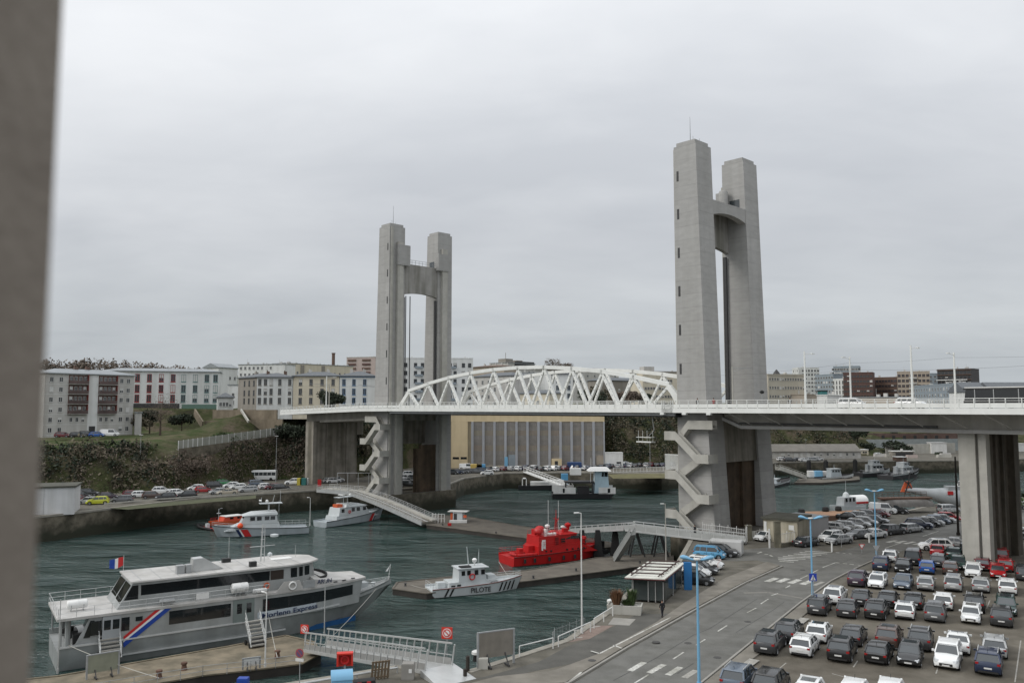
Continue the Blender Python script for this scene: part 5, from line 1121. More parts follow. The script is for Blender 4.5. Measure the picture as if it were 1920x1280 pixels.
mb.lathe((L_*.68, 1.0, 5.9), [(.3, 0), (.3, .6), (.6, .9), (.6, 1.3), (.1, 1.6)], 10); mb.build('water_monitor', RED, t, smooth=50)
mb = MB(); mb.tube((L_*.52, 0, 5.8), (L_*.52, 0, 10.6), .12, 6, .05); mb.tube((L_*.52, -.9, 8.6), (L_*.52, .9, 8.6), .06, 5); mb.tube((L_*.50, -.9, 8), (L_*.52, -.9, 9.0), .05, 4); mb.tube((L_*.50, 0, 5.8), (L_*.52, 0, 9.5), .06, 4); mb.tube((L_*.54, 0, 5.8), (L_*.52, 0, 9.5), .06, 4); mast = mb.build('mast', RED, t)
mb = MB(); mb.tube((L_*.46, .8, 5.5), (L_*.46, .8, 12.6), .035, 4); mb.tube((L_*.57, .8, 5.5), (L_*.57, .8, 12.4), .035, 4); mb.build('antenna', TRW, t)
mb = MB()
for x in (L_*.38, L_*.41, L_*.44, L_*.47): mb.lathe((x, -1.2, 5.5), [(.28, 0), (.33, .25), (.28, .5), (.05, .55)], 10)
mb.lathe((L_*.45, 0.8, 5.5), [(.1, 0), (.1, 1.2), (.45, 1.4), (.45, 1.8), (.05, 2)], 10); mb.lathe((L_*.63, 1.2, 5.9), [(.1, 0), (.1, .4), (.4, .6), (.4, .9), (.05, 1)], 10); mb.box((L_*.35, -1.9, 5.5), (L_*.365, -1.3, 7.0)); mb.build('fire_gear', TRW, t)
mb = MB()
for x in (3.0, 3.5, 4.0):
    mb.box((L_*.28+x-3+.2, -2.68, 2.8), (L_*.28+x-3+.45, -2.6, 4.6)) if x < 3.2 else None
mb.box((L_*.30, -2.5, 2.7), (L_*.335, -2.4, 4.9)); mb.build('hose_reel', TRW, t)
mb = MB(); mb.path([(L_*.03+a, b_, 2.1) for a, b_ in ((.5, -2), (4.5, -2), (5.4, -1.2), (5.4, 0), (4.5, .6), (.5, .6), (.5, -2))], .28, 8); mb.box((1.8, -1.5, 2), (2.6, -.4, 3.3)); mb.build('tender', RED, t)
railing(t, [(.1, -3.0, 2.0), (L_*.26, -3.0, 2.0)], .9, 1.2, RED); railing(t, [(.1, -3.0, 2.0), (.1, 3.0, 2.0), (L_*.26, 3.0, 2.0)], .9, 1.2, RED)
mb = MB(); mb.lathe((L_*.80, -.6, 3.2), [(.3, 0), (.3, .6), (.6, .9), (.5, 1.4), (.1, 1.5)], 10); mb.build('water_monitor', RED, t)
mb = MB(); mb.box((L_*.93, -1.6, .6), (L_+.9, 1.6, 1.5)); mb.box((L_*.97, -.8, 1.5), (L_+.6, .8, 3.2)); mb.tube((L_+.2, -1.2, 1.5), (L_+.2, 1.2, 1.5), .4, 8); mb.build('bow_fender', BLK, t)
for k, x in enumerate((L_*.34, L_*.39, L_*.56, L_*.62, L_*.68, L_*.74)):
    mb = MB(); mb.rings([[(x+math.cos(i*.785)*.2, yy, 2.55+math.sin(i*.785)*.2) for i in range(8)] for yy in (-2.62, -2.5)]); mb.build('porthole', GLS, t)
mb = MB(); mb.box((L_*.44, -2.36, 3.7), (L_*.475, -2.28, 5.2)); mb.build('door', mat('dark_red_door', (.16, .008, .008), .5, .1, 1), t)
railing(t, [(L_*.26, -2.7, 3.6), (L_*.55, -2.5, 3.6)], .9, 1.0, RED); railing(t, [(L_*.28, -2.2, 5.5), (L_*.48, -2.2, 5.5), (L_*.48, 2.2, 5.5), (L_*.28, 2.2, 5.5)], .8, 1.0, RED)
railing(t, [(L_*.72, -2.3, 2.5), (L_*.9, -1.3, 2.7), (L_*.99, 0, 2.9), (L_*.9, 1.3, 2.7)], .8, 1.2, RED)
mb = MB()
for x in (L_*.1, L_*.2, L_*.35, L_*.5, L_*.62): mb.tube((x, -3.32, .7), (x, -3.32, 1.5), .22, 8)
mb.build('fender', BLK, t)
mb = MB(); mb.box((L_*.55, -1.6, 6.0), (L_*.60, -1.0, 6.8)); mb.box((L_*.31, .6, 5.5), (L_*.35, 1.8, 6.6)); mb.box((L_*.20, -1, 1.7), (L_*.255, 1, 3.6)); mb.build('locker', RED, t)
t.scale = (1, 1, .84)
# black work barge and ferry at the far quay
st_, bw_ = P(972, 918, WL), P(1078, 930, WL)
st_.y += 2; bw_.y = st_.y
t, L_ = boatroot('work_barge', 'low dark barge with pale cargo lying at the foot of the ramp', 'boat', st_, bw_)
hullmesh(L_, 7, 1.5, 1.9, .2, bul=.4).build('hull', HK, t)
mb = MB(); mb.box((4, -2.5, 1.4), (10, 2, 2.6)); mb.hexa([(10, -2, 1.4), (16, -2, 1.4), (16, 2, 1.4), (10, 2, 1.4)], [(10.5, -1.6, 3.2), (15, -1.6, 3.2), (15, 1.6, 3.2), (10.5, 1.6, 3.2)]); mb.build('cargo', OFFW, t)
mb = MB(); mb.box((1.2, -2, 1.4), (1.5, 1, 3.8)); mb.box((1.2, -2, 3.6), (2.8, 1, 3.8)); mb.box((2.5, -2, 1.4), (2.8, 1, 3.8)); mb.build('frame', OFFW, t); mb = MB(); mb.box((14.4, -1.5, 1.4), (16.6, 1, 5.2)); mb.build('tank', BLU, t)
st_, bw_ = P(1035, 933, WL), P(1150, 930, WL); bw_.y = st_.y
t, L_ = boatroot('work_ferry', 'black hulled work ferry with a tall pale blue wheelhouse at the far quay', 'boat', st_, bw_)
hullmesh(L_, 7.5, 1.6, 1.9, .12, bul=.5).build('hull', HK, t)
for a, b_ in ((.2, L_*.36), (L_*.72, L_-.3)):
    mb = MB()
    for sy in (-3.72, 3.72): mb.box((a, sy, 1.6), (b_, sy+.12, 3.5))
    mb.build('bulwark', OFFW, t)
mb = MB(); mb.box((L_*.16, -3.75, 1.9), (L_*.19, -3.6, 3.2)); mb.box((L_*.86, -3.75, 1.9), (L_*.90, -3.6, 3.2)); mb.build('porthole', GLS, t)
mb = MB(); mb.box((L_*.20, -2.5, 4.6), (L_*.66, 2.5, 5.1)); mb.box((L_*.20, -2.5, 1.5), (L_*.22, -2.2, 4.6)); mb.box((L_*.62, -2.5, 1.5), (L_*.64, -2.2, 4.6)); mb.box((L_*.4, -2, 1.5), (L_*.58, 1.5, 3.4)); mb.build('loading_frame', HK, t)
hs = house(t, L_*.66, L_*.90, 2.4, 1.6, 8.2, .3, .5, .2, mat('pale_blue_paint', (.38, .50, .56), .5, .08, 1)); wins(hs, t, [L_*.70, L_*.76, L_*.82], 2.12, 6.6, 7.9, 1.0, .05)
mb = MB(); mb.hexa([(L_*.56, -3, 8.2), (L_*.93, -3, 8.2), (L_*.93, 3, 8.2), (L_*.56, 3, 8.2)], [(L_*.62, -2.2, 9.2), (L_*.88, -2.2, 9.2), (L_*.88, 2.2, 9.2), (L_*.62, 2.2, 9.2)]); mb.build('roof', TRW, t); mb = MB(); mb.tube((L_*.62, 0, 9), (L_*.62, 0, 12), .06, 5); mb.build('mast', OFFW, t)
for x in (L_*.60, L_*.66): 
    mb = MB(); mb.tube((x, -2.6, 5), (x, -2.6, 8.2), .08, 5); mb.build('roof_post', OFFW, t)
# grey navy craft at the right
def navy(px0, py0, px1, py1, W_, zs, zb, hullm, housem, lab, hx=(.3, .6), hh=3.0, name='harbour_launch', tall=False, skirt=True):
    st_, bw_ = P(px0, py0, WL), P(px1, py1, WL); t, L_, hull = launch(name, lab, st_, bw_, W_, zs, zb, hullm, 'navy craft at the far right quay')
    if skirt:
        mb = MB()
        for sd in (-1, 1):
            vs = []
            for i in range(15):
                x = L_*i/14; hh_ = max(.1, hwid(L_, W_, x)); z_ = zs+(zb-zs)*(i/14)**1.8; vs += [(x, sd*(hh_+.04), z_), (x, sd*(hh_*.93+.06), z_*.55)]
            mb.add(vs, [(2*i, 2*i+1, 2*i+3, 2*i+2) for i in range(14)])
        mb.build('topside_band', mat('topside_pale', (.42, .44, .44), .5, .1, .6), hull, flip=True)
    hs = house(t, L_*hx[0], L_*hx[1], W_*.30, zs-.2, zs+hh, .2, .8, .2, housem); wins(hs, t, [L_*(hx[0]+(hx[1]-hx[0])*k) for k in (.12, .38, .62)], W_*.30-.13, zs+hh-1.1, zs+hh-.35, L_*(hx[1]-hx[0])*.18, .05); front(hs, L_*hx[1]-.55, zs+hh-1.1, L_*hx[1]-.75, zs+hh-.35, W_*.2)
    mb = MB(); mb.box((L_*hx[0], -W_*.3, zs+hh), (L_*hx[1]-.5, W_*.3, zs+hh+.15)); mb.build('roof', BW, t)
    mb = MB(); xm = L_*(hx[0]+hx[1])/2; mb.tube((xm, 0, zs+hh), (xm, 0, zs+hh+(3.4 if tall else 1.5)), .12, 6, .05)
    if tall:
        mb.tube((xm, -1.2, zs+hh+1.5), (xm, 1.2, zs+hh+1.5), .06, 4); mb.tube((xm-.8, 0, zs+hh), (xm, 0, zs+hh+2), .07, 4); mb.box((xm-.2, -1.0, zs+hh+1.2), (xm+.2, 1.0, zs+hh+1.4))
    mb.build('mast', housem, t)
    if tall:
        h2 = house(t, L_*(hx[0]+.06), L_*(hx[1]-.10), W_*.22, zs+hh+.15, zs+hh+1.9, .1, .5, .1, housem, 'upper_bridge'); wins(h2, t, [L_*(hx[0]+.10), L_*(hx[0]+.20)], W_*.22-.05, zs+hh+.9, zs+hh+1.5, L_*.06, .05)
        mb = MB(); mb.lathe((L_*(hx[0]-.06), 0, zs), [(.7, 0), (.6, 2.6), (.65, 2.8), (.3, 2.9)], 10); mb.build('funnel', housem, t)
        mb = MB(); mb.lathe((L_*.12, 0, zs-.3), [(.5, 0), (.5, .8), (.8, .9), (.1, 1.2)], 10); mb.box((L_*.84, -.7, zs), (L_*.9, .7, zs+1.3)); mb.build('winch', DRK, t)
        railing(t, [(0.3, -W_*.42, zs), (L_*.4, -W_*.47, zs)], .9, 1.3, OFFW); mb = MB(); mb.box((L_*.5, -W_*.33, zs+.3), (L_*.56, -W_*.29, zs+1.2)); mb.build('life_raft', TRW, t)
    return t, L_
navy(1512, 914, 1466, 909-2, 5, 1.3, 1.9, HK, OFFW, 'grey launch with a dark hull partly hidden by the big tower', (.25, .5), 1.6) if False else navy(1440, 914, 1481, 905, 5, 1.2, 2.2, HK, HG, 'pale launch whose bow peeps out right of the big tower', (.2, .4), 1.4)
navy(1534, 901, 1600, 899, 5.0, 1.3, 2.4, HK, HG, 'grey open launch with a white topside beside a blue tarpaulin', (.30, .62), 3.0)
t, L_ = navy(1608, 894, 1668, 892, 6.5, 2.0, 3.2, HK, BG, 'grey navy tug moored behind the other tug, left one of the pair', (.35, .75), 2.6, 'navy_tug', True)
t, L_ = navy(1660, 899, 1722, 893, 7.0, 1.9, 3.6, HK, BG, 'grey navy tug with tyre fenders along its rounded bow, right one of the pair', (.38, .72), 2.4, 'navy_tug', True)
mb = MB()
for i in range(9):
    x = L_*(.45+i*.06); hh_ = hwid(L_, 7, x); mb.lathe((x, -hh_-.12, 1.5+i*.15), [(.1, 0), (.35, .1), (.35, .5), (.1, .6)], 8)
mb.build('tyre_fender', BLK, t)
# launch with white liferaft roof at brown barge
t, L_, hull = launch('harbour_launch', 'small dark windowed launch with thin mast lying beyond the brown barge', P(1612, 958, WL), P(1556, 962, WL), 4.0, 1.6, 2.2, BW)
hs = house(t, L_*.25, L_*.66, 1.5, 1.4, 4.0, .1, .3, .1, BG); wins(hs, t, [L_*.3, L_*.42, L_*.54], 1.44, 2.9, 3.8, .6, .05); mb = MB(); mb.tube((L_*.45, 0, 4), (L_*.45, 0, 8.2), .07, 5, .03); mb.lathe((L_*.45, 0, 4), [(.9, 0), (.7, .8), (.3, 1.2), (.05, 1.3)], 8); mb.build('mast', BW, t)
t, L_ = boatroot('covered_launch', 'white roofed launch with red trim behind the parked van', 'boat', P(1590, 955, WL), P(1622, 953, WL))
hullmesh(L_, 4, 1.4, 1.6, .3).build('hull', BW, t); mb = MB(); mb.rings([[(x, math.cos(a)*1.9, 2.2+math.sin(a)*1.6) for a in [i*math.pi/8 for i in range(9)]] for x in (.3, L_-.6)]); mb.build('canopy', TRW, t, smooth=50); mb = MB(); mb.box((.4, -2.0, 1.7), (L_-.8, -1.92, 2.2)); mb.build('trim', RED, t)
# brown barge
mb = MB(); t = thing('brown_barge', 'long low barge with a rusty orange brown deck behind the white walled building', 'barge', (0, 0, 0))
q = [P(1497, 968, -3.9), P(1600, 966, -3.9), P(1690, 957, -3.9), P(1690, 950, -3.9), P(1590, 957, -3.9), P(1500, 959, -3.9)]
mb.prism([(a.x, a.y) for a in q], -5.8, -3.9); mb.build('hull', RST, t)
mb = MB(); mb.prism([(a.x, a.y) for a in q], -3.896, -3.85); mb.build('deck', mat('orange_brown_deck', (.26, .15, .09), .9, .2, .4, .2), t)
mb = MB(); 
for px, py in ((1503, 962), (1548, 958), (1572, 957)): c = P(px, py, -3.8); mb.lathe((c.x, c.y, -3.85), [(.8, 0), (.9, .5), (.7, 1.1), (.1, 1.2)], 8)
mb.build('mooring_post', BLK, t)
# old submarine-like rusty hulk and helicopter
a, b_ = P(1752, 959, 0), P(1642, 961, 0)
t, L_ = boatroot('rusty_hulk', 'long rounded rusty grey hulk with a railed deck lying below the helicopter', 'boat', a, b_); t.location.z = 1.3
mb = MB(); rs = []
for i in range(15):
    u = i/14; r_ = 1.9*(1-abs(2*u-1)**5)**.5+.05; rs.append([(L_*u, math.cos(k*math.pi/8)*r_, math.sin(k*math.pi/8)*r_*.9) for k in range(9)])
mb.rings(rs); mb.build('hull', mat('hulk_grey', (.17, .16, .15), .85, .3, .4, .3, stain=.4), t, smooth=60)
mb = MB(); mb.box((1, -1.0, 1.5), (L_-1, 1.0, 1.85)); mb.build('deck', RST, t); railing(t, [(1, -1.0, 1.85), (L_-1, -1.0, 1.85)], 1.0, 1.2, RST, r=.05)
# helicopter on the deck by the pier
hp = P(1716, 931, 4.0)
Yh = 190.0; nose = V(1702, 918, Yh); tl = V(1800, 926, Yh-3)
t = thing('helicopter', 'large pale grey helicopter with an orange tail fin left of the tall pier', 'helicopter', V(1702, 930, Yh), R(-4))
mb = MB(); rs = []   # tail boom to the left, body to the right
for x, r_, z_ in ((-.6, .3, 1.4), (.5, .5, 1.4), (2.5, .75, 1.1), (5, 1.15, .6), (7.5, 1.75, .1), (10, 2.2, -.3), (16, 2.3, -.3), (19, 1.5, -.5), (20.5, .3, -.7)):
    rs.append([(x, math.cos(k*math.pi/6)*r_, z_+math.sin(k*math.pi/6)*r_*1.05) for k in range(12)])
mb.rings(rs); mb.build('fuselage', BG, t, smooth=60)
mb = MB(); mb.hexa([(-1.6, -.15, .9), (1.4, -.2, .9), (1.4, .2, .9), (-1.6, .15, .9)], [(-.5, -.1, 3.4), (.5, -.1, 3.4), (.5, .1, 3.4), (-.5, .1, 3.4)]); mb.build('tail_fin', ORG, t)
mb = MB()
for an in (35, 80, 145, 250, 300): mb.bar((.1, -.35, 2.9), (.1+math.cos(R(an))*2.5, -.35, 2.9+math.sin(R(an))*2.5), .06, .28)
mb.build('tail_rotor', DRK, t)
mb = MB(); mb.lathe((11.5, 0, 1.9), [(.9, 0), (.8, .8), (.4, 1.1), (.3, 1.6)], 10); mb.build('rotor_hub', OFFW, t)
mb = MB()
for an in (5, 65, 125, 175, 245, 305): mb.bar((11.5, 0, 3.4), (11.5+math.cos(R(an))*8.5, math.sin(R(an))*8.5, 3.2), .45, .06)
mb.build('rotor_blade', DRK, t)
mb = MB(); mb.box((8.5, -1.2, 1.2), (15, 1.2, 2.4)); mb.build('engine_cowling', BG, t); mb = MB(); mb.box((8, -1.95, .6), (9.2, -1.8, 1.4)); mb.build('red_panel', RED, t)
mb = MB()
for x, y in ((8, 0), (15, -1.9), (15, 1.9)): mb.tube((x, y, -2.8), (x, y, -1.0), .12, 6); mb.tube((x, y-.2, -2.6), (x, y+.2, -2.6), .5, 10)
mb.build('landing_gear', BLK, t)
b0 = t.location
mb = MB(); mb.box((3, -3.5, -b0.z-.2), (24, 3.5, -3.1)); t2 = mb.build('helicopter_platform', COND); t2.location = b0; t2.rotation_euler = (0, 0, R(-4)); tag(t2, 'grey platform that carries the helicopter beside the pier', 'platform')
# people on the rusty hulk are too small to read
# ------------------------------------------------------------ pontoons, ramps, gangways
PD = mat('pontoon_deck', (.115, .102, .082), .9, .3, .4, .3); PDK = mat('pontoon_side', (.04, .035, .03), .9, .3, .5, .3); PDM = mat('mossy_deck', (.16, .14, .095), .9, .35, .5, .3, col2=(.24, .20, .14))
def pontoon(name, lab, pts, z=-4.4, m=PD, edge=PDK, pz=None):
    q = [P(x, y, z) for x, y in pts]; t = thing(name, lab, 'pontoon', (q[0].x, q[0].y, 0)); o = Vector((q[0].x, q[0].y, 0))
    mb = MB(); mb.prism([((a-o).x, (a-o).y) for a in q], WL-.5, z); mb.build('float', edge, t)
    mb = MB(); mb.prism([((a-o).x, (a-o).y) for a in q], z+.004, z+.05); mb.build('deck', m, t)
    mb = MB(); 
    for a, b_ in zip(q, q[1:]+q[:1]): mb.bar(a-o+Vector((0, 0, .08)), b_-o+Vector((0, 0, .08)), .25, .14)
    mb.build('edge_beam', m, t)
    return t, o
fp, fo_ = pontoon('floating_dock', 'mossy floating dock in the foreground where the ferry is tied up', [(20,1330),(380,1267),(470,1257),(566,1245),(602,1226),(588,1204),(535,1192),(430,1212),(110,1268),(40,1275)], -4.4, PDM)
pontoon('floating_dock', 'long grey floating dock reaching from the curved ramp towards the red boat', [(800,984),(905,998),(1010,1012),(1130,1028),(1165,1022),(1060,1000),(960,984),(868,967),(812,966)], -4.5)
pontoon('floating_dock', 'dark floating dock between the pilot boat and the red fire boat', [(736,1104),(800,1113),(985,1090),(1110,1074),(1262,1054),(1262,1036),(1120,1046),(985,1070),(860,1080),(745,1092)], -4.5)
# ferry dock furniture
q = [P(*a, -4.35) for a in ((60,1322),(380,1268),(470,1258),(562,1246))]
mb = MB()
for a, b_ in zip(q, q[1:]):
    for z_ in (.55, 1.05): mb.tube(a+Vector((0, 0, z_)), b_+Vector((0, 0, z_)), .025, 4)
    n = int((b_-a).length/2)
    for i in range(n+1): c = a.lerp(b_, i/n); mb.tube(c, c+Vector((0, 0, 1.05)), .03, 4)
tag(mb.build('dock_railing', GRYS), 'thin railing along the near edge of the ferry dock', 'railing')
def steps(px, py, px2, py2, wd, lab, base=-4.35, rise=2.2, cage=True):
    a = P(px, py, base); t = thing('boarding_steps', lab, 'steps', a, FA+R(90), 'boarding steps at the ferry')
    mb = MB(); n = 7
    for i in range(n):
        y = i/n; mb.box((i*.32, -wd/2, rise*(i+.6)/n), (i*.32+.34, wd/2, rise*(i+1)/n))
    mb.build('treads', mat('grating', (.30, .29, .26), .7, .1, 3), t)
    mb = MB()
    for sy in (-wd/2, wd/2):
        mb.bar((-.1, sy, .2), (2.3, sy, rise), .06, .2)
        for z_ in (.5, 1.0): mb.tube((0, sy, .3+z_), (2.3, sy, rise+z_), .03, 5)
        for k in range(4): mb.tube((k*.75, sy, .2+rise*k*.75/2.3), (k*.75, sy, 1.3+rise*k*.75/2.3), .03, 5)
    mb.build('handrail', ALU, t)
    mb = MB()
    for sy in (-wd/2, wd/2):
        for x in (.4, 2.0): mb.rings([[(x+math.cos(k*.6283)*.28, sy+e, .28+math.sin(k*.6283)*.28) for k in range(10)] for e in (-.08, .08)])
    mb.build('wheel', BLK, t); mb = MB(); mb.box((.3, -wd/2+.1, .3), (2.1, wd/2-.1, .5)); mb.build('chassis', DRK, t)
    return t
steps(208, 1238, 0, 0, 2.0, 'wide metal boarding steps at the stern door of the ferry')
steps(484, 1214, 0, 0, 1.6, 'tall wheeled boarding steps at the forward door of the ferry', rise=2.5)
def box_on(name, lab, cat, px, py, z, sx, sy, sz, m, rz=0, z0=0, extra=None, group=None):
    p = P(px, py, z); t = thing(name, lab, cat, (p.x, p.y, z+z0), rz, group)
    mb = MB(); mb.rings([[(-sx/2*k, -sy/2*k, h_), (sx/2*k, -sy/2*k, h_), (sx/2*k, sy/2*k, h_), (-sx/2*k, sy/2*k, h_)] for k, h_ in ((.96, 0), (1, sz*.08), (1, sz*.94), (.95, sz))]); mb.build('body', m, t)
    if extra: extra(t)
    return t
def board(name, lab, px0, py0, px1, py1, z, h0, h1, m, cat='board'):
    a, b_ = P(px0, py0, z), P(px1, py1, z); d = b_-a; t = thing(name, lab, cat, a, math.atan2(d.y, d.x)); L_ = d.length
    mb = MB(); mb.box((0, -.04, h0), (L_, .04, h1)); mb.build('panel', m, t)
    mb = MB()
    for x in (0, L_): mb.box((x-.08, -.08, 0), (x+.08, .08, h1+.06))
    mb.box((-.08, -.07, h1), (L_+.08, .07, h1+.1)); mb.build('frame', GRYS, t)
    mb = MB()
    for x in (L_*.25, L_*.75): mb.bar((x, .05, .1), (x, -.9, .1), .12, .12); mb.bar((x, -.8, .1), (x, 0, h0+.3), .08, .08)
    mb.build('brace', DRK, t); return t
board('notice_board', 'blank grey green board standing on the ferry dock by the stern steps', 162, 1273, 222, 1262, -4.35, .5, 2.2, mat('board_green', (.24, .25, .19), .7, .15, .8))
board('notice_board', 'big blank grey board on struts at the quay edge', 896, 1252, 963, 1242, 0.02, .75, 2.85, mat('board_grey', (.22, .20, .17), .7, .15, .8, stain=.2))
board('dock_sign', 'low white information sign on the ferry dock near the lamp', 455, 1256, 487, 1252, -4.35, .45, 1.1, OFFW, 'sign')
for i, (px, py) in enumerate(((298,1270),(345,1255),(520,1232))):
    p = P(px, py, -4.35); mb = MB(); mb.lathe((p.x, p.y, -4.35), [(.35, 0), (.3, .1), (.22, .5), (.32, .6), (.3, .75), (.05, .8)], 12); tag(mb.build('mooring_bollard', RST, smooth=50), ['rusty bollard on the dock beside the notice board', 'rusty bollard on the dock below the ferry windows', 'rusty bollard on the dock right of the tall boarding steps'][i], 'bollard', 'dock bollards')
def pole_lamp(name, lab, px, py, z, h, m, kind='single', rz=0, group=None, r=.08):
    p = P(px, py, z); t = thing(name, lab, 'street lamp', p, rz, group)
    mb = MB(); mb.tube((0, 0, 0), (0, 0, h), r, 8, r*.6); mb.tube((0, 0, 0), (0, 0, .5), r*1.5, 8); mb.build('pole', m, t, smooth=40)
    if kind == 'double':
        for sd in (-1, 1):
            mb = MB(); rs = []
            for u, w_, hh, dz in ((.0, .08, .08, 0), (.25, .12, .09, -.06), (.5, .15, .11, -.02), (.78, .24, .17, .08), (1.08, .27, .19, .14), (1.32, .12, .09, .15)):
                rs.append([(sd*u, math.cos(k*math.pi/4)*w_, h+dz+math.sin(k*math.pi/4)*hh) for k in range(8)])
            mb.rings(rs); mb.build('lamp_head', LBL, t, smooth=60)
        mb = MB(); mb.lathe((0, 0, h-.1), [(.05, 0), (.3, .06), (.3, .14), (.05, .18)], 12); mb.build('hub', OFFW, t)
    elif kind == 'single':
        mb = MB(); mb.tube((0, 0, h), (.35, 0, h+.06), r*.6, 6); mb.build('arm', m, t); mb = MB(); mb.rings([[(x, math.cos(k*math.pi/4)*w_, h+.06+math.sin(k*math.pi/4)*.07) for k in range(8)] for x, w_ in ((.25, .04), (.38, .11), (.68, .10), (.78, .03))]); mb.build('lamp_head', TRW, t, smooth=60)
    elif kind == 'flat':
        mb = MB(); mb.box((-.5, -.2, h), (.5, .2, h+.12)); mb.build('lamp_head', TRW, t)
    return t
pole_lamp('dock_lamp', 'slim white lamp pole standing on the ferry dock beside the forward steps', 497, 1250, -4.35, 7.4, OFFW, 'single', R(150), 'dock lamps')
pole_lamp('dock_lamp', 'slim grey pole without a lamp at the dock end of the alloy gangway', 608, 1192, -4.35, 6.4, ALU, 'none', 0, 'dock lamps', .07)
pole_lamp('dock_lamp', 'slim grey mast at the ferry stern on the left end of the dock', 108, 1262, -4.35, 7.2, ALU, 'none', 0, 'dock lamps', .07)
pole_lamp('dock_lamp', 'small white lamp post at the first coastguard launch stern', 581, 985, -4.4, 6.2, OFFW, 'single', R(180), 'dock lamps')
pole_lamp('dock_lamp', 'small white lamp post over the orange rescue boat', 405, 990, -4.4, 6.0, OFFW, 'single', R(10), 'dock lamps') if False else None
pole_lamp('street_lamp', 'tall pale pole at the water edge in front of the red boat bow', 1091, 1187, 0, 11.6, OFFW, 'single', R(200), 'slim quay poles', .09)
pole_lamp('street_lamp', 'tall slim pole between the glass shelter and the tower stair', 1249, 1062, 0, 8.6, mat('pole_concrete', (.36, .34, .30), .8, .1, 1), 'single', R(200), 'slim quay poles', .09)
pole_lamp('blue_street_lamp', 'blue double headed street lamp nearest the camera beside the road', 1311, 1290, 0, 10.0, LBL, 'double', R(-4), 'blue double street lamps', .13)
pole_lamp('blue_street_lamp', 'blue double headed street lamp carrying the pedestrian crossing sign', 1524, 1131, 0, 9.5, LBL, 'double', R(-6), 'blue double street lamps', .12)
pole_lamp('blue_street_lamp', 'blue double headed street lamp carrying the back of a triangular sign', 1644, 1059, 0, 10.3, LBL, 'double', R(-2), 'blue double street lamps', .12)
pole_lamp('street_lamp', 'thin lamp post on the left quay before the dark cliff', 261, 915, 0, 14.5, GRYS, 'flat', 0, 'left bank lamp posts', .1)
pole_lamp('street_lamp', 'thin lamp post beside the coach on the left quay', 517, 903, 0, 13.5, GRYS, 'flat', 0, 'left bank lamp posts', .1)
pole_lamp('street_lamp', 'lamp post on the far quay before the dark slope left of the big tower', 1219, 876, 0, 11, GRYS, 'flat', 0, 'far quay lamp posts', .1)
pole_lamp('street_lamp', 'lamp post on the far quay before the long low building', 1512, 866, 0, 9, GRYS, 'flat', 0, 'far quay lamp posts', .1)
pole_lamp('street_lamp', 'dark wooden post rising beside the pier', 1797, 1003, 0, 13.5, mat('tarred_wood', (.03, .025, .02), .9, .2, 1), 'none', 0, None, .22)
# lattice-sided ramps
def ramp(name, lab, a, b_, wd, h, m, panel=None, step=1.6, cat='gangway', mats2=None):
    a, b_ = Vector(a), Vector(b_); d = b_-a; L_ = math.hypot(d.x, d.y); t = thing(name, lab, cat, a, math.atan2(d.y, d.x)); dz = d.z/L_
    Z = lambda x: dz*x
    mb = MB(); mb.bar((0, 0, 0), (L_, 0, d.z), wd, .18); mb.build('walkway', mats2 or m, t)
    for sy in (-wd/2, wd/2):
        mb = MB(); mb.bar((0, sy, h), (L_, sy, Z(L_)+h), .13, .13); mb.bar((0, sy, h*.5), (L_, sy, Z(L_)+h*.5), .06, .06); mb.bar((0, sy, 0), (L_, sy, Z(L_)), .16, .3)
        n = int(L_/step)
        for i in range(n+1):
            x = L_*i/n; mb.bar((x, sy, Z(x)), (x+ (0 if panel else .45), sy, Z(x)+h), .10, .10)
        mb.build('side_truss', m, t)
        if panel:
            mb = MB(); mb.bar((0, sy*1.02, h*.4), (L_, sy*1.02, Z(L_)+h*.4), .04, h*.6); mb.build('side_panel', panel, t)
    return t
a = P(592, 1215, -3.9); b_ = P(822, 1254, .35)
g = ramp('alloy_gangway', 'grey alloy gangway with slanting posts from the quay down to the ferry dock', a, b_, 2.6, 1.9, ALU, None, 1.35)
mb = MB(); L_ = math.hypot((b_-a).x, (b_-a).y); dz = (b_-a).z/L_
for sy in (-1.3, 1.3): mb.bar((0, sy*.98, .35), (L_, sy*.98, (b_-a).z+.35), .04, .7)
mb.build('kick_plate', mat('dull_alloy', (.26, .26, .25), .5, .12, 1), g)
mb = MB(); mb.hexa([(L_-.2, -1.6, -.3), (L_+3, -1.8, -.33), (L_+3, 1.8, -.33), (L_-.2, 1.6, -.3)], [(L_-.2, -1.6, .28+dz*L_-.1), (L_+3, -1.8, dz*L_-.3), (L_+3, 1.8, dz*L_-.3), (L_-.2, 1.6, .28+dz*L_-.1)]); mb.build('landing_plate', ALU, g)
c0 = P(606, 916, .4); c1 = P(668, 921, .3); c2 = P(712, 936, -.6); c3 = P(806, 977, -3.9)
t = thing('curved_ramp', 'long curved grey ramp sweeping down from the left quay to the floating dock', 'ramp', c0); c0v = Vector(c0)
pts = [c0, c0.lerp(c1, .5), c1, c2.lerp((c1+c3)/2, .15), c2.lerp(c3, .33), c2.lerp(c3, .66), c3]
def ribbon(off0, off1, z0, z1, nm, m):
    mb = MB(); rs = []
    for i, p in enumerate(pts):
        d = (pts[min(i+1, len(pts)-1)]-pts[max(i-1, 0)]); n_ = Vector((-d.y, d.x, 0)).normalized(); q = p-c0v
        a = q+n_*off0; b2 = q+n_*off1; rs.append([a+Vector((0, 0, z0)), b2+Vector((0, 0, z0)), b2+Vector((0, 0, z1)), a+Vector((0, 0, z1))])
    mb.rings(rs); mb.build(nm, m, t)
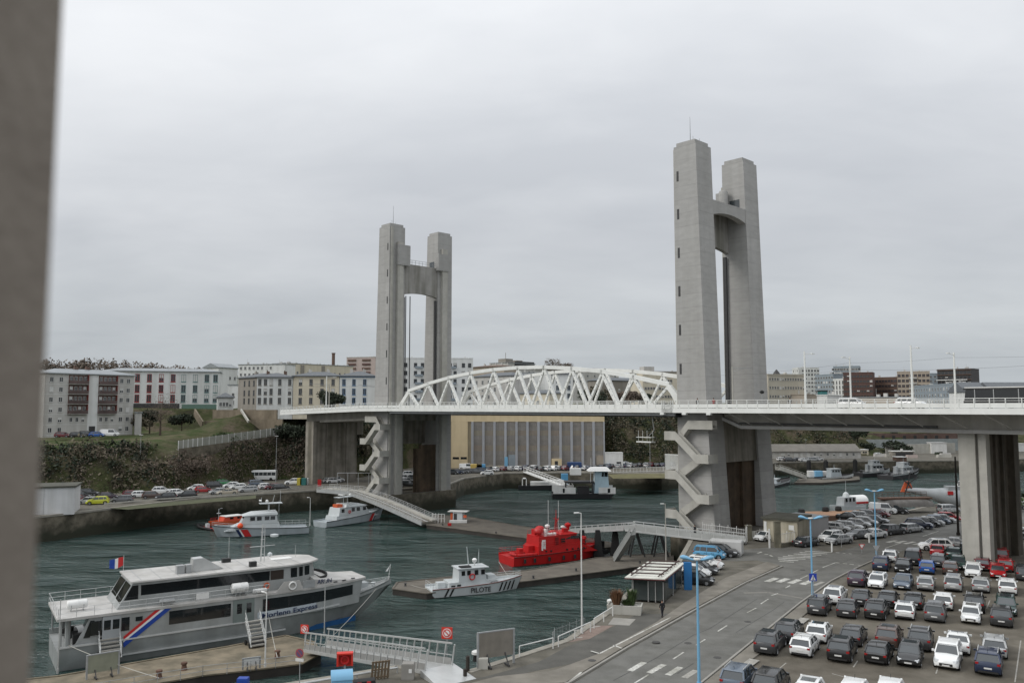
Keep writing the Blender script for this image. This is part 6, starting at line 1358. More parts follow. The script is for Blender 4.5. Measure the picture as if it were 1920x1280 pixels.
ribbon(-2.2, 2.2, -.5, 0, 'roadway', PAVE); ribbon(-2.5, -2.2, -.7, .12, 'edge_girder', ALU); ribbon(2.2, 2.5, -.7, .12, 'edge_girder', ALU)
ribbon(-.9, -.5, .005, .04, 'wheel_track', mat('bright_aluminium', (.6, .61, .6), .3, .05, 1)); ribbon(.6, 1.9, .005, .25, 'covered_duct', CONL)
for off in (-2.35, 2.35):
    q = []
    for i, p in enumerate(pts):
        d = (pts[min(i+1, len(pts)-1)]-pts[max(i-1, 0)]); n_ = Vector((-d.y, d.x, 0)).normalized(); q.append(p-c0v+n_*off)
    railing(t, q, 1.1, 1.5, ALU, r=.035, mids=2)
mb = MB()
cA = P(634, 918, 0)-c0v; 
for k in range(5): mb.tube(cA+Vector((k*2.8, -1.2, 0)), cA+Vector((k*2.8, -1.2, 4.6)), .08, 4)
mb.tube(cA+Vector((0, -1.2, 4.6)), cA+Vector((11.2, -1.2, 4.6)), .08, 4); mb.tube(cA+Vector((11.2, -1.2, 4.6)), cA+Vector((8.4, -1.2, 0)), .06, 4); mb.build('gate_frame', GRYS, t)
mb = MB(); c4 = P(606, 928, -1.5)-c0v; mb.box(c4+Vector((-1, .5, -4)), c4+Vector((6.5, 3.5, 1.7))); mb.build('ramp_abutment', COND, t)
# gangway from the tower quay down to the red boat dock, on trestles
a = P(1392, 1017, .4); b_ = P(1180, 992, .4); c = P(1040, 1000, -4.0)
g = ramp('covered_gangway', 'long grey panelled gangway running from the tower foot over the water', a, b_, 2.6, 1.3, ALU, mat('panel_grey', (.34, .35, .34), .5, .08, 1, stain=.1), 2.0)
g = ramp('covered_gangway', 'sloping grey gangway from the trestle down to the long floating dock', b_, c, 2.4, 1.2, ALU, mat('panel_grey', (.34, .35, .34), .5, .08, 1, stain=.1), 2.0)
mb = MB(); tr = P(1207, 1041, -4.4)
for dx in (-2.6, 1.6):
    for dy in (-1.2, 1.2):
        mb.bar(tr+Vector((dx, dy, 0)), tr+Vector((dx+1.0, dy, 4.6)), .28, .28); mb.bar(tr+Vector((dx+2.6, dy, 0)), tr+Vector((dx+1.2, dy, 4.6)), .28, .28)
tag(mb.build('trestle', DRK), 'black A frame trestle standing on the dock under the gangway', 'trestle')
mb = MB(); tr = P(1128, 1036, -4.5)
for dx in (-3.5, -.6, 2.6): mb.hexa([tr+Vector((dx-.9, 0, -.6)), tr+Vector((dx+.9, 0, -.6)), tr+Vector((dx+.9, 1.6, -.6)), tr+Vector((dx-.9, 1.6, -.6))], [tr+Vector((dx-.4, .3, 4.0)), tr+Vector((dx+.4, .3, 4.0)), tr+Vector((dx+.4, 1.2, 4.0)), tr+Vector((dx-.4, 1.2, 4.0))])
tag(mb.build('trestle', BLK), 'black tapering supports behind the red boat bow', 'trestle')
ramp('side_stair', 'steep grey mesh stair from the dark dock up to the gangway', P(1156, 1050, -4.4), P(1186, 1002, .3), 1.6, 1.1, mat('mesh_grey', (.25, .26, .25), .6, .1, 1), mat('mesh_grey', (.25, .26, .25), .6, .1, 1), 1.2, 'stair')
# shed on the long dock
p = P(859, 977, -4.4); t = thing('dock_shed', 'tiny white roofed shed with orange lifebuoys on the long floating dock', 'shed', p, R(-12))
mb = MB(); mb.box((-1.0, -1, 0), (1.3, 1, 2.3)); mb.build('wall', BW, t); mb = MB(); mb.box((-2.2, -1.3, 2.3), (2.4, 1.3, 2.45)); mb.build('roof', OFFW, t)
mb = MB(); mb.box((-1.6, -.9, .2), (-1.1, -.4, 2.0)); mb.box((1.5, -.9, 1.0), (2.2, -.5, 1.6)); mb.build('life_vest', ORG, t); mb = MB(); mb.box((-.8, -1.03, .1), (.0, -1, 1.9)); mb.build('door', DRK, t)
t = box_on('dock_crate', 'red box standing on the edge of the long floating dock', 'crate', 843, 985, -4.4, .8, .6, .6, RED)
t = thing('dock_cage', 'white tubular cage at the foot of the curved ramp', 'cage', P(810, 980, -4.4))
mb = MB()
for x in (0, .7, 1.4, 2.1, 2.8):
    mb.tube((x, 0, 0), (x, 0, 2.1-.1*x), .05, 5); mb.tube((x, 1.5, 0), (x, 1.5, 2.1-.1*x), .05, 5); mb.tube((x, 0, 2.1-.1*x), (x, 1.5, 2.1-.1*x), .05, 5)
for z_ in (1, 2): mb.tube((0, 0, z_), (2.8, 0, z_), .05, 5)
mb.build('frame', OFFW, t); mb = MB(); mb.box((4, 0, 0), (8, .9, .6)); mb.build('bench', OFFW, t)
# small gangway at far quay and one at the right
ramp('far_gangway', 'white lattice gangway going down from the far quay to the barge', P(985, 884, .3), P(1068, 915, -3.5), 1.8, 1.5, OFFW, None, 1.5)
ramp('far_gangway', 'pale panelled gangway at the far right quay beside the launches', P(1458, 880, .2), P(1508, 897, -4.0), 1.8, 1.8, CONL, CONL, 2)
pontoon('floating_dock', 'small dock with containers by the grey launches', [(1490,905),(1500,897),(1610,893),(1612,899),(1545,905)], -4.6)
t = box_on('dock_container', 'white dock container beside the blue tarpaulin', 'container', 1521, 894, -4.5, 2.4, 2.4, 2.4, OFFW)
t = box_on('tarpaulin_stack', 'blue tarpaulin covered stack between the white containers', 'tarpaulin', 1534, 894.5, -4.5, 2.8, 2.2, 2.5, LBL)
t = box_on('dock_container', 'white dock container right of the blue tarpaulin', 'container', 1545, 894, -4.5, 1.8, 2.2, 2.3, OFFW)
for i, (px, py) in enumerate(((1517,893),(1549,893),(1604,891))):
    p = P(px, py, -5); mb = MB(); mb.tube((p.x, p.y, -7), (p.x, p.y, .9), .9, 10); mb.tube((p.x, p.y, .9), (p.x, p.y, 1.5), .75, 10, .5); tag(mb.build('mooring_pile', BLK), ['leftmost thick black mooring pile', 'black mooring pile behind the open launch', 'black mooring pile left of the navy tugs'][i], 'pile', 'black mooring piles')
# ramp (slipway) at the far quay
mb = MB(); a, b_, c, d = P(930, 884, .02), P(958, 884, .02), P(925, 915, WL-.3), P(893, 913, WL-.3); mb.add([a, b_, c, d], [(0, 1, 2, 3)]); mb.add([a, d, Vector((d.x, d.y, -9)), Vector((a.x, a.y, -9))], [(0, 1, 2, 3)]); struct(mb, 'slipway', mat('slipway_stone', (.13, .12, .09), .9, .3, .3, .4))

# mooring lines
fw = lambda x, y, z_: Matrix.Translation((fo[0], fo[1], WL+.05)) @ Matrix.Rotation(FA, 4, 'Z') @ Vector((x, y, z_))
wire('mooring_rope', 'pale mooring rope from the ferry stern to the rusty dock bollard', [fw(1, -4.5, 2.6), P(298, 1270, -3.8)], .04, CONL, 'rope')
wire('mooring_rope', 'pale mooring rope from the ferry side to the dock bollard by the tall steps', [fw(22, -4.4, 2.6), P(520, 1232, -3.8)], .04, CONL, 'rope')
wire('mooring_rope', 'long mooring rope from the ferry bow to the end of the dock', [fw(37, -1.8, 3.6), P(592, 1222, -4.2)], .04, CONL, 'rope')
wire('mooring_rope', 'mooring rope from the red fire boat stern to the dark dock', [P(935, 1052, WL+1.9), P(955, 1082, -4.4)], .04, CONL, 'rope')
wire('mooring_rope', 'mooring rope from the pilot boat stern to the dark dock', [P(800, 1103, WL+1.2), P(770, 1096, -4.4)], .03, CONL, 'rope')
for i, (px, py) in enumerate(((760, 1098), (1000, 1084), (1080, 1070), (1200, 1056), (830, 985), (930, 1000))):
    p = P(px, py, -4.45); mb = MB(); mb.lathe((p.x, p.y, -4.45), [(.22, 0), (.16, .08), (.14, .35), (.26, .42), (.05, .5)], 10); tag(mb.build('mooring_bollard', DRK, smooth=50), f'{ORD[i+1]} small dark bollard on the mid river docks', 'bollard', 'bollards on the mid river docks')
# ------------------------------------------------------------ buildings
WALLW = mat('render_white', (.66, .67, .655), .85, .05, .3, stain=.14); WALLC = mat('render_cream', (.58, .53, .42), .85, .05, .3, stain=.12)
WALLG = mat('render_grey', (.48, .47, .445), .85, .06, .3, stain=.16); WALLT = mat('render_taupe', (.26, .24, .21), .85, .06, .3, stain=.14)
WALLBR = mat('brick_brown', (.13, .085, .065), .9, .15, .6); WALLDR = mat('brick_dark_red', (.10, .058, .05), .9, .15, .6)
WALLBG = mat('facade_blue_grey', (.24, .28, .31), .7, .08, .4); WALLBE = mat('facade_beige', (.36, .31, .25), .85, .08, .4); WALLP = mat('facade_pale_pink', (.42, .35, .32), .85, .08, .4)
ZINC = mat('zinc_roof', (.24, .26, .27), .5, .1, .5); REDB = mat('red_balcony', (.20, .045, .035), .8, .15, .8); SHUT = mat('roller_shutter', (.55, .55, .53), .7, .05, 2)
GLW = mat('window_glass', (.03, .035, .04), .12, .2, .7, spec=.8)
WMESH = {}
def winmesh(frame, key, shutter=False):      # unit window, one material for the frame and one for the panes
    k = (frame.name, key, shutter)
    if k in WMESH: return WMESH[k]
    mb = MB(); mb.box((-.5, -.03, -.5), (.5, .05, .5), 1)
    for a, b_ in (((-.5, -.06, -.5), (-.42, .02, .5)), ((.42, -.06, -.5), (.5, .02, .5)), ((-.5, -.06, .44), (.5, .02, .5)), ((-.5, -.06, -.5), (.5, .02, -.44)), ((-.04, -.06, -.5), (.04, .02, .5))): mb.box(a, b_, 0)
    mb.box((-.55, -.14, -.56), (.55, .02, -.5), 0)
    if shutter: mb.box((-.42, -.05, 0 if shutter == 'half' else -.44), (.42, 0, .45), 2)
    o = mb.build('window', [frame, GLW, SHUT]); me = o.data; bpy.data.objects.remove(o); WMESH[k] = me; return me
class Bld:
    def __init__(s, name, label, px0, y0, px1, y1, Y0, zb, depth, m, cat='building', Y1=None, group=None, skirt=4):
        a = V(px0, y0, Y0)
        if Y1 is None:
            s1 = V(px1, y1, 100).z-22; Y1 = (a.z-22)/(s1/100); Y1 = max(Y0*.85, min(Y0*1.25, Y1))
        b_ = V(px1, y1, Y1); d = Vector((b_.x-a.x, b_.y-a.y, 0)); s.L = d.length; s.h = a.z-zb; s.zb = zb; s.depth = depth; s.m = m
        s.t = thing(name, label, cat, (a.x, a.y, zb), math.atan2(d.y, d.x), group)
        mb = MB(); mb.box((0, 0, -skirt), (s.L, depth, s.h)); s.wall = mb.build('wall', m, s.t)
    def flat(s, m=None, over=.25, th=.35):
        mb = MB(); mb.box((-over, -over, s.h+.003), (s.L+over, s.depth+over, s.h+th)); r_ = mb.build('roof', m or ZINC, s.t)
        if s.L > 9:
            rr = random.Random(int(s.L*10)); mb = MB()
            for k in range(int(s.L/6)):
                x = rr.uniform(1, s.L-2); y = rr.uniform(1.5, max(2, s.depth-3)); w_ = rr.uniform(.4, 1.4); h_ = rr.uniform(.5, 1.5); mb.box((x, y, s.h+th), (x+w_, y+1, s.h+th+h_))
                if k % 2: mb.tube((x, y, s.h), (x, y, s.h+th+h_+rr.uniform(1, 2.5)), .05, 4)
            mb.build('roof_plant', WALLG, r_)
        return r_
    def hip(s, rise=2.2, m=None, over=.5, gable=False):
        L_, D = s.L, s.depth; e = over; r_ = 0 if gable else min(D/2, L_/2)*.9; mb = MB()
        mb.add([(-e, -e, s.h), (L_+e, -e, s.h), (L_+e, D+e, s.h), (-e, D+e, s.h), (r_ if not gable else -e, D/2, s.h+rise), (L_-r_ if not gable else L_+e, D/2, s.h+rise), (-e, -e, s.h-.3), (L_+e, -e, s.h-.3), (L_+e, D+e, s.h-.3), (-e, D+e, s.h-.3)],
               [(0, 1, 5, 4), (1, 2, 5), (2, 3, 4, 5), (3, 0, 4), (6, 7, 1, 0), (7, 8, 2, 1), (8, 9, 3, 2), (9, 6, 0, 3), (9, 8, 7, 6)]); s.rise = rise
        return mb.build('roof', m or SLATE, s.t)
    def chim(s, xs, w_=.9, h_=1.6, m=None, roof=None, y=None):
        for x in xs:
            mb = MB(); yy = s.depth/2 if y is None else y; z_ = s.h+(getattr(s, 'rise', 0)*.6); mb.box((x-w_/2, yy-.5, z_-.8), (x+w_/2, yy+.5, z_+h_)); mb.box((x-w_/2+.1, yy-.2, z_+h_), (x-w_/2+.4, yy+.2, z_+h_+.4)); mb.build('chimney', m or WALLG, roof or s.t)
    def win(s, xs, zs, w_, h_, frame=None, side='front', seed=0, p_sh=.15):
        rr = random.Random(seed); frame = frame or SHUT
        for x in xs:
            for z_ in zs:
                sh = False if rr.random() > p_sh else rr.choice(['half', 'full'])
                o = bpy.data.objects.new('window', winmesh(frame, 1, sh)); sc.collection.objects.link(o); o.parent = s.t
                if side == 'front': o.location = (x, 0, z_)
                elif side == 'right': o.location = (s.L, x, z_); o.rotation_euler = (0, 0, R(90))
                else: o.location = (0, x, z_); o.rotation_euler = (0, 0, R(-90))
                o.scale = (w_, 1, h_)
    def strip(s, name, x0, x1, z0, z1, m, off=.06):
        mb = MB(); mb.box((x0, -off, z0), (x1, .02, z1)); return mb.build(name, m, s.t)
lin = lambda a, b_, n: [a+(b_-a)*i/(n-1) for i in range(n)] if n > 1 else [(a+b_)/2]
# pale block with red balconies
b = Bld('apartment_block', 'pale six storey block with two bays of dark red balconies above the left cliff', 85, 698, 252, 707, 250, 13.2, 12, WALLG, Y1=272)
rf = b.hip(1.6, ZINC); b.chim([b.L*.42, b.L*.55], 1.2, 1.3, WALLBR, rf); L_ = b.L; zs = lin(2.0, b.h-2.0, 6)
b.win([L_*.07, L_*.17], zs, 1.15, 1.5, seed=2, p_sh=.2); b.win([L_*.85, L_*.93], zs, 1.15, 1.5, seed=3, p_sh=.25); b.strip('wall_strip', L_*.47, L_*.58, .2, b.h-.4, WALLW)
for f0 in (.25, .58):
    b.strip('bay', L_*f0, L_*(f0+.21), zs[2]-1.6, b.h-.5, mat('bay_brown', (.12, .07, .06), .8, .2, .4), .02)
    for k in range(2, 6):
        zb_ = zs[k]-1.25; mb = MB(); mb.box((L_*f0, -.9, zb_-.15), (L_*(f0+.21), 0, zb_)); mb.box((L_*f0, -.95, zb_), (L_*(f0+.21), -.88, zb_+1.0), 1); mb.box((L_*(f0+.21)-.1, -.9, zb_), (L_*(f0+.21), 0, zb_+2.9), 2); mb.build('balcony', [WALLG, mat('balcony_front', (.10, .07, .065), .8, .4, .15), REDB], b.t)
        b.win(lin(L_*(f0+.03), L_*(f0+.18), 4), [zs[k]+.1], .9, 1.9, seed=k, p_sh=.3)
    b.win(lin(L_*(f0+.04), L_*(f0+.17), 3), [zs[1]], .9, 1.4, seed=8)
mb = MB(); mb.box((L_*.49, -.08, 0), (L_*.56, 0, 3.0)); mb.build('door', DRK, b.t)
for z_ in zs: b.strip('string_course', 0, L_, z_-1.5, z_-1.4, WALLW, .045)
b = Bld('apartment_block', 'dim grey end of a block seen beside the stone jamb', 58, 718, 84, 718, 256, 13.2, 12, WALLG); b.flat(); b.win([b.L*.75], lin(2, b.h-2, 5), 1.1, 1.4, seed=4)
b = Bld('annex', 'small grey annex against the right end of the red balcony block', 254, 774, 266, 775, 270, 14.0, 2.5, WALLG, Y1=271, skirt=1.5); b.flat()
# long white block with red then teal window columns
b = Bld('apartment_block', 'long white block with red window columns behind the red balcony block', 190, 694, 412, 697, 318, 22, 13, WALLW, Y1=330)
rf = b.hip(1.3, ZINC); b.chim([b.L*.3, b.L*.55, b.L*.72], 1.2, .8, WALLG, rf); L_ = b.L
REDW = mat('window_red', (.30, .03, .03), .6, .1, 1); TEALW = mat('window_teal', (.14, .24, .23), .6, .1, 1)
zz = [3.6, 7.4, 11.6]
b.win([L_*k for k in (.30, .40, .50, .60)], zz, 1.7, 3.0, REDW, seed=5, p_sh=.35); b.win([L_*k for k in (.69, .79, .89, .965)], zz, 1.7, 3.0, TEALW, seed=6, p_sh=.5); b.win([L_*.21], zz, 1.4, 2.2, SHUT)
b.strip('ground_floor', L_*.27, L_*.66, -1.2, 1.6, DRK, .1); b.strip('ground_floor', L_*.68, L_*.99, -1.5, 1.3, mat('teal_base', (.12, .20, .16), .8, .1, 1), .1)
# row at the left end of the bridge
b = Bld('apartment_block', 'taupe gable ended block at the left of the terrace row', 447, 708, 482, 706, 300, 22, 12, WALLT, Y1=290); rf = b.hip(1.6); b.chim([2.0], 1, 1.2, WALLT, rf); b.win(lin(b.L*.35, b.L*.85, 3), [2.4, 5.2, 8.6], 1.0, 1.9, DRK, seed=7, p_sh=0)
b = Bld('apartment_block', 'white terrace block with four window columns beside the taupe gable', 482, 706, 549, 704, 290, 22, 12, WALLW, Y1=292); rf = b.hip(1.6); b.chim([3.0, 9], 1, 1.2, WALLBR, rf); b.win([b.L*k for k in (.08, .24, .40, .64, .92)], [2.4, 5.6, 8.9], 1.1, 2.3, WALLT, seed=8, p_sh=.1)
b = Bld('apartment_block', 'cream terrace block with four tall window columns behind the round dark tree', 550, 704, 636, 705, 292, 22, 12, WALLC, Y1=292); rf = b.hip(1.6); b.chim([4.5, 11], 1, 1.3, WALLG, rf); b.win([b.L*k for k in (.16, .39, .63, .87)], [2.4, 5.6, 8.9], 1.2, 2.3, WALLT, seed=9, p_sh=.25)
b = Bld('apartment_block', 'white terrace block with blue window surrounds left of the farther tower', 637, 704, 704, 705, 292, 22, 12, WALLW, Y1=293); rf = b.hip(1.8); b.chim([3.5, 8], 1, 1.3, WALLG, rf); b.win([b.L*k for k in (.12, .40, .70)], [2.4, 5.6, 8.9], 1.2, 2.3, mat('window_blue', (.12, .22, .36), .6, .1, 1), seed=10, p_sh=.15); b.strip('eaves_band', 0, b.L, b.h-.6, b.h-.1, mat('window_blue', (.12, .22, .36)), .1)
b = Bld('house', 'tall narrow white gabled house left of the terrace row', 410, 688, 446, 690, 390, 22, 10, WALLW, 'house'); b.hip(2.0, ZINC, gable=True); b.win(lin(b.L*.6, b.L*.85, 2), [6, 10, 14], 1.2, 1.6, seed=11)
b = Bld('house', 'low white house with a slate roof below the tall gabled house', 408, 744, 438, 743, 300, 21.6, 7, WALLW, 'house', Y1=302, skirt=.8); b.hip(1.6); b.win(lin(b.L*.2, b.L*.8, 4), [1.6], .9, 1.5, seed=12)
b = Bld('house', 'small white house with a balcony between the long block and the terrace', 428, 722, 447, 722, 330, 22, 8, WALLW, 'house'); b.flat(); b.win([b.L*.5], [2, 5], 1, 1.6, seed=13)
# back row
b = Bld('apartment_block', 'white flat roofed block on the skyline with a long row of small windows', 447, 684, 534, 683, 430, 22, 12, WALLW); b.flat(ZINC); b.win(lin(b.L*.06, b.L*.7, 8), [13.2, 17, 20.4], 1.2, 1.5, seed=14); b.chim(lin(2, b.L-2, 3), 1, .8)
b = Bld('apartment_block', 'long cream skyline block with grey bays and many chimney pots', 534, 681, 662, 687, 460, 22, 12, WALLC); b.flat(ZINC); b.win(lin(b.L*.1, b.L*.95, 12), [16, 19.6], 1.3, 1.6, seed=15); b.chim(lin(2, b.L-2, 10), .8, .8)
for k in (.22, .52): b.strip('grey_bay', b.L*k, b.L*(k+.05), 8, b.h-.5, WALLT, .2)
b = Bld('apartment_tower', 'pinkish tower block with balcony grids on the skyline left of the farther tower', 650, 670, 704, 669, 620, 22, 14, WALLP, 'tower block'); b.flat(WALLW)
for k in (.05, .55):
    for j in range(8): b.strip('balcony', b.L*k, b.L*(k+.28), 36-j*3.1-1.4, 36-j*3.1, WALLDR if j % 2 else WALLBR, .5)
p = V(625, 680, 520); mb = MB(); mb.tube((p.x, p.y, 22), (p.x, p.y, V(625, 662, 520).z), 1.1, 10, 1.0); mb.tube((p.x, p.y, V(625, 663, 520).z), (p.x, p.y, V(625, 661.5, 520).z), 1.25, 10); tag(mb.build('factory_chimney', WALLBR), 'dark brick chimney rising over the cream skyline block', 'chimney')
# white slab behind the farther tower
b = Bld('apartment_block', 'tall white slab block with paired windows behind the farther bridge tower', 757, 672, 887, 676, 315, 21.4, 12, WALLW, Y1=318); b.flat(WALLW, .05, .4); L_ = b.L; zs = lin(1.6, b.h-2.4, 6)
b.win([L_*k for k in (.03, .17, .27, .37, .47, .57, .67, .74, .86, .95)], zs, 1.2, 1.5, DRK, seed=16, p_sh=.08); b.chim([L_*.12, L_*.6, L_*.9], .7, .8)
for k in (.22, .70):
    for z_ in zs: b.strip('balcony', L_*k-1.5, L_*k+1.5, z_-1.3, z_-.5, WALLBG, .5)
# behind the truss
b = Bld('apartment_block', 'brownish old roofs right of the tall white slab', 887, 688, 945, 686, 420, 22, 12, WALLBE); b.hip(1.0, mat('brown_roof', (.14, .10, .08), .9, .2, .5)); b.chim(lin(3, b.L-2, 5), .8, 1); b.win(lin(2, b.L-2, 8), [4, 7, 10, 13], 1.2, 1.6, seed=17)
b = Bld('apartment_tower', 'grey skyline block with dark slatted penthouses and a thin mast', 948, 680, 1003, 683, 470, 22, 13, WALLG, 'tower block'); b.flat(); b.strip('dark_storey', b.L*.3, b.L*.97, b.h-3, b.h+1.2, DRK, .2); b.win(lin(b.L*.35, b.L*.95, 5), [b.h-1.6, b.h-5, b.h-8], 1.6, 1.4, SHUT, seed=18)
mb = MB(); mb.box((2, 2, b.h), (8, 8, b.h+2.6)); mb.box((11, 2, b.h), (16, 8, b.h+2.0)); mb.tube((3, 3, b.h+2), (3, 3, b.h+6), .15, 5); mb.build('penthouse', WALLT, b.t)
b = Bld('apartment_block', 'white rendered block with a grey slate roof seen through the left half of the truss', 888, 706, 958, 703, 350, 21.4, 10, WALLG); b.hip(1.5); b.win(lin(2, b.L-2, 6), [2, 5, 8, 11], 1.3, 1.9, seed=19, p_sh=.3)
b = Bld('house', 'tall blank white gable wall seen through the middle of the truss', 960, 700, 1034, 699, 345, 21.4, 10, WALLW, 'house'); b.flat(); b.win(lin(2, b.L*.35, 3), [2.5, 6, 9.5], 1.2, 1.7, seed=20)
b = Bld('house', 'low cream house with a grey roof seen through the middle of the truss', 975, 737, 1030, 736, 325, 21.4, 8, WALLC, 'house'); b.hip(1.2); b.win(lin(2, b.L-2, 4), [2.6], 1.2, 1.5, seed=21)
b = Bld('apartment_block', 'white block with two window columns seen through the right half of the truss', 1036, 700, 1074, 700, 335, 21.4, 10, WALLW); b.hip(1.4); b.win(lin(b.L*.25, b.L*.8, 2), [2.2, 5.4, 8.6, 11.6], 1.3, 2.0, WALLBG, seed=22)
b = Bld('apartment_block', 'distant pale roofs behind the trees above the truss', 1000, 691, 1160, 693, 620, 22, 12, WALLG); b.hip(1.2, mat('brown_roof', (.14, .10, .08))); b.win(lin(4, b.L-3, 12), [24, 20], 1.4, 1.6, seed=23)
b = Bld('office_building', 'beige institute with window bands seen through the right end of the truss', 1205, 698, 1290, 699, 370, 21.4, 14, WALLC, 'office'); b.flat(WALLT, .3, .6)
for z_ in (2.2, 5.6, 9.2, 12.6): b.win(lin(b.L*.06, b.L*.62, 10), [z_], 1.1, 1.2, WALLG, seed=24, p_sh=.1)
mb = MB(); mb.box((2, 3, b.h+.6), (7, 8, b.h+2.8)); mb.build('penthouse', WALLG, b.t)
b = Bld('house', 'grey terraced roofs behind the bare tree at the right of the truss', 1128, 712, 1204, 714, 400, 21.4, 10, WALLT, 'house'); b.hip(1.5); b.win(lin(3, b.L-3, 6), [3, 6, 9], 1.2, 1.6, seed=25)
# right of the big tower
b = Bld('office_building', 'beige four storey office with long window bands right of the big tower', 1440, 703, 1508, 703, 330, 21.4, 14, mat('office_beige', (.46, .42, .34), .85, .05, .3, stain=.1), 'office', Y1=336); b.flat(mat('office_beige', (.42, .38, .29)), .2, .5)
for z_ in lin(1.6, b.h-1.6, 4): b.win(lin(b.L*.05, b.L*.97, 14), [z_], .72, 1.1, WALLG, seed=26, p_sh=.1)
mb = MB(); mb.lathe((b.L*.45, 5, b.h), [(1.8, 0), (1.2, 1.2), (.3, 2.4), (.1, 2.6)], 8); mb.build('roof_plant', DRK, b.t)
def city(px0, y0, px1, y1, Y, m, lab, n, rows, wm=None, name='apartment_tower', wf=None, zb=22, h0=None, wsz=(1.6, 1.5), dep=14, roofm=None, p_sh=.2):
    b = Bld(name, lab, px0, y0, px1, y1, Y, zb, dep, m, 'tower block' if 'tower' in name else 'building'); b.flat(roofm or m, .1, .6)
    zs = [b.h-1.9-3.0*k for k in range(rows) if b.h-1.9-3.0*k > .5]
    b.win(lin(b.L*.06, b.L*.94, n), zs, wsz[0], wsz[1], wf or WALLG, seed=int(px0), p_sh=p_sh)
    b.win(lin(dep*.2, dep*.8, 3), zs, wsz[0], wsz[1], wf or WALLG, 'left', int(px1), p_sh); return b
city(1497, 690, 1536, 690, 620, WALLW, 'whitish tower block on the skyline just left of the first deck lamp', 7, 8)
city(1528, 704, 1562, 702, 560, WALLBG, 'blue grey block with small windows in front of the whitish tower', 7, 7)
city(1562, 688, 1611, 687, 640, WALLBG, 'glassy blue grey tower block on the skyline behind the dark red block', 6, 4, wsz=(4.5, 1.6))
city(1562, 712, 1581, 711, 520, WALLW, 'narrow white block with tall dark windows left of the dark red block', 4, 4, wsz=(1.3, 2.4), p_sh=0)
city(1581, 700, 1636, 699, 500, WALLDR, 'dark red brick block behind the second deck lamp', 9, 6, wf=WALLBR, p_sh=.08)
city(1636, 709, 1681, 708, 510, WALLBR, 'brown brick block adjoining the dark red one', 8, 5, wf=WALLDR, p_sh=.08)
b = city(1682, 698, 1743, 697, 480, WALLBE, 'beige brown tower block with stacked balconies behind the tallest deck lamp', 8, 8, wf=WALLBR)
for j in range(7): b.strip('balcony', b.L*.35, b.L*.6, b.h-3.8-3*j, b.h-2.9-3*j, WALLG, 1.0)
city(1744, 701, 1762, 701, 560, WALLBG, 'sliver of pale grey block between the beige and the slatted tower', 3, 5)
b = city(1757, 694, 1820, 692, 520, mat('slatted_dark', (.07, .065, .065), .8, .2, .4), 'dark slatted tower block with deep floor bands near the right edge', 9, 9, wf=DRK, p_sh=.15)
for j in range(8): b.strip('floor_band', -.4, b.L+.4, b.h-.3-3*j, b.h+.05-3*j, WALLBR, .6)
b.strip('pale_band', -.5, b.L*.9, b.h-6.5, b.h-6, WALLW, .8)
b = city(1714, 725, 1792, 720, 440, WALLBG, 'grey blue office with continuous window rows at the foot of the towers', 14, 4, name='office_building', wsz=(1.1, 1.5))
city(1792, 723, 1815, 724, 430, WALLT, 'grey office wing right of the grey blue office', 4, 4, name='office_building')
for i, (a, c) in enumerate(((1812, 1850), (1862, 1912), (1914, 1975))):
    b = Bld('house', ['leftmost slate gabled hall behind the tram', 'middle slate gabled hall behind the tram', 'rightmost slate gabled hall cut by the right edge'][i], a, 733, c, 733, 300+i, 21.4, 12, WALLW, 'hall', group='gabled halls behind the tram'); b.hip(3.4, gable=True)
    mb = MB(); mb.add([(-.02, 0, b.h), (-.02, 12, b.h), (-.02, 6, b.h+3.2), (-.1, 0, b.h), (-.1, 12, b.h), (-.1, 6, b.h+3.2)], [(0, 1, 2), (3, 5, 4), (0, 2, 5, 3), (2, 1, 4, 5)]); mb.build('gable', WALLW, b.t)
b = Bld('low_building', 'low beige building on the hill behind the first deck lamp', 1508, 740, 1546, 741, 330, 21.4, 8, WALLBE); b.flat(WALLBE)
b = Bld('kiosk', 'teal box building beside the low beige building', 1540, 733, 1551, 733, 325, 21.4, 4, mat('teal_box', (.03, .14, .14), .7, .1, 1)); b.flat(BLK)
b = Bld('container', 'white container on the hilltop right of the teal box', 1551, 741, 1578, 742, 322, 21.4, 4, OFFW, 'container'); b.flat(OFFW)
b = Bld('low_building', 'long low building with cream base behind the moving white cars', 1580, 746, 1690, 745, 330, 21.2, 8, WALLBE); b.flat(ZINC); b.strip('band', 2, b.L-2, .8, 1.8, DRK)
# hangar
a, c = P(840, 877), P(1134, 877); hb = thing('hangar', 'large yellow hangar with grey piers and brownish glazing on the far quay', 'hangar', a, math.atan2((c-a).y, (c-a).x)); HL = (c-a).length; HH = V(900, 778, a.y).z
YEL = mat('pale_yellow_panel', (.60, .49, .31), .8, .05, .3, stain=.1); PIER = mat('grey_pier', (.36, .37, .39), .85, .06, .4, stain=.1)
mb = MB(); mb.box((.2, .3, 0), (HL-.2, 34, HH-.3)); mb.build('wall', mat('hangar_side', (.33, .28, .19), .85, .1, .3), hb)
mb = MB(); mb.box((0, -.15, HH-2.4), (HL, 34.2, HH)); mb.build('fascia', YEL, hb); mb = MB(); mb.box((-.1, -.25, HH+.003), (HL+.1, 34.3, HH+.25)); mb.build('roof', ZINC, hb)
mb = MB(); mb.box((HL*.02, -.12, 0), (HL*.125, .28, HH-2.4)); mb.build('yellow_panel', YEL, hb)
mb = MB(); mb.box((HL*.03, -.16, 3.2), (HL*.07, -.1, 4.0)); mb.box((HL*.08, -.16, 3.2), (HL*.12, -.1, 4.0)); mb.build('window', GLS, hb)
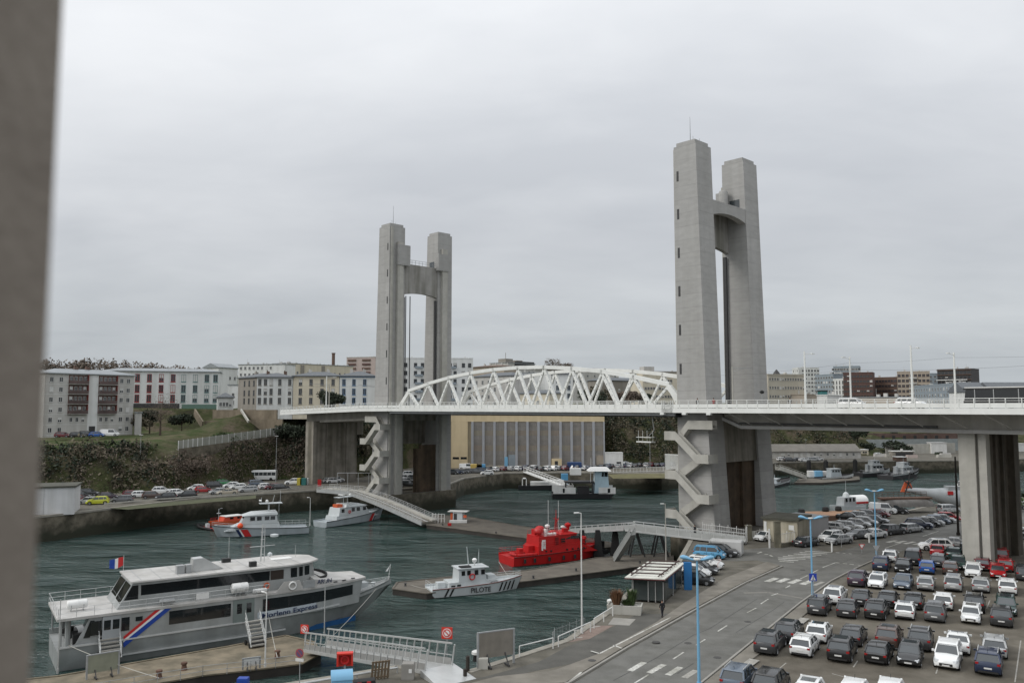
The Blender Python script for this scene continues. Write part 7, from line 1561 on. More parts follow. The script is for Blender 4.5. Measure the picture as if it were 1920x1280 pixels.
PANE = mat('sky_toned_glazing', (.26, .24, .22), .4, .22, .25, spec=.5, col2=(.32, .30, .275)); PANR = mat('reddish_glazing', (.32, .25, .21), .5, .15, .2, col2=(.31, .29, .22))  # brownish panes, lightened in the colour to stand for reflected sky
n = 12; x0 = HL*.155
for i in range(n):
    xa = x0+(HL-x0)*i/n; xb = x0+(HL-x0)*(i+1)/n
    mb = MB(); mb.box((xa-.45, -.6, 0), (xa+.45, .3, HH-2.4)); mb.build('pier', PIER, hb)
    for z0, z1, m in ((.9, 6.2, PANE), (6.25, 8.2, PANR), (8.25, 11.8, PANE), (11.85, 13.6, PANR), (13.65, HH-2.45, PANE)):
        mb = MB(); mb.box((xa+.5, .05, z0), (xb-.5, .29, z1)); pn = mb.build('glazing', m, hb)
    mb = MB()
    for k in range(1, 6): mb.box((xa+.5+(xb-xa-1)*k/6-.04, .0, .9), (xa+.5+(xb-xa-1)*k/6+.04, .06, HH-2.5))
    for z0 in (2.6, 4.4, 10, 15.2): mb.box((xa+.5, .0, z0-.04), (xb-.5, .06, z0+.04))
    mb.build('glazing_bars', WALLT, hb)
mb = MB(); mb.box((HL-.45, -.6, 0), (HL+.02, .3, HH-2.4)); mb.build('pier', PIER, hb)
mb = MB(); mb.box((x0, -.1, 0), (HL, .28, .88)); mb.build('plinth', WALLC, hb)
mb = MB(); mb.box((HL*.385, -.3, 0), (HL*.445, .1, 4.8)); mb.build('door', WALLBG, hb); mb = MB(); mb.box((HL*.66, -1.2, 0), (HL*.725, .1, 3.4)); mb.build('porch', YEL, hb); mb = MB(); mb.box((HL*.68, -1.25, 0), (HL*.70, -1.19, 2.6)); mb.build('door', DRK, hb)
mb = MB(); mb.box((HL*.945, -.2, 0), (HL*.995, .1, 4.6)); mb.build('door', WALLBE, hb)
b = Bld('site_hut', 'white two part hut at the right end of the hangar', 1135, 849, 1168, 850, 304, 0, 4, OFFW, 'hut', Y1=304); b.flat(OFFW, .1, .15); b.win([b.L*.68, b.L*.76, b.L*.84], [2.0], .6, .7, DRK, seed=1, p_sh=0); b.strip('lower_part', 0, b.L, 0, .6, GRYS)
# long low building far right and terraces
b = Bld('long_store', 'long low grey building with a row of white doors on the far right quay', 1440, 846, 1614, 846, 360, 0, 12, WALLG, Y1=362); b.hip(2.9, mat('old_slate', (.17, .16, .14), .9, .15, .4), .4, True)
b.win([b.L*k for k in (.16, .30, .43)], [1.2], 1.8, 2.4, OFFW, seed=2, p_sh=1); b.win([b.L*k for k in (.22, .36, .5, .57, .64, .71, .78, .85, .92)], [1.8], 1.0, 1.4, OFFW, seed=3, p_sh=.5)
for nm, lab, a0, a1, Yw, z0, z1, m in (('retaining_wall', 'reddish stone retaining wall with arches under the approach deck', (1600, 812), (1800, 812), 450, 1, None, mat('red_stone', (.15, .10, .085), .95, .25, .3, .3)), ('hoarding', 'pale bluish hoarding in front of the reddish wall', (1600, 824), (1795, 822), 425, 1, None, mat('pale_hoarding', (.28, .31, .31), .8, .12, .5)), ('retaining_wall', 'pale concrete wall along the far right terrace', (1660, 834), (1790, 830), 400, 0, None, CONL)):
    p, q = V(*a0, Yw), V(*a1, Yw+5); mb = MB(); mb.bar((p.x, p.y, p.z-4), (q.x, q.y, q.z-4), .6, 8); tag(mb.build(nm, m), lab, 'wall')
mb = MB()
for k in range(9): p = V(1615+k*20, 816, 449.5); mb.box((p.x-.8, p.y-.5, p.z-2), (p.x+.8, p.y-.3, p.z))
tag(mb.build('arch_openings', DRK), 'dark openings in the reddish retaining wall', 'opening')
for i, (px, py, px1, py1, base, lab, m) in enumerate(((1746, 830, 1775, 830, 842, 'white square shed on the terrace below the deck', OFFW), (1674, 846, 1714, 846, 857, 'open fronted shelter with a white roof near the far quay edge', WALLT), (1613, 843, 1628, 843, 854, 'small cream gatehouse at the right end of the long building', WALLC), (1722, 825, 1738, 825, 832, 'small pale hut on the upper terrace', WALLG), (1893, 832, 1925, 832, 846, 'white wall right of the pier on the far bank', OFFW), (1682, 857, 1700, 857, 864, 'low brown crates by the shelter', WALLBR))):
    Y = P(px, base, 0 if base > 845 else 2).y; zt = V(px, py, Y).z; b = Bld('shed', lab, px, py, px1, py1, Y, min(0.0 if base > 845 else 2, zt-1.5), 4, m, 'shed', Y1=Y); b.flat(OFFW, .25, .2)
    if i == 1: b.strip('opening', 1.2, b.L-.6, .1, b.h-.4, DRK)
    if i == 2: b.win([b.L*.4, b.L*.7], [b.h-1], .9, .7, DRK, p_sh=0)
rs_ = random.Random(4)
for i in range(16):
    px = rs_.uniform(1640, 1790); py = rs_.uniform(834, 858); p = P(px, py, 0); p.z = max(0, H(p.x, p.y)); mb = MB(); w_ = rs_.uniform(1, 3.5); mb.hexa([(-w_, -1, 0), (w_, -1, 0), (w_, 1, 0), (-w_, 1, 0)], [(-w_*.9, -.9, 1.3), (w_*.9, -.9, 1.5), (w_*.9, .9, 1.3), (-w_*.9, .9, 1.2)]); o = mb.build('stored_material', rs_.choice([RST, WALLBE, CONL, WALLG, LEAFD, WALLP])); o.location = p
    tag(o, f'{ORD[i+1]} low heap of stored material on the far right quay', 'heap', 'heaps of material on the far right quay')
# retaining walls and terraces on the left bank
def wall(lab, pts, Y, h, m, name='retaining_wall', th=.5, cat='wall'):
    q = [V(px, py, Yk) for (px, py), Yk in zip(pts, Y)]; mb = MB()
    for a, b_ in zip(q, q[1:]): mb.bar(a-Vector((0, 0, h/2)), b_-Vector((0, 0, h/2)), th, h)
    return tag(mb.build(name, m), lab, cat)
TAN = mat('tan_stone', (.20, .165, .12), .95, .2, .4, .3, stain=.25)
wall('tan stone terrace wall at the left end of the bridge', [(385, 789), (480, 786), (530, 786)], (286, 281, 276), 5, TAN)
wall('upper tan terrace wall below the car park at the bridge end', [(365, 766), (380, 789)], (290, 282), 2.5, TAN); wall('sloping pale kerb wall on the left terrace', [(452, 766), (466, 788)], (285, 276), .8, CONL)
wall('dark retaining wall under the parked cars at the bridge end', [(400, 768), (520, 768)], (292, 278), 6, TAN)
q = [(335, 826), (380, 820), (440, 812), (500, 804), (535, 799)]; Yq = (235, 240, 253, 264, 270)
wall('long pale fence running along the top of the cliff', q, Yq, 2.6, mat('fence_panel', (.26, .265, .23), .8, .12, .6), 'cliff_fence', .08, 'fence')
mb = MB()
for i in range(4):
    for k in range(5):
        a, b_ = V(*q[i], Yq[i]), V(*q[i+1], Yq[i+1]); p = a.lerp(b_, k/5); mb.box((p.x-.08, p.y-.16, p.z-2.7), (p.x+.08, p.y-.04, p.z+.05))
tag(mb.build('fence_posts', OFFW), 'white posts of the fence along the cliff top', 'fence')
wall('mossy stone wall footing along the cliff under the fence', [(a, c+15) for a, c in q], Yq, 3.0, STONE)
# white flat roofed store at the left edge
a, c = P(138, 962), P(40, 962); c.y -= 4
t = thing('quay_store', 'white flat roofed store with a mossy roof at the left quay edge', 'store', a, math.atan2((c-a).y, (c-a).x)); L_ = (c-a).length
mb = MB(); mb.box((0, -9, -.2), (L_, 0, 5.4)); mb.build('wall', mat('store_white', (.60, .60, .60), .8, .06, .4, stain=.2), t); mb = MB(); mb.box((-.3, -9.3, 5.403), (L_, .3, 5.75)); mb.build('roof', mat('mossy_roof', (.07, .07, .055), .95, .3, .5), t)
mb = MB(); mb.box((L_*.48, .0, -.1), (L_*.485, .03, 5.3)); mb.build('joint', GRYS, t)
# cream building and white wall near the gate
a, c = P(1432, 1013), P(1496, 1019); t = thing('gatehouse', 'low cream building with a mossy flat roof beside the big tower', 'building', a, math.atan2((c-a).y, (c-a).x)); L_ = (c-a).length
CRM = mat('old_cream_render', (.44, .40, .31), .9, .15, .5, .1, stain=.45)
mb = MB(); mb.box((0, 0, 0), (L_, 7, 3.6)); mb.build('wall', CRM, t); mb = MB(); mb.box((-.3, -.35, 3.603), (L_+.3, 7.3, 3.95)); mb.build('roof', mat('mossy_roof', (.07, .07, .055)), t)
mb = MB(); mb.box((.1, -.06, .1), (.55, .0, 3.2)); mb.box((L_*.75, -.05, 2.1), (L_*.9, 0, 2.9)); mb.build('trim', OFFW, t)
a, c = P(1500, 1013), P(1554, 1002); t = thing('white_wall_building', 'plain white walled shed beside the cream gatehouse', 'shed', a, math.atan2((c-a).y, (c-a).x)); L_ = (c-a).length
mb = MB(); mb.box((0, 0, 0), (L_, 6, 3.1)); mb.build('wall', mat('shed_grey_white', (.46, .45, .45), .85, .05, .5, stain=.1), t); mb = MB(); mb.box((-.15, -.15, 3.1), (L_+.15, 6.15, 3.3)); mb.build('roof', ZINC, t)
for i, (px, py, h_) in enumerate(((1458, 1026, 4.0), (1404, 1013, 2.4))):
    p = P(px, py); mb = MB(); mb.box((p.x-.45, p.y-.4, 0), (p.x+.45, p.y+.4, h_)); mb.box((p.x-.52, p.y-.47, h_), (p.x+.52, p.y+.47, h_+.15)); tag(mb.build('gate_post', mat('mossy_concrete', (.14, .13, .095), .95, .25, .8, .3)), ['tall mossy concrete gate post in front of the cream building', 'short concrete gate post at the end of the white fence'][i], 'gate post')
p = P(1443, 1027); mb = MB(); mb.box((p.x-.12, p.y-.1, 0), (p.x+.1, p.y+.1, 3.0)); tag(mb.build('barrier_post', OFFW), 'white post left of the tall gate post', 'post')
def fence(lab, pts, h_, m=OFFW, step=.45, z_=0.0, name='fence', r=.03):
    q = [P(*a, z_) for a in pts]; o0 = q[0].copy(); t = thing(name, lab, 'fence', o0); mb = MB()
    for a, b_ in zip(q, q[1:]):
        n = max(1, int((b_-a).length/step))
        for i in range(n+1): c = a.lerp(b_, i/n)-o0; mb.tube(c, c+Vector((0, 0, h_*(1 if i % 5 else 1.12))), r*(1 if i % 5 else 2), 4)
    mb.build('pickets', m, t); mb = MB()
    for a, b_ in zip(q, q[1:]):
        for f_ in (.12, .95): mb.tube(a-o0+Vector((0, 0, h_*f_)), b_-o0+Vector((0, 0, h_*f_)), r*1.2, 4)
    mb.build('rails', m, t); return t
fence('white picket fence between the tower foot and the white container', [(1318, 1008), (1350, 1012), (1398, 1020), (1402, 1013)], 2.4, step=.35, r=.025)
fence('white railing in front of the cream building', [(1462, 1024), (1495, 1018)], 2.0, step=.4); fence('white gate railing near the car by the tower', [(1408, 1010), (1432, 1004)], 1.2, step=.6)
mb = MB(); a, c = P(1462, 1027), P(1500, 1018); mb.bar(a+Vector((0, 0, .3)), c+Vector((0, 0, .3)), .4, .6); tag(mb.build('low_wall', mat('mossy_concrete', (.14, .13, .095))), 'low mossy wall under the white railing', 'wall')
# ------------------------------------------------------------ trees
def gz(p): return Vector((p.x, p.y, H(p.x, p.y)-.2))
def ptree(name, lab, px, Y, h_, w_, m, kind, seed, n, ls, group=None, zb=None, **k):
    p = V(px, 764, Y); z_ = H(p.x, p.y) if zb is None else zb; return tree(name, lab, (p.x, p.y, z_-.2), h_, w_, m, kind, seed, n, ls, group, **k)
ptree('round_evergreen', 'round dark evergreen tree behind the left end of the bridge railing', 619, 262, 7.5, 8.5, LEAFD, 'round', 3, 2600, .34, zb=20.2, z0=.15)
ptree('bare_tree', 'leafless brown tree between the red balcony block and the terraces', 302, 262, 13, 12, TWIG, 'bare', 4, 1500, .28, thin=.12)
ptree('dark_tree', 'dark evergreen tree behind the bare tree', 282, 285, 9, 9, LEAFD, 'round', 5, 1400, .42)
ptree('dark_tree', 'dark evergreen tree below the long white block', 342, 290, 7, 9, LEAFD, 'round', 6, 1200, .42)
ptree('brown_shrub', 'brown leafless thicket at the right end of the red balcony block', 262, 276, 7, 9, TWIGG, 'round', 16, 1000, .4)
ptree('green_bush', 'big fresh green bush growing on the cliff below the fence', 425, 256, 9.5, 11, LEAFG, 'round', 7, 2600, .38, zb=6.5, z0=.1)
ptree('brown_bush', 'brown rounded thicket on the cliff left of the green bush', 362, 236, 9, 13, TWIG, 'round', 8, 2000, .36, zb=2, thin=.3, z0=.1)
ptree('brown_bush', 'brown rounded thicket on the cliff right of the green bush', 478, 263, 10, 14, TWIG, 'round', 9, 2000, .36, zb=1, thin=.3, z0=.1)
ptree('dark_bush', 'dark evergreen thicket beside the pier wall under the deck', 548, 268, 9, 11, LEAFD, 'round', 10, 1500, .4, zb=9, z0=.1)
ptree('dark_bush', 'dark thicket between the pier wall and the farther tower', 668, 275, 12, 12, TWIGG, 'round', 12, 1500, .42, zb=4, z0=.1)
rt = random.Random(31)
for i in range(13):
    px = [95, 118, 150, 165, 200, 222, 240, 262, 285, 300, 316, 345, 372][i]; m = TWIGL; Y = rt.uniform(450, 520)
    zt = V(px, [668, 668, 666, 667, 668, 672, 676, 677, 676, 678, 680, 684, 686][i], Y).z; hh = rt.uniform(17, 23)
    ptree('skyline_tree', f'{ORD[i+1]} brownish tree from the left on the skyline behind the blocks', px, Y, hh, hh*.75, m, 'round', 40+i, 620, .6, 'skyline trees on the left hill', zb=zt-hh*.93-1.4)
for i, (px, yt, Y, m, k) in enumerate(((1040, 673, 600, TWIG, 'bare'), (1062, 679, 610, TWIG, 'bare'))):
    zt = V(px, yt, Y).z; ptree('skyline_tree', ['larger leafless tree above the crest of the truss', 'smaller leafless tree right of the larger one above the truss'][i], px, Y, 16-i*3, 15-i*3, m, 'round', 60+i, 900, .7, 'leafless trees above the truss', zb=zt-14.5+i*3, thin=.25)
for i, (px, w_, hh, m, lab) in enumerate(((1108, 13, 13, LEAFD, 'tall dark evergreen seen through the truss right of the white block'), (1128, 10, 11, TWIGG, 'olive tree seen through the truss beside the dark evergreen'), (1190, 9, 9, TWIGL, 'pale leafless tree seen through the right part of the truss'), (1165, 10, 9, TWIG, 'brown tree seen through the truss behind the railing'), (1212, 8, 8, LEAFD, 'small dark tree near the right end of the truss'))):
    ptree('hill_tree', lab, px, 360+i*3, hh, w_, m, 'round', 70+i, 1000, .45)
for i, (px, Y, hh) in enumerate(((1525, 380, 6), (1606, 400, 8), (1622, 395, 7), (1672, 400, 8), (1690, 392, 6), (1590, 410, 7), (1555, 400, 6))):
    ptree('hilltop_tree', f'{ORD[i+1]} dark round tree on the hilltop at the feet of the brick blocks', px, Y, hh, hh*1.3, LEAFD, 'round', 80+i, 600, .5, 'dark trees at the feet of the far blocks')
p = P(1908, 958); t = thing('palm_tree', 'bushy palm tree at the right edge beyond the pier', 'tree', p); mb = MB(); mb.tube((0, 0, 0), (0, 0, 3), .3, 8, .22); mb.build('trunk', BARK, t)
mb = MB(); rp = random.Random(9)
for i in range(60):
    a = rp.uniform(0, 6.28); el = rp.uniform(-.3, 1.3); prev = Vector((0, 0, 3)); 
    for k in range(6):
        el2 = el-.22*k; nx = prev+Vector((math.cos(a)*math.cos(el2), math.sin(a)*math.cos(el2), math.sin(el2)))*.5; sd = Vector((-math.sin(a), math.cos(a), -.3))*.22; mb.add([prev-sd, nx-sd*.7, nx+sd*.7, prev+sd], [(0, 1, 2, 3)]); prev = nx
mb.build('crown', LEAFG, t, flip=True)
# ------------------------------------------------------------ stone jamb of the opening the picture is taken from
t = thing('stone_jamb', 'blurred grey brown stone jamb filling the left edge of the picture', 'wall', (0, 0, 0))
mb = MB(); xt = -.395
mb.hexa([(-1.1, .30, 20.2), (-.345, .30, 20.2), (-.345, .6, 20.2), (-1.1, .6, 20.2)], [(-1.1, .30, 24.2), (-.332, .30, 24.2), (-.332, .6, 24.2), (-1.1, .6, 24.2)])
mb.build('jamb_stone', mat('jamb_limestone', (.215, .185, .155), .95, .10, 14, .15, bscale=60, col2=(.235, .205, .172)), t)
# ------------------------------------------------------------ quay furniture
def rail(lab, px0, py0, px1, py1, h_=.95, z_=0.02):
    a, b_ = P(px0, py0, z_), P(px1, py1, z_); t = thing('quay_rail', lab, 'railing', a, 0, 'white quay rails'); d = b_-a; mb = MB()
    mb.tube((0, 0, h_), d+Vector((0, 0, h_)), .05, 6)
    n = max(1, int(d.length/2.6))
    for i in range(n+1): c = d*(i/n); mb.tube(c, c+Vector((0, 0, h_)), .05, 6)
    mb.build('rail', OFFW, t); return t
rail('white quay rail right of the big blank board', 974, 1231, 1037, 1215); rail('white quay rail in the middle beside the bay markings', 1047, 1212, 1107, 1184); rail('white quay rail nearest the flower planter', 1114, 1177, 1149, 1154)
a = P(548, 1287, .3); b_ = P(745, 1254, .3)
t = thing('quay_guard_rail', 'long grey guard rail along the quay behind the blue locker', 'railing', a); mb = MB(); d = b_-a
mb.tube((0, 0, .15), d+Vector((0, 0, .15)), .09, 6)
for i in range(6): c = d*(i/5); mb.tube(c-Vector((0, 0, .3)), c+Vector((0, 0, .15)), .06, 6)
mb.build('rail', ALU, t)
fence('thin wire fence on the water side of the middle quay rail', [(1036, 1212), (1040, 1203), (1097, 1180)], 1.2, GRYS, .25, 0, 'wire_fence', .008)
# planter
c = P(1172, 1148); t = thing('planter', 'pale concrete planter trough at the quay in front of the glass shelter', 'planter', c, R(-14))
mb = MB(); mb.rings([[(-1.75, -.9, 0), (1.75, -.9, 0), (1.75, .9, 0), (-1.75, .9, 0)], [(-1.85, -1.0, .95), (1.85, -1.0, .95), (1.85, 1.0, .95), (-1.85, 1.0, .95)], [(-1.7, -.85, .95), (1.7, -.85, .95), (1.7, .85, .95), (-1.7, .85, .95)], [(-1.7, -.85, .8), (1.7, -.85, .8), (1.7, .85, .8), (-1.7, .85, .8)]]); mb.build('trough', CONL, t)
def clump(lab, x, y, m, r_, h_, n, seed):
    rr = random.Random(seed); p = c+Vector((x, y, .8)); mb = MB()
    for i in range(n):
        a = rr.uniform(0, 6.28); q = Vector((math.cos(a), math.sin(a), 0))*rr.uniform(0, r_*.35); top = q*3.2+Vector((0, 0, h_*rr.uniform(.5, 1))); s_ = Vector((-math.sin(a), math.cos(a), 0))*.05
        md = q.lerp(top, .6)+Vector((0, 0, h_*.15)); mb.add([q-s_, md-s_, top, md+s_, q+s_], [(0, 1, 3, 4), (1, 2, 3)])
    o = mb.build('spiky_plant', m, flip=True); o.location = p; return tag(o, lab, 'plant')
clump('rust brown spiky plant in the left of the planter', -.9, .1, mat('rust_leaves', (.13, .065, .03), .8, .3, 2), 1.0, 1.7, 260, 1); clump('green spiky shrub in the right of the planter', .75, 0, LEAFG, .8, 1.8, 260, 2); clump('low green ground plant between the two shrubs', .1, -.3, LEAFG, .8, .7, 250, 3)
def bollard(px, py, lab, col=OFFW):
    p = P(px, py, .02); t = thing('mooring_bollard', lab, 'bollard', p, 0, 'quay bollards'); mb = MB(); mb.lathe((0, 0, 0), [(.34, 0), (.3, .1), (.26, .5)], 12); mb.build('shaft', BLK, t); mb = MB(); mb.lathe((0, 0, .5), [(.26, 0), (.42, .1), (.40, .3), (.2, .4), (.02, .42)], 12); mb.build('cap', col, t, smooth=50)
bollard(1145, 1138, 'white capped bollard left of the planter'); bollard(893, 1238, 'white capped bollard behind the big blank board')
for i, (px, py, h_) in enumerate(((877, 1258, 1.25), (872, 1270, .7))): p = P(px, py); mb = MB(); mb.lathe((p.x, p.y, 0), [(.16, 0), (.16, h_), (.05, h_+.05)], 8); tag(mb.build('wooden_post', mat('tarred_wood', (.03, .025, .02))), ['taller dark post beside the board', 'short dark stump at the gangway landing'][i], 'post')
# glass shelter
zr = 2.75; q = [P(1186, 1127), P(1245, 1131), P(1278, 1101), P(1222, 1098)]
c0 = q[0]; t = thing('glass_shelter', 'glass walled shelter with a white roof and dark roof bars on the quay', 'shelter', c0)
L = [a-c0 for a in q]; up = Vector((0, 0, zr))
mb = MB()
for i, (a, b_) in enumerate(((L[0], L[1]), (L[1], L[2]), (L[2], L[3]), (L[3], L[0]))):
    mb.bar(a+Vector((0, 0, zr*.5+.1)), b_+Vector((0, 0, zr*.5+.1)), .04, zr-.3)
    mb2 = MB()
mb.build('glass_wall', mat('shelter_glass', (.04, .05, .05), .08, .1, 1, spec=.8), t)
mb = MB()
for a, b_, n in ((L[0], L[1], 1), (L[1], L[2], 2)):
    for k in range(n+1):
        p = a.lerp(b_, k/n); mb.box((p.x-.06, p.y-.06, 0), (p.x+.06, p.y+.06, zr)); 
for k in (.02, .5, .73, .98):
    p = L[0].lerp(L[1], k)+Vector((0, -.08, 0)); mb.box((p.x-.05, p.y-.05, .1), (p.x+.05, p.y+.05, zr-.35))
mb.build('frame', mat('frame_grey', (.30, .30, .29), .5, .1, 1), t)
mb = MB(); rq = [a+up for a in L]; cen = sum(rq, Vector())/4; rq = [cen+(a-cen)*1.16+(Vector((-.4, -.2, 0)) if i in (0, 3) else Vector()) for i, a in enumerate(rq)]
mb.hexa(rq, [a+Vector((0, 0, .14)) for a in rq]); mb.build('roof', mat('shelter_roof', (.62, .62, .56), .7, .05, 1, stain=.1), t)
mb = MB(); e = Vector((0, 0, .02)); 
for i in range(4): mb.bar(rq[i]-e, rq[(i+1) % 4]-e, .08, .10)
mb.build('fascia', mat('dark_red_trim', (.10, .02, .02), .6, .1, 1), t)
mb = MB(); u = Vector((0, 0, .42))
for f_ in (.12, .32, .52, .72, .92):
    a = rq[0].lerp(rq[3], f_)+u; b_ = rq[1].lerp(rq[2], f_)+u; mb.bar(a.lerp(b_, .06), a.lerp(b_, .92), .12, .12)
    for g in (.1, .86): p = a.lerp(b_, g); mb.tube(p-Vector((0, 0, .3)), p, .04, 5)
for g in (.16, .84): mb.bar(rq[0].lerp(rq[1], g)+u*.9, rq[3].lerp(rq[2], g)+u*.9, .10, .10)
mb.build('roof_bars', mat('bar_brown', (.055, .03, .028), .7, .1, 1), t)
mb = MB(); p = (L[0]+L[1])/2; mb.box((p.x-.9, p.y+.5, .4), (p.x+1.2, p.y+1.0, .5)); mb.box((p.x-.8, p.y+.7, 0), (p.x-.7, p.y+.9, .4)); mb.box((p.x+1, p.y+.7, 0), (p.x+1.1, p.y+.9, .4)); mb.build('bench', WOOD, t)
box_on('information_totem', 'upright blue information panel right of the glass shelter', 'panel', 1290, 1105, 0, .95, .35, 3.3, mat('panel_blue', (.015, .14, .36), .5, .05, 1))
box_on('white_container', 'white container at the end of the gangway behind the black car', 'container', 1362, 1038, 0, 4.8, 2.2, 2.1, mat('container_grey', (.46, .46, .45), .6, .06, 1, stain=.15), R(-24))
box_on('grey_cabinet', 'grey cabinet standing in the left end of the board', 'cabinet', 906, 1253, 0, .8, .5, .9, CONL)
box_on('control_cabinet', 'grey concrete control cabinet at the foot of the alloy gangway', 'cabinet', 765, 1272, 0, 1.0, .8, 1.3, mat('cabinet_grey', (.25, .24, .22), .8, .1, 1), extra=lambda t: (lambda m: (m.box((.1, -.43, .6), (.35, -.4, .9)), m.build('notice', TRW, t)))(MB()))
# pallet, blue locker, red box, white van roof, clutter
p = P(712, 1272); t = thing('pallet', 'grey wooden pallet leaning upright against the gangway', 'pallet', p, R(20)); mb = MB(); mb.M = Matrix.Rotation(R(20), 4, 'X')
for i in range(6): mb.box((-.75+i*.26, 0, 0), (-.57+i*.26, .03, 1.7))
for z_ in (.1, .8, 1.5): mb.box((-.75, .03, z_), (.75, .12, z_+.12))
mb.build('slats', WOOD, t)
p = P(646, 1278, 0); t = thing('lifebuoy_box', 'orange red box frame holding a lifebuoy at the quay edge', 'lifebuoy box', p, R(10)); mb = MB(); mb.box((-.65, -.2, 1.3), (-.5, .3, 2.2)); mb.box((.5, -.2, 1.3), (.65, .3, 2.2)); mb.box((-.65, -.25, 2.2), (.65, .35, 2.32)); mb.box((-.6, .2, 1.2), (.6, .3, 2.2)); mb.build('box', mat('signal_red', (.6, .03, .015), .5, .05, 1), t); ring(t, (0, 0, 1.75), .3, TRR); mb = MB(); mb.box((-.08, .05, 0), (.08, .2, 1.3)); mb.build('post', GRYS, t)
p = P(640, 1318, 0); t = thing('blue_locker', 'light blue locker with a rounded lid at the bottom edge', 'locker', p, R(14)); mb = MB(); mb.box((-.75, -.7, 0), (.75, .7, 1.9)); mb.build('body', LBL, t); mb = MB(); mb.rings([[(x, math.cos(i*math.pi/8)*.75, 1.9+math.sin(i*math.pi/8)*.55) for i in range(9)] for x in (-.8, .8)]); mb.build('lid', LBL, t, smooth=50)
p = P(680, 1306, 0); t = thing('dark_trolley', 'dark covered trolley with red straps beside the blue locker', 'trolley', p, R(10)); mb = MB(); mb.hexa([(-.9, -.6, .4), (1.1, -.6, .4), (1.1, .6, .4), (-.9, .6, .4)], [(-.7, -.5, 1.25), (.9, -.5, 1.35), (.9, .5, 1.3), (-.7, .5, 1.2)]); mb.build('cover', BLK, t); mb = MB(); mb.tube((-1.1, -.7, .4), (1.3, -.7, .45), .04, 5); mb.tube((-1.1, .7, .4), (1.3, .7, .45), .04, 5); mb.build('frame', ALU, t); mb = MB(); mb.box((-.4, -.62, 1.0), (-.1, -.5, 1.25)); mb.box((.3, -.6, 1.1), (.6, -.5, 1.3)); mb.build('strap', TRR, t)
for x in (-.6, .8): mb = MB(); mb.rings([[(x+math.cos(i*.628)*.2, yy, .2+math.sin(i*.628)*.2) for i in range(10)] for yy in (-.55, -.45)]); mb.build('wheel', BLK, t)
p = P(455, 1300, 0); box_on('blue_bin', 'small dark blue bin at the bottom edge left of the white roof', 'bin', 455, 1310, 0, .8, .6, 1.6, TRB)
p = P(508, 1345, 0); car('people carrier', 'white', p.x, p.y, R(16), 'white car of which only the roof shows at the bottom edge', 'cars on the narrow quay')
# signs
def roundsign(lab, px, py, z_, h_, kind, rz=0):
    p = P(px, py, z_); t = thing('road_sign', lab, 'sign', p, rz); mb = MB(); mb.tube((0, 0, 0), (0, 0, h_+.3), .035, 6); mb.build('post', GRYS, t)
    disc = lambda r_, y, c_=h_: [(math.cos(i*math.pi/12)*r_, y, c_+math.sin(i*math.pi/12)*r_) for i in range(24)]
    if kind == 'nomooring':
        mb = MB(); mb.box((-.48, -.08, h_-.5), (.48, -.04, h_+.5)); mb.build('plate', mat('signal_red', (.6, .03, .015)), t)
        mb = MB(); mb.rings([disc(.40, -.085), disc(.40, -.10)]); mb.build('white_ring', TRW, t); mb = MB(); mb.rings([disc(.34, -.101), disc(.34, -.115)]); mb.build('red_ring', TRR, t); mb = MB(); mb.rings([disc(.24, -.116), disc(.24, -.125)]); mb.build('white_disc', TRW, t); mb = MB(); mb.bar((-.18, -.13, h_+.18), (.18, -.13, h_-.18), .02, .09); mb.build('slash', TRR, t)
    if kind == 'noparking':
        mb = MB(); mb.rings([disc(.34, -.05), disc(.34, -.08)]); mb.build('red_ring', mat('dull_sign_red', (.32, .05, .06), .5, .05, 1), t); mb = MB(); mb.rings([disc(.26, -.081), disc(.26, -.095)]); mb.build('blue_disc', mat('dull_sign_blue', (.10, .07, .14), .5, .05, 1), t); mb = MB(); mb.bar((-.2, -.10, h_+.2), (.2, -.10, h_-.2), .02, .07); mb.build('slash', mat('dull_sign_red', (.32, .05, .06)), t); mb = MB(); mb.box((-.34, -.08, h_-.62), (.34, -.05, h_-.40)); mb.build('sub_plate', OFFW, t)
    if kind == 'yield' or kind == 'back':
        tri = lambda r_, y: [(-r_, y, h_+r_*.58), (0, y, h_-r_*1.16), (r_, y, h_+r_*.58)]
        mb = MB(); mb.rings([tri(.48, -.05), tri(.48, -.08)]); mb.build('plate', TRR if kind == 'yield' else mat('sign_back', (.34, .35, .35), .5, .05, 1), t)
        if kind == 'yield': mb = MB(); mb.rings([tri(.33, -.081), tri(.33, -.095)]); mb.build('white_field', TRW, t)
    if kind == 'crossing':
        mb = MB(); mb.box((-.42, -.30, h_-.42), (.42, -.26, h_+.42)); mb.build('plate', mat('sign_blue', (.02, .05, .35), .5, .05, 1), t); mb = MB(); mb.add([(-.3, -.305, h_-.32), (.3, -.305, h_-.32), (0, -.305, h_+.28), (-.3, -.32, h_-.32), (.3, -.32, h_-.32), (0, -.32, h_+.28)], [(0, 1, 2), (3, 5, 4), (0, 3, 4, 1), (1, 4, 5, 2), (2, 5, 3, 0)]); mb.build('white_triangle', TRW, t)
        mb = MB(); mb.tube((0, -.335, h_+.12), (0, -.335, h_+.02), .04, 6); mb.bar((0, -.335, h_+.02), (0, -.335, h_-.1), .03, .05); mb.bar((0, -.335, h_-.1), (-.08, -.335, h_-.27), .03, .04); mb.bar((0, -.335, h_-.1), (.09, -.335, h_-.27), .03, .04); mb.build('walking_figure', BLK, t)
    return t
roundsign('red square no mooring sign at the ferry dock end of the gangway', 571, 1204, -4.35, 1.5, 'nomooring', R(-12)); roundsign('red square no mooring sign over the quay end of the gangway', 838, 1236, .02, 2.3, 'nomooring', R(-5))
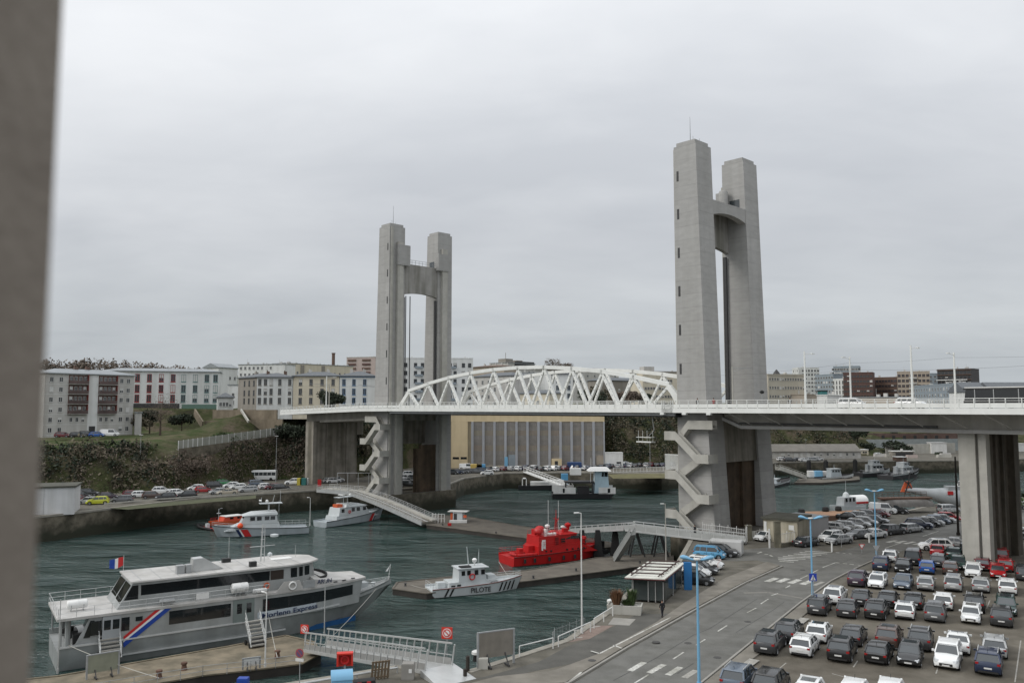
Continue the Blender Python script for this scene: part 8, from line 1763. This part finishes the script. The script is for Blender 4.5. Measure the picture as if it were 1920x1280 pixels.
roundsign('round no parking sign with a white plate below on the bottom quay', 561, 1302, 0, 3.15, 'noparking', R(-15)); roundsign('small red edged yield sign on the road island by the zebra stripes', 1616, 1037, 0, 1.15, 'yield', R(0))
roundsign('back of a triangular sign on the middle blue lamp post', 1644, 1060, 0, 2.5, 'back'); roundsign('blue pedestrian crossing sign on the blue lamp post', 1524, 1131.5, 0, 3.0, 'crossing')
roundsign('back of a triangular sign before the silver car', 1578, 1027, 0, 3.6, 'back'); roundsign('small dark round sign on the post near the cream building', 1459, 1024, 0, 2.2, 'noparking')
for i, (px, py) in enumerate(((1560, 1034), (1630, 1017), (1093, 1062))[:2]): p = P(px, py); mb = MB(); mb.lathe((p.x, p.y, 0), [(.14, 0), (.14, 1.25), (.02, 1.3)], 8); tag(mb.build('white_post', OFFW), ['white marker post at the end of the long zebra stripes', 'white marker post in front of the white saloon'][i], 'post')
a = P(1330, 1063, 0); mb = MB(); b_ = P(1352, 1062, 0)+Vector((0, 0, 0)); mb.tube(a+Vector((0, 0, 1)), b_+Vector((0, 0, 1)), .05, 5); mb.tube(b_, b_+Vector((0, 0, 1)), .05, 5); c = b_+Vector((-1.2, -3, 0)); mb.tube(b_+Vector((0, 0, 1)), c+Vector((0, 0, 1)), .05, 5); mb.tube(c, c+Vector((0, 0, 1)), .05, 5); mb.tube(a, a+Vector((0, 0, 1)), .05, 5); tag(mb.build('barrier', mat('red_white_barrier', (.62, .5, .48), .6, .1, 1)), 'low white barrier at the nose of the parked cars', 'barrier')
# signs, bins and posts on the left quay
box_on('recycling_bin', 'yellow recycling bin at the left quay end', 'bin', 562, 909, 0, 1.3, 1.4, 2.0, mat('bin_yellow', (.45, .38, .05), .6, .1, 1), group='recycling bins'); box_on('recycling_bin', 'teal green recycling bin between the yellow and the white one', 'bin', 569, 909, 0, 1.6, 1.4, 2.0, mat('bin_teal', (.02, .14, .13), .6, .1, 1), group='recycling bins'); box_on('recycling_bin', 'white recycling bin right of the teal one', 'bin', 575, 908, 0, 1.0, 1.2, 1.8, OFFW, group='recycling bins')
box_on('red_hatch', 'red panel on the wall at the head of the curved ramp', 'panel', 599, 911, 0, 1.0, .3, 1.9, RED)
t = box_on('notice_board', 'white information panel on the left quay under the lamp post', 'panel', 258, 915, 0, 2.0, .3, 2.9, OFFW)
for i in range(9):
    p = P(150+i*24.5, 922-i*1.6, 0); mb = MB(); mb.tube((p.x, p.y, 0), (p.x, p.y, 1.1), .12, 6); tag(mb.build('kerb_post', mat('kerb_post_cream', (.42, .38, .26), .8, .1, 1)), f'{ORD[i+1]} short cream post from left along the left quay road', 'post', 'cream posts along the left quay road')
mb = MB(); pp = [P(195, 949), P(290, 940), P(365, 935), P(430, 931), P(560, 918)]
for a, b_ in zip(pp, pp[1:]): mb.bar(a+Vector((0, 0, .55)), b_+Vector((0, 0, .55)), .1, .28)
tag(mb.build('crash_barrier', CONL), 'pale crash barrier along the left quay edge', 'barrier')
box_on('yellow_skip', 'yellow skip by the hangar', 'skip', 893, 884, 0, 4, 2.2, 2.6, mat('skip_yellow', (.5, .36, .10), .6, .1, 1)); box_on('blue_skip', 'blue skip right of the yellow skip', 'skip', 902, 884, 0, 3, 2.2, 2.6, BLU); box_on('blue_tent', 'dark blue tarpaulin stall among the cars by the hangar', 'stall', 1077, 881, 0, 5, 3, 2.8, mat('navy_tarp', (.02, .05, .14), .7, .1, 1)); box_on('white_box', 'white cabinet below the blue stall on the far quay edge', 'cabinet', 1079, 890, 0, 3.6, 2, 2.2, OFFW)
box_on('blue_pillar', 'tall blue banner pillar by the hangar door', 'banner', 949, 878, 0, 1.2, .4, 4.2, LBL)
fence('white railing along the far quay right of the hangar', [(1150, 886), (1262, 883)], 1.6, OFFW, 1.2, 0, 'far_railing', .05)
sheet(pl((1140,889),(1262,886),(1262,896),(1150,897)), 'quay_grass', mat('dry_grass', (.11, .10, .04), .95, .3, .4), .03)
sheet(pl((200,952),(360,937),(480,928),(480,934),(360,944),(240,955)), 'quay_grass', mat('dull_grass', (.06, .065, .03), .95, .35, .4), .03)
t = thing('grey_sign', 'small grey sign board by the gate railing', 'sign', P(1411, 1013)); mb = MB(); mb.box((-.5, -.03, .6), (.5, .03, 1.6)); mb.build('panel', CONL, t); mb = MB(); mb.tube((0, .05, 0), (0, .05, 1.6), .04, 5); mb.build('post', GRYS, t)
# ------------------------------------------------------------ people
def skin(name, pts, edges, rad, m, parent, lvl=1):
    me = bpy.data.meshes.new(name); me.from_pydata(pts, edges, []); o = bpy.data.objects.new(name, me); sc.collection.objects.link(o)
    md = o.modifiers.new('s', 'SKIN'); o.modifiers.new('d', 'SUBSURF').levels = lvl; o.modifiers['d'].render_levels = lvl
    for i, v in enumerate(me.skin_vertices[0].data): v.radius = rad[i] if isinstance(rad[i], tuple) else (rad[i], rad[i]); v.use_root = (i == 0)
    dg = bpy.context.evaluated_depsgraph_get(); m2 = bpy.data.meshes.new_from_object(o.evaluated_get(dg)); bpy.data.objects.remove(o); m2.materials.clear(); m2.materials.append(m)
    q = bpy.data.objects.new(name, m2); sc.collection.objects.link(q); q.parent = parent; m2.polygons.foreach_set('use_smooth', [True]*len(m2.polygons)); return q
SK = mat('skin', (.34, .20, .14), .6, .05, 4); CL = mat('dark_cloth', (.012, .013, .016), .9, .15, 4); CL2 = mat('dark_trousers', (.016, .017, .022), .9, .15, 4); HR = mat('dark_hair', (.02, .014, .01), .8, .2, 6)
def person(lab, loc, rz, jacket=CL, trousers=CL2, stride=.22, s_=1.0):
    t = thing('person', lab, 'person', loc, rz); a = stride
    P_ = [(0, 0, .95), (0, .0, 1.12), (0, .01, 1.38), (0, .01, 1.50), (0, .0, 1.60), (0, -.01, 1.70), (-.09, 0, .92), (-.11, -a*.55, .50), (-.11, -a*.75, .09), (-.11, -a*.75-.17, .04), (.09, 0, .92), (.10, a*.25, .50), (.11, a*.95, .10), (.11, a*.95-.15, .03),
          (-.19, .01, 1.42), (-.25, a*.25, 1.17), (-.25, a*.1, .92), (-.25, a*.05, .84), (.19, .01, 1.42), (.25, -a*.3, 1.18), (.24, -a*.7, .95), (.24, -a*.8, .87)]
    Ed = [(0, 1), (1, 2), (2, 3), (3, 4), (4, 5), (0, 6), (6, 7), (7, 8), (8, 9), (0, 10), (10, 11), (11, 12), (12, 13), (2, 14), (14, 15), (15, 16), (16, 17), (2, 18), (18, 19), (19, 20), (20, 21)]
    rd = [.12, .11, .13, .055, .085, .085, .085, .062, .042, .035, .085, .062, .042, .035, .055, .042, .034, .03, .055, .042, .034, .03]
    b = skin('body', P_, Ed, rd, SK, t)
    for sx, hx, hy, hz in ((-1, *P_[17][0:1], P_[17][1], P_[17][2]), (1, *P_[21][0:1], P_[21][1], P_[21][2])):   # fingers
        mb = MB()
        for k in range(4): mb.tube((hx, hy-.025+k*.017, hz), (hx-sx*.012, hy-.03+k*.018, hz-.075+abs(k-1.3)*.008), .009, 5, .006)
        mb.tube((hx, hy-.03, hz+.02), (hx-sx*.01, hy-.06, hz-.025), .01, 5, .007); mb.build('hand', SK, b)
    skin('jacket', [P_[0], P_[1], P_[2], (0, .01, 1.47), P_[14], P_[15], P_[16], P_[18], P_[19], P_[20], (0, 0, .82)], [(0, 1), (1, 2), (2, 3), (2, 4), (4, 5), (5, 6), (2, 7), (7, 8), (8, 9), (0, 10)], [.165, .15, .17, .09, .085, .065, .05, .085, .065, .05, .165], jacket, t)
    skin('trousers', [(0, 0, .92), P_[6], P_[7], P_[8], P_[10], P_[11], P_[12]], [(0, 1), (1, 2), (2, 3), (0, 4), (4, 5), (5, 6)], [.13, .11, .085, .06, .11, .085, .06], trousers, t)
    mb = MB(); mb.lathe((0, .015, 1.66), [(.098, 0), (.108, .06), (.095, .12), (.05, .155), (.01, .165)], 12); mb.build('hair', HR, t, smooth=60)
    for i in (8, 12):
        x, y, z_ = P_[i]; mb = MB(); mb.hexa([(x-.05, y-.22, z_-.09), (x+.05, y-.22, z_-.09), (x+.05, y+.07, z_-.09), (x-.05, y+.07, z_-.09)], [(x-.04, y-.19, z_-.03), (x+.04, y-.19, z_-.03), (x+.045, y+.07, z_+.02), (x-.045, y+.07, z_+.02)]); mb.build('shoe', BLK, t)
    t.scale = (s_, s_, s_); return t
person('person in dark coat and trousers walking along the pavement by the glass shelter', P(1242, 1156), R(200))
person('person in dark clothes walking on the bridge footway before the nearer tower', B(5.0, -1.2, 21.87), R(-40), stride=.15)
person('person in a dark jacket on the bridge footway right of the nearer tower', B(22.5, -1.2, 21.87), R(140), stride=.15)
person('person in a red jacket on the bridge footway at the foot of the nearer tower', B(8.2, -1.0, 21.87), R(140), mat('red_cloth', (.25, .02, .02), .9, .1, 4), stride=.15)
person('person in dark clothes at the foot of the tower stair', P(1303, 1003, .5), R(120), stride=.15)
for k, t in PROTO.items():
    for ch in list(t.children): bpy.data.objects.remove(ch)
    bpy.data.objects.remove(t)
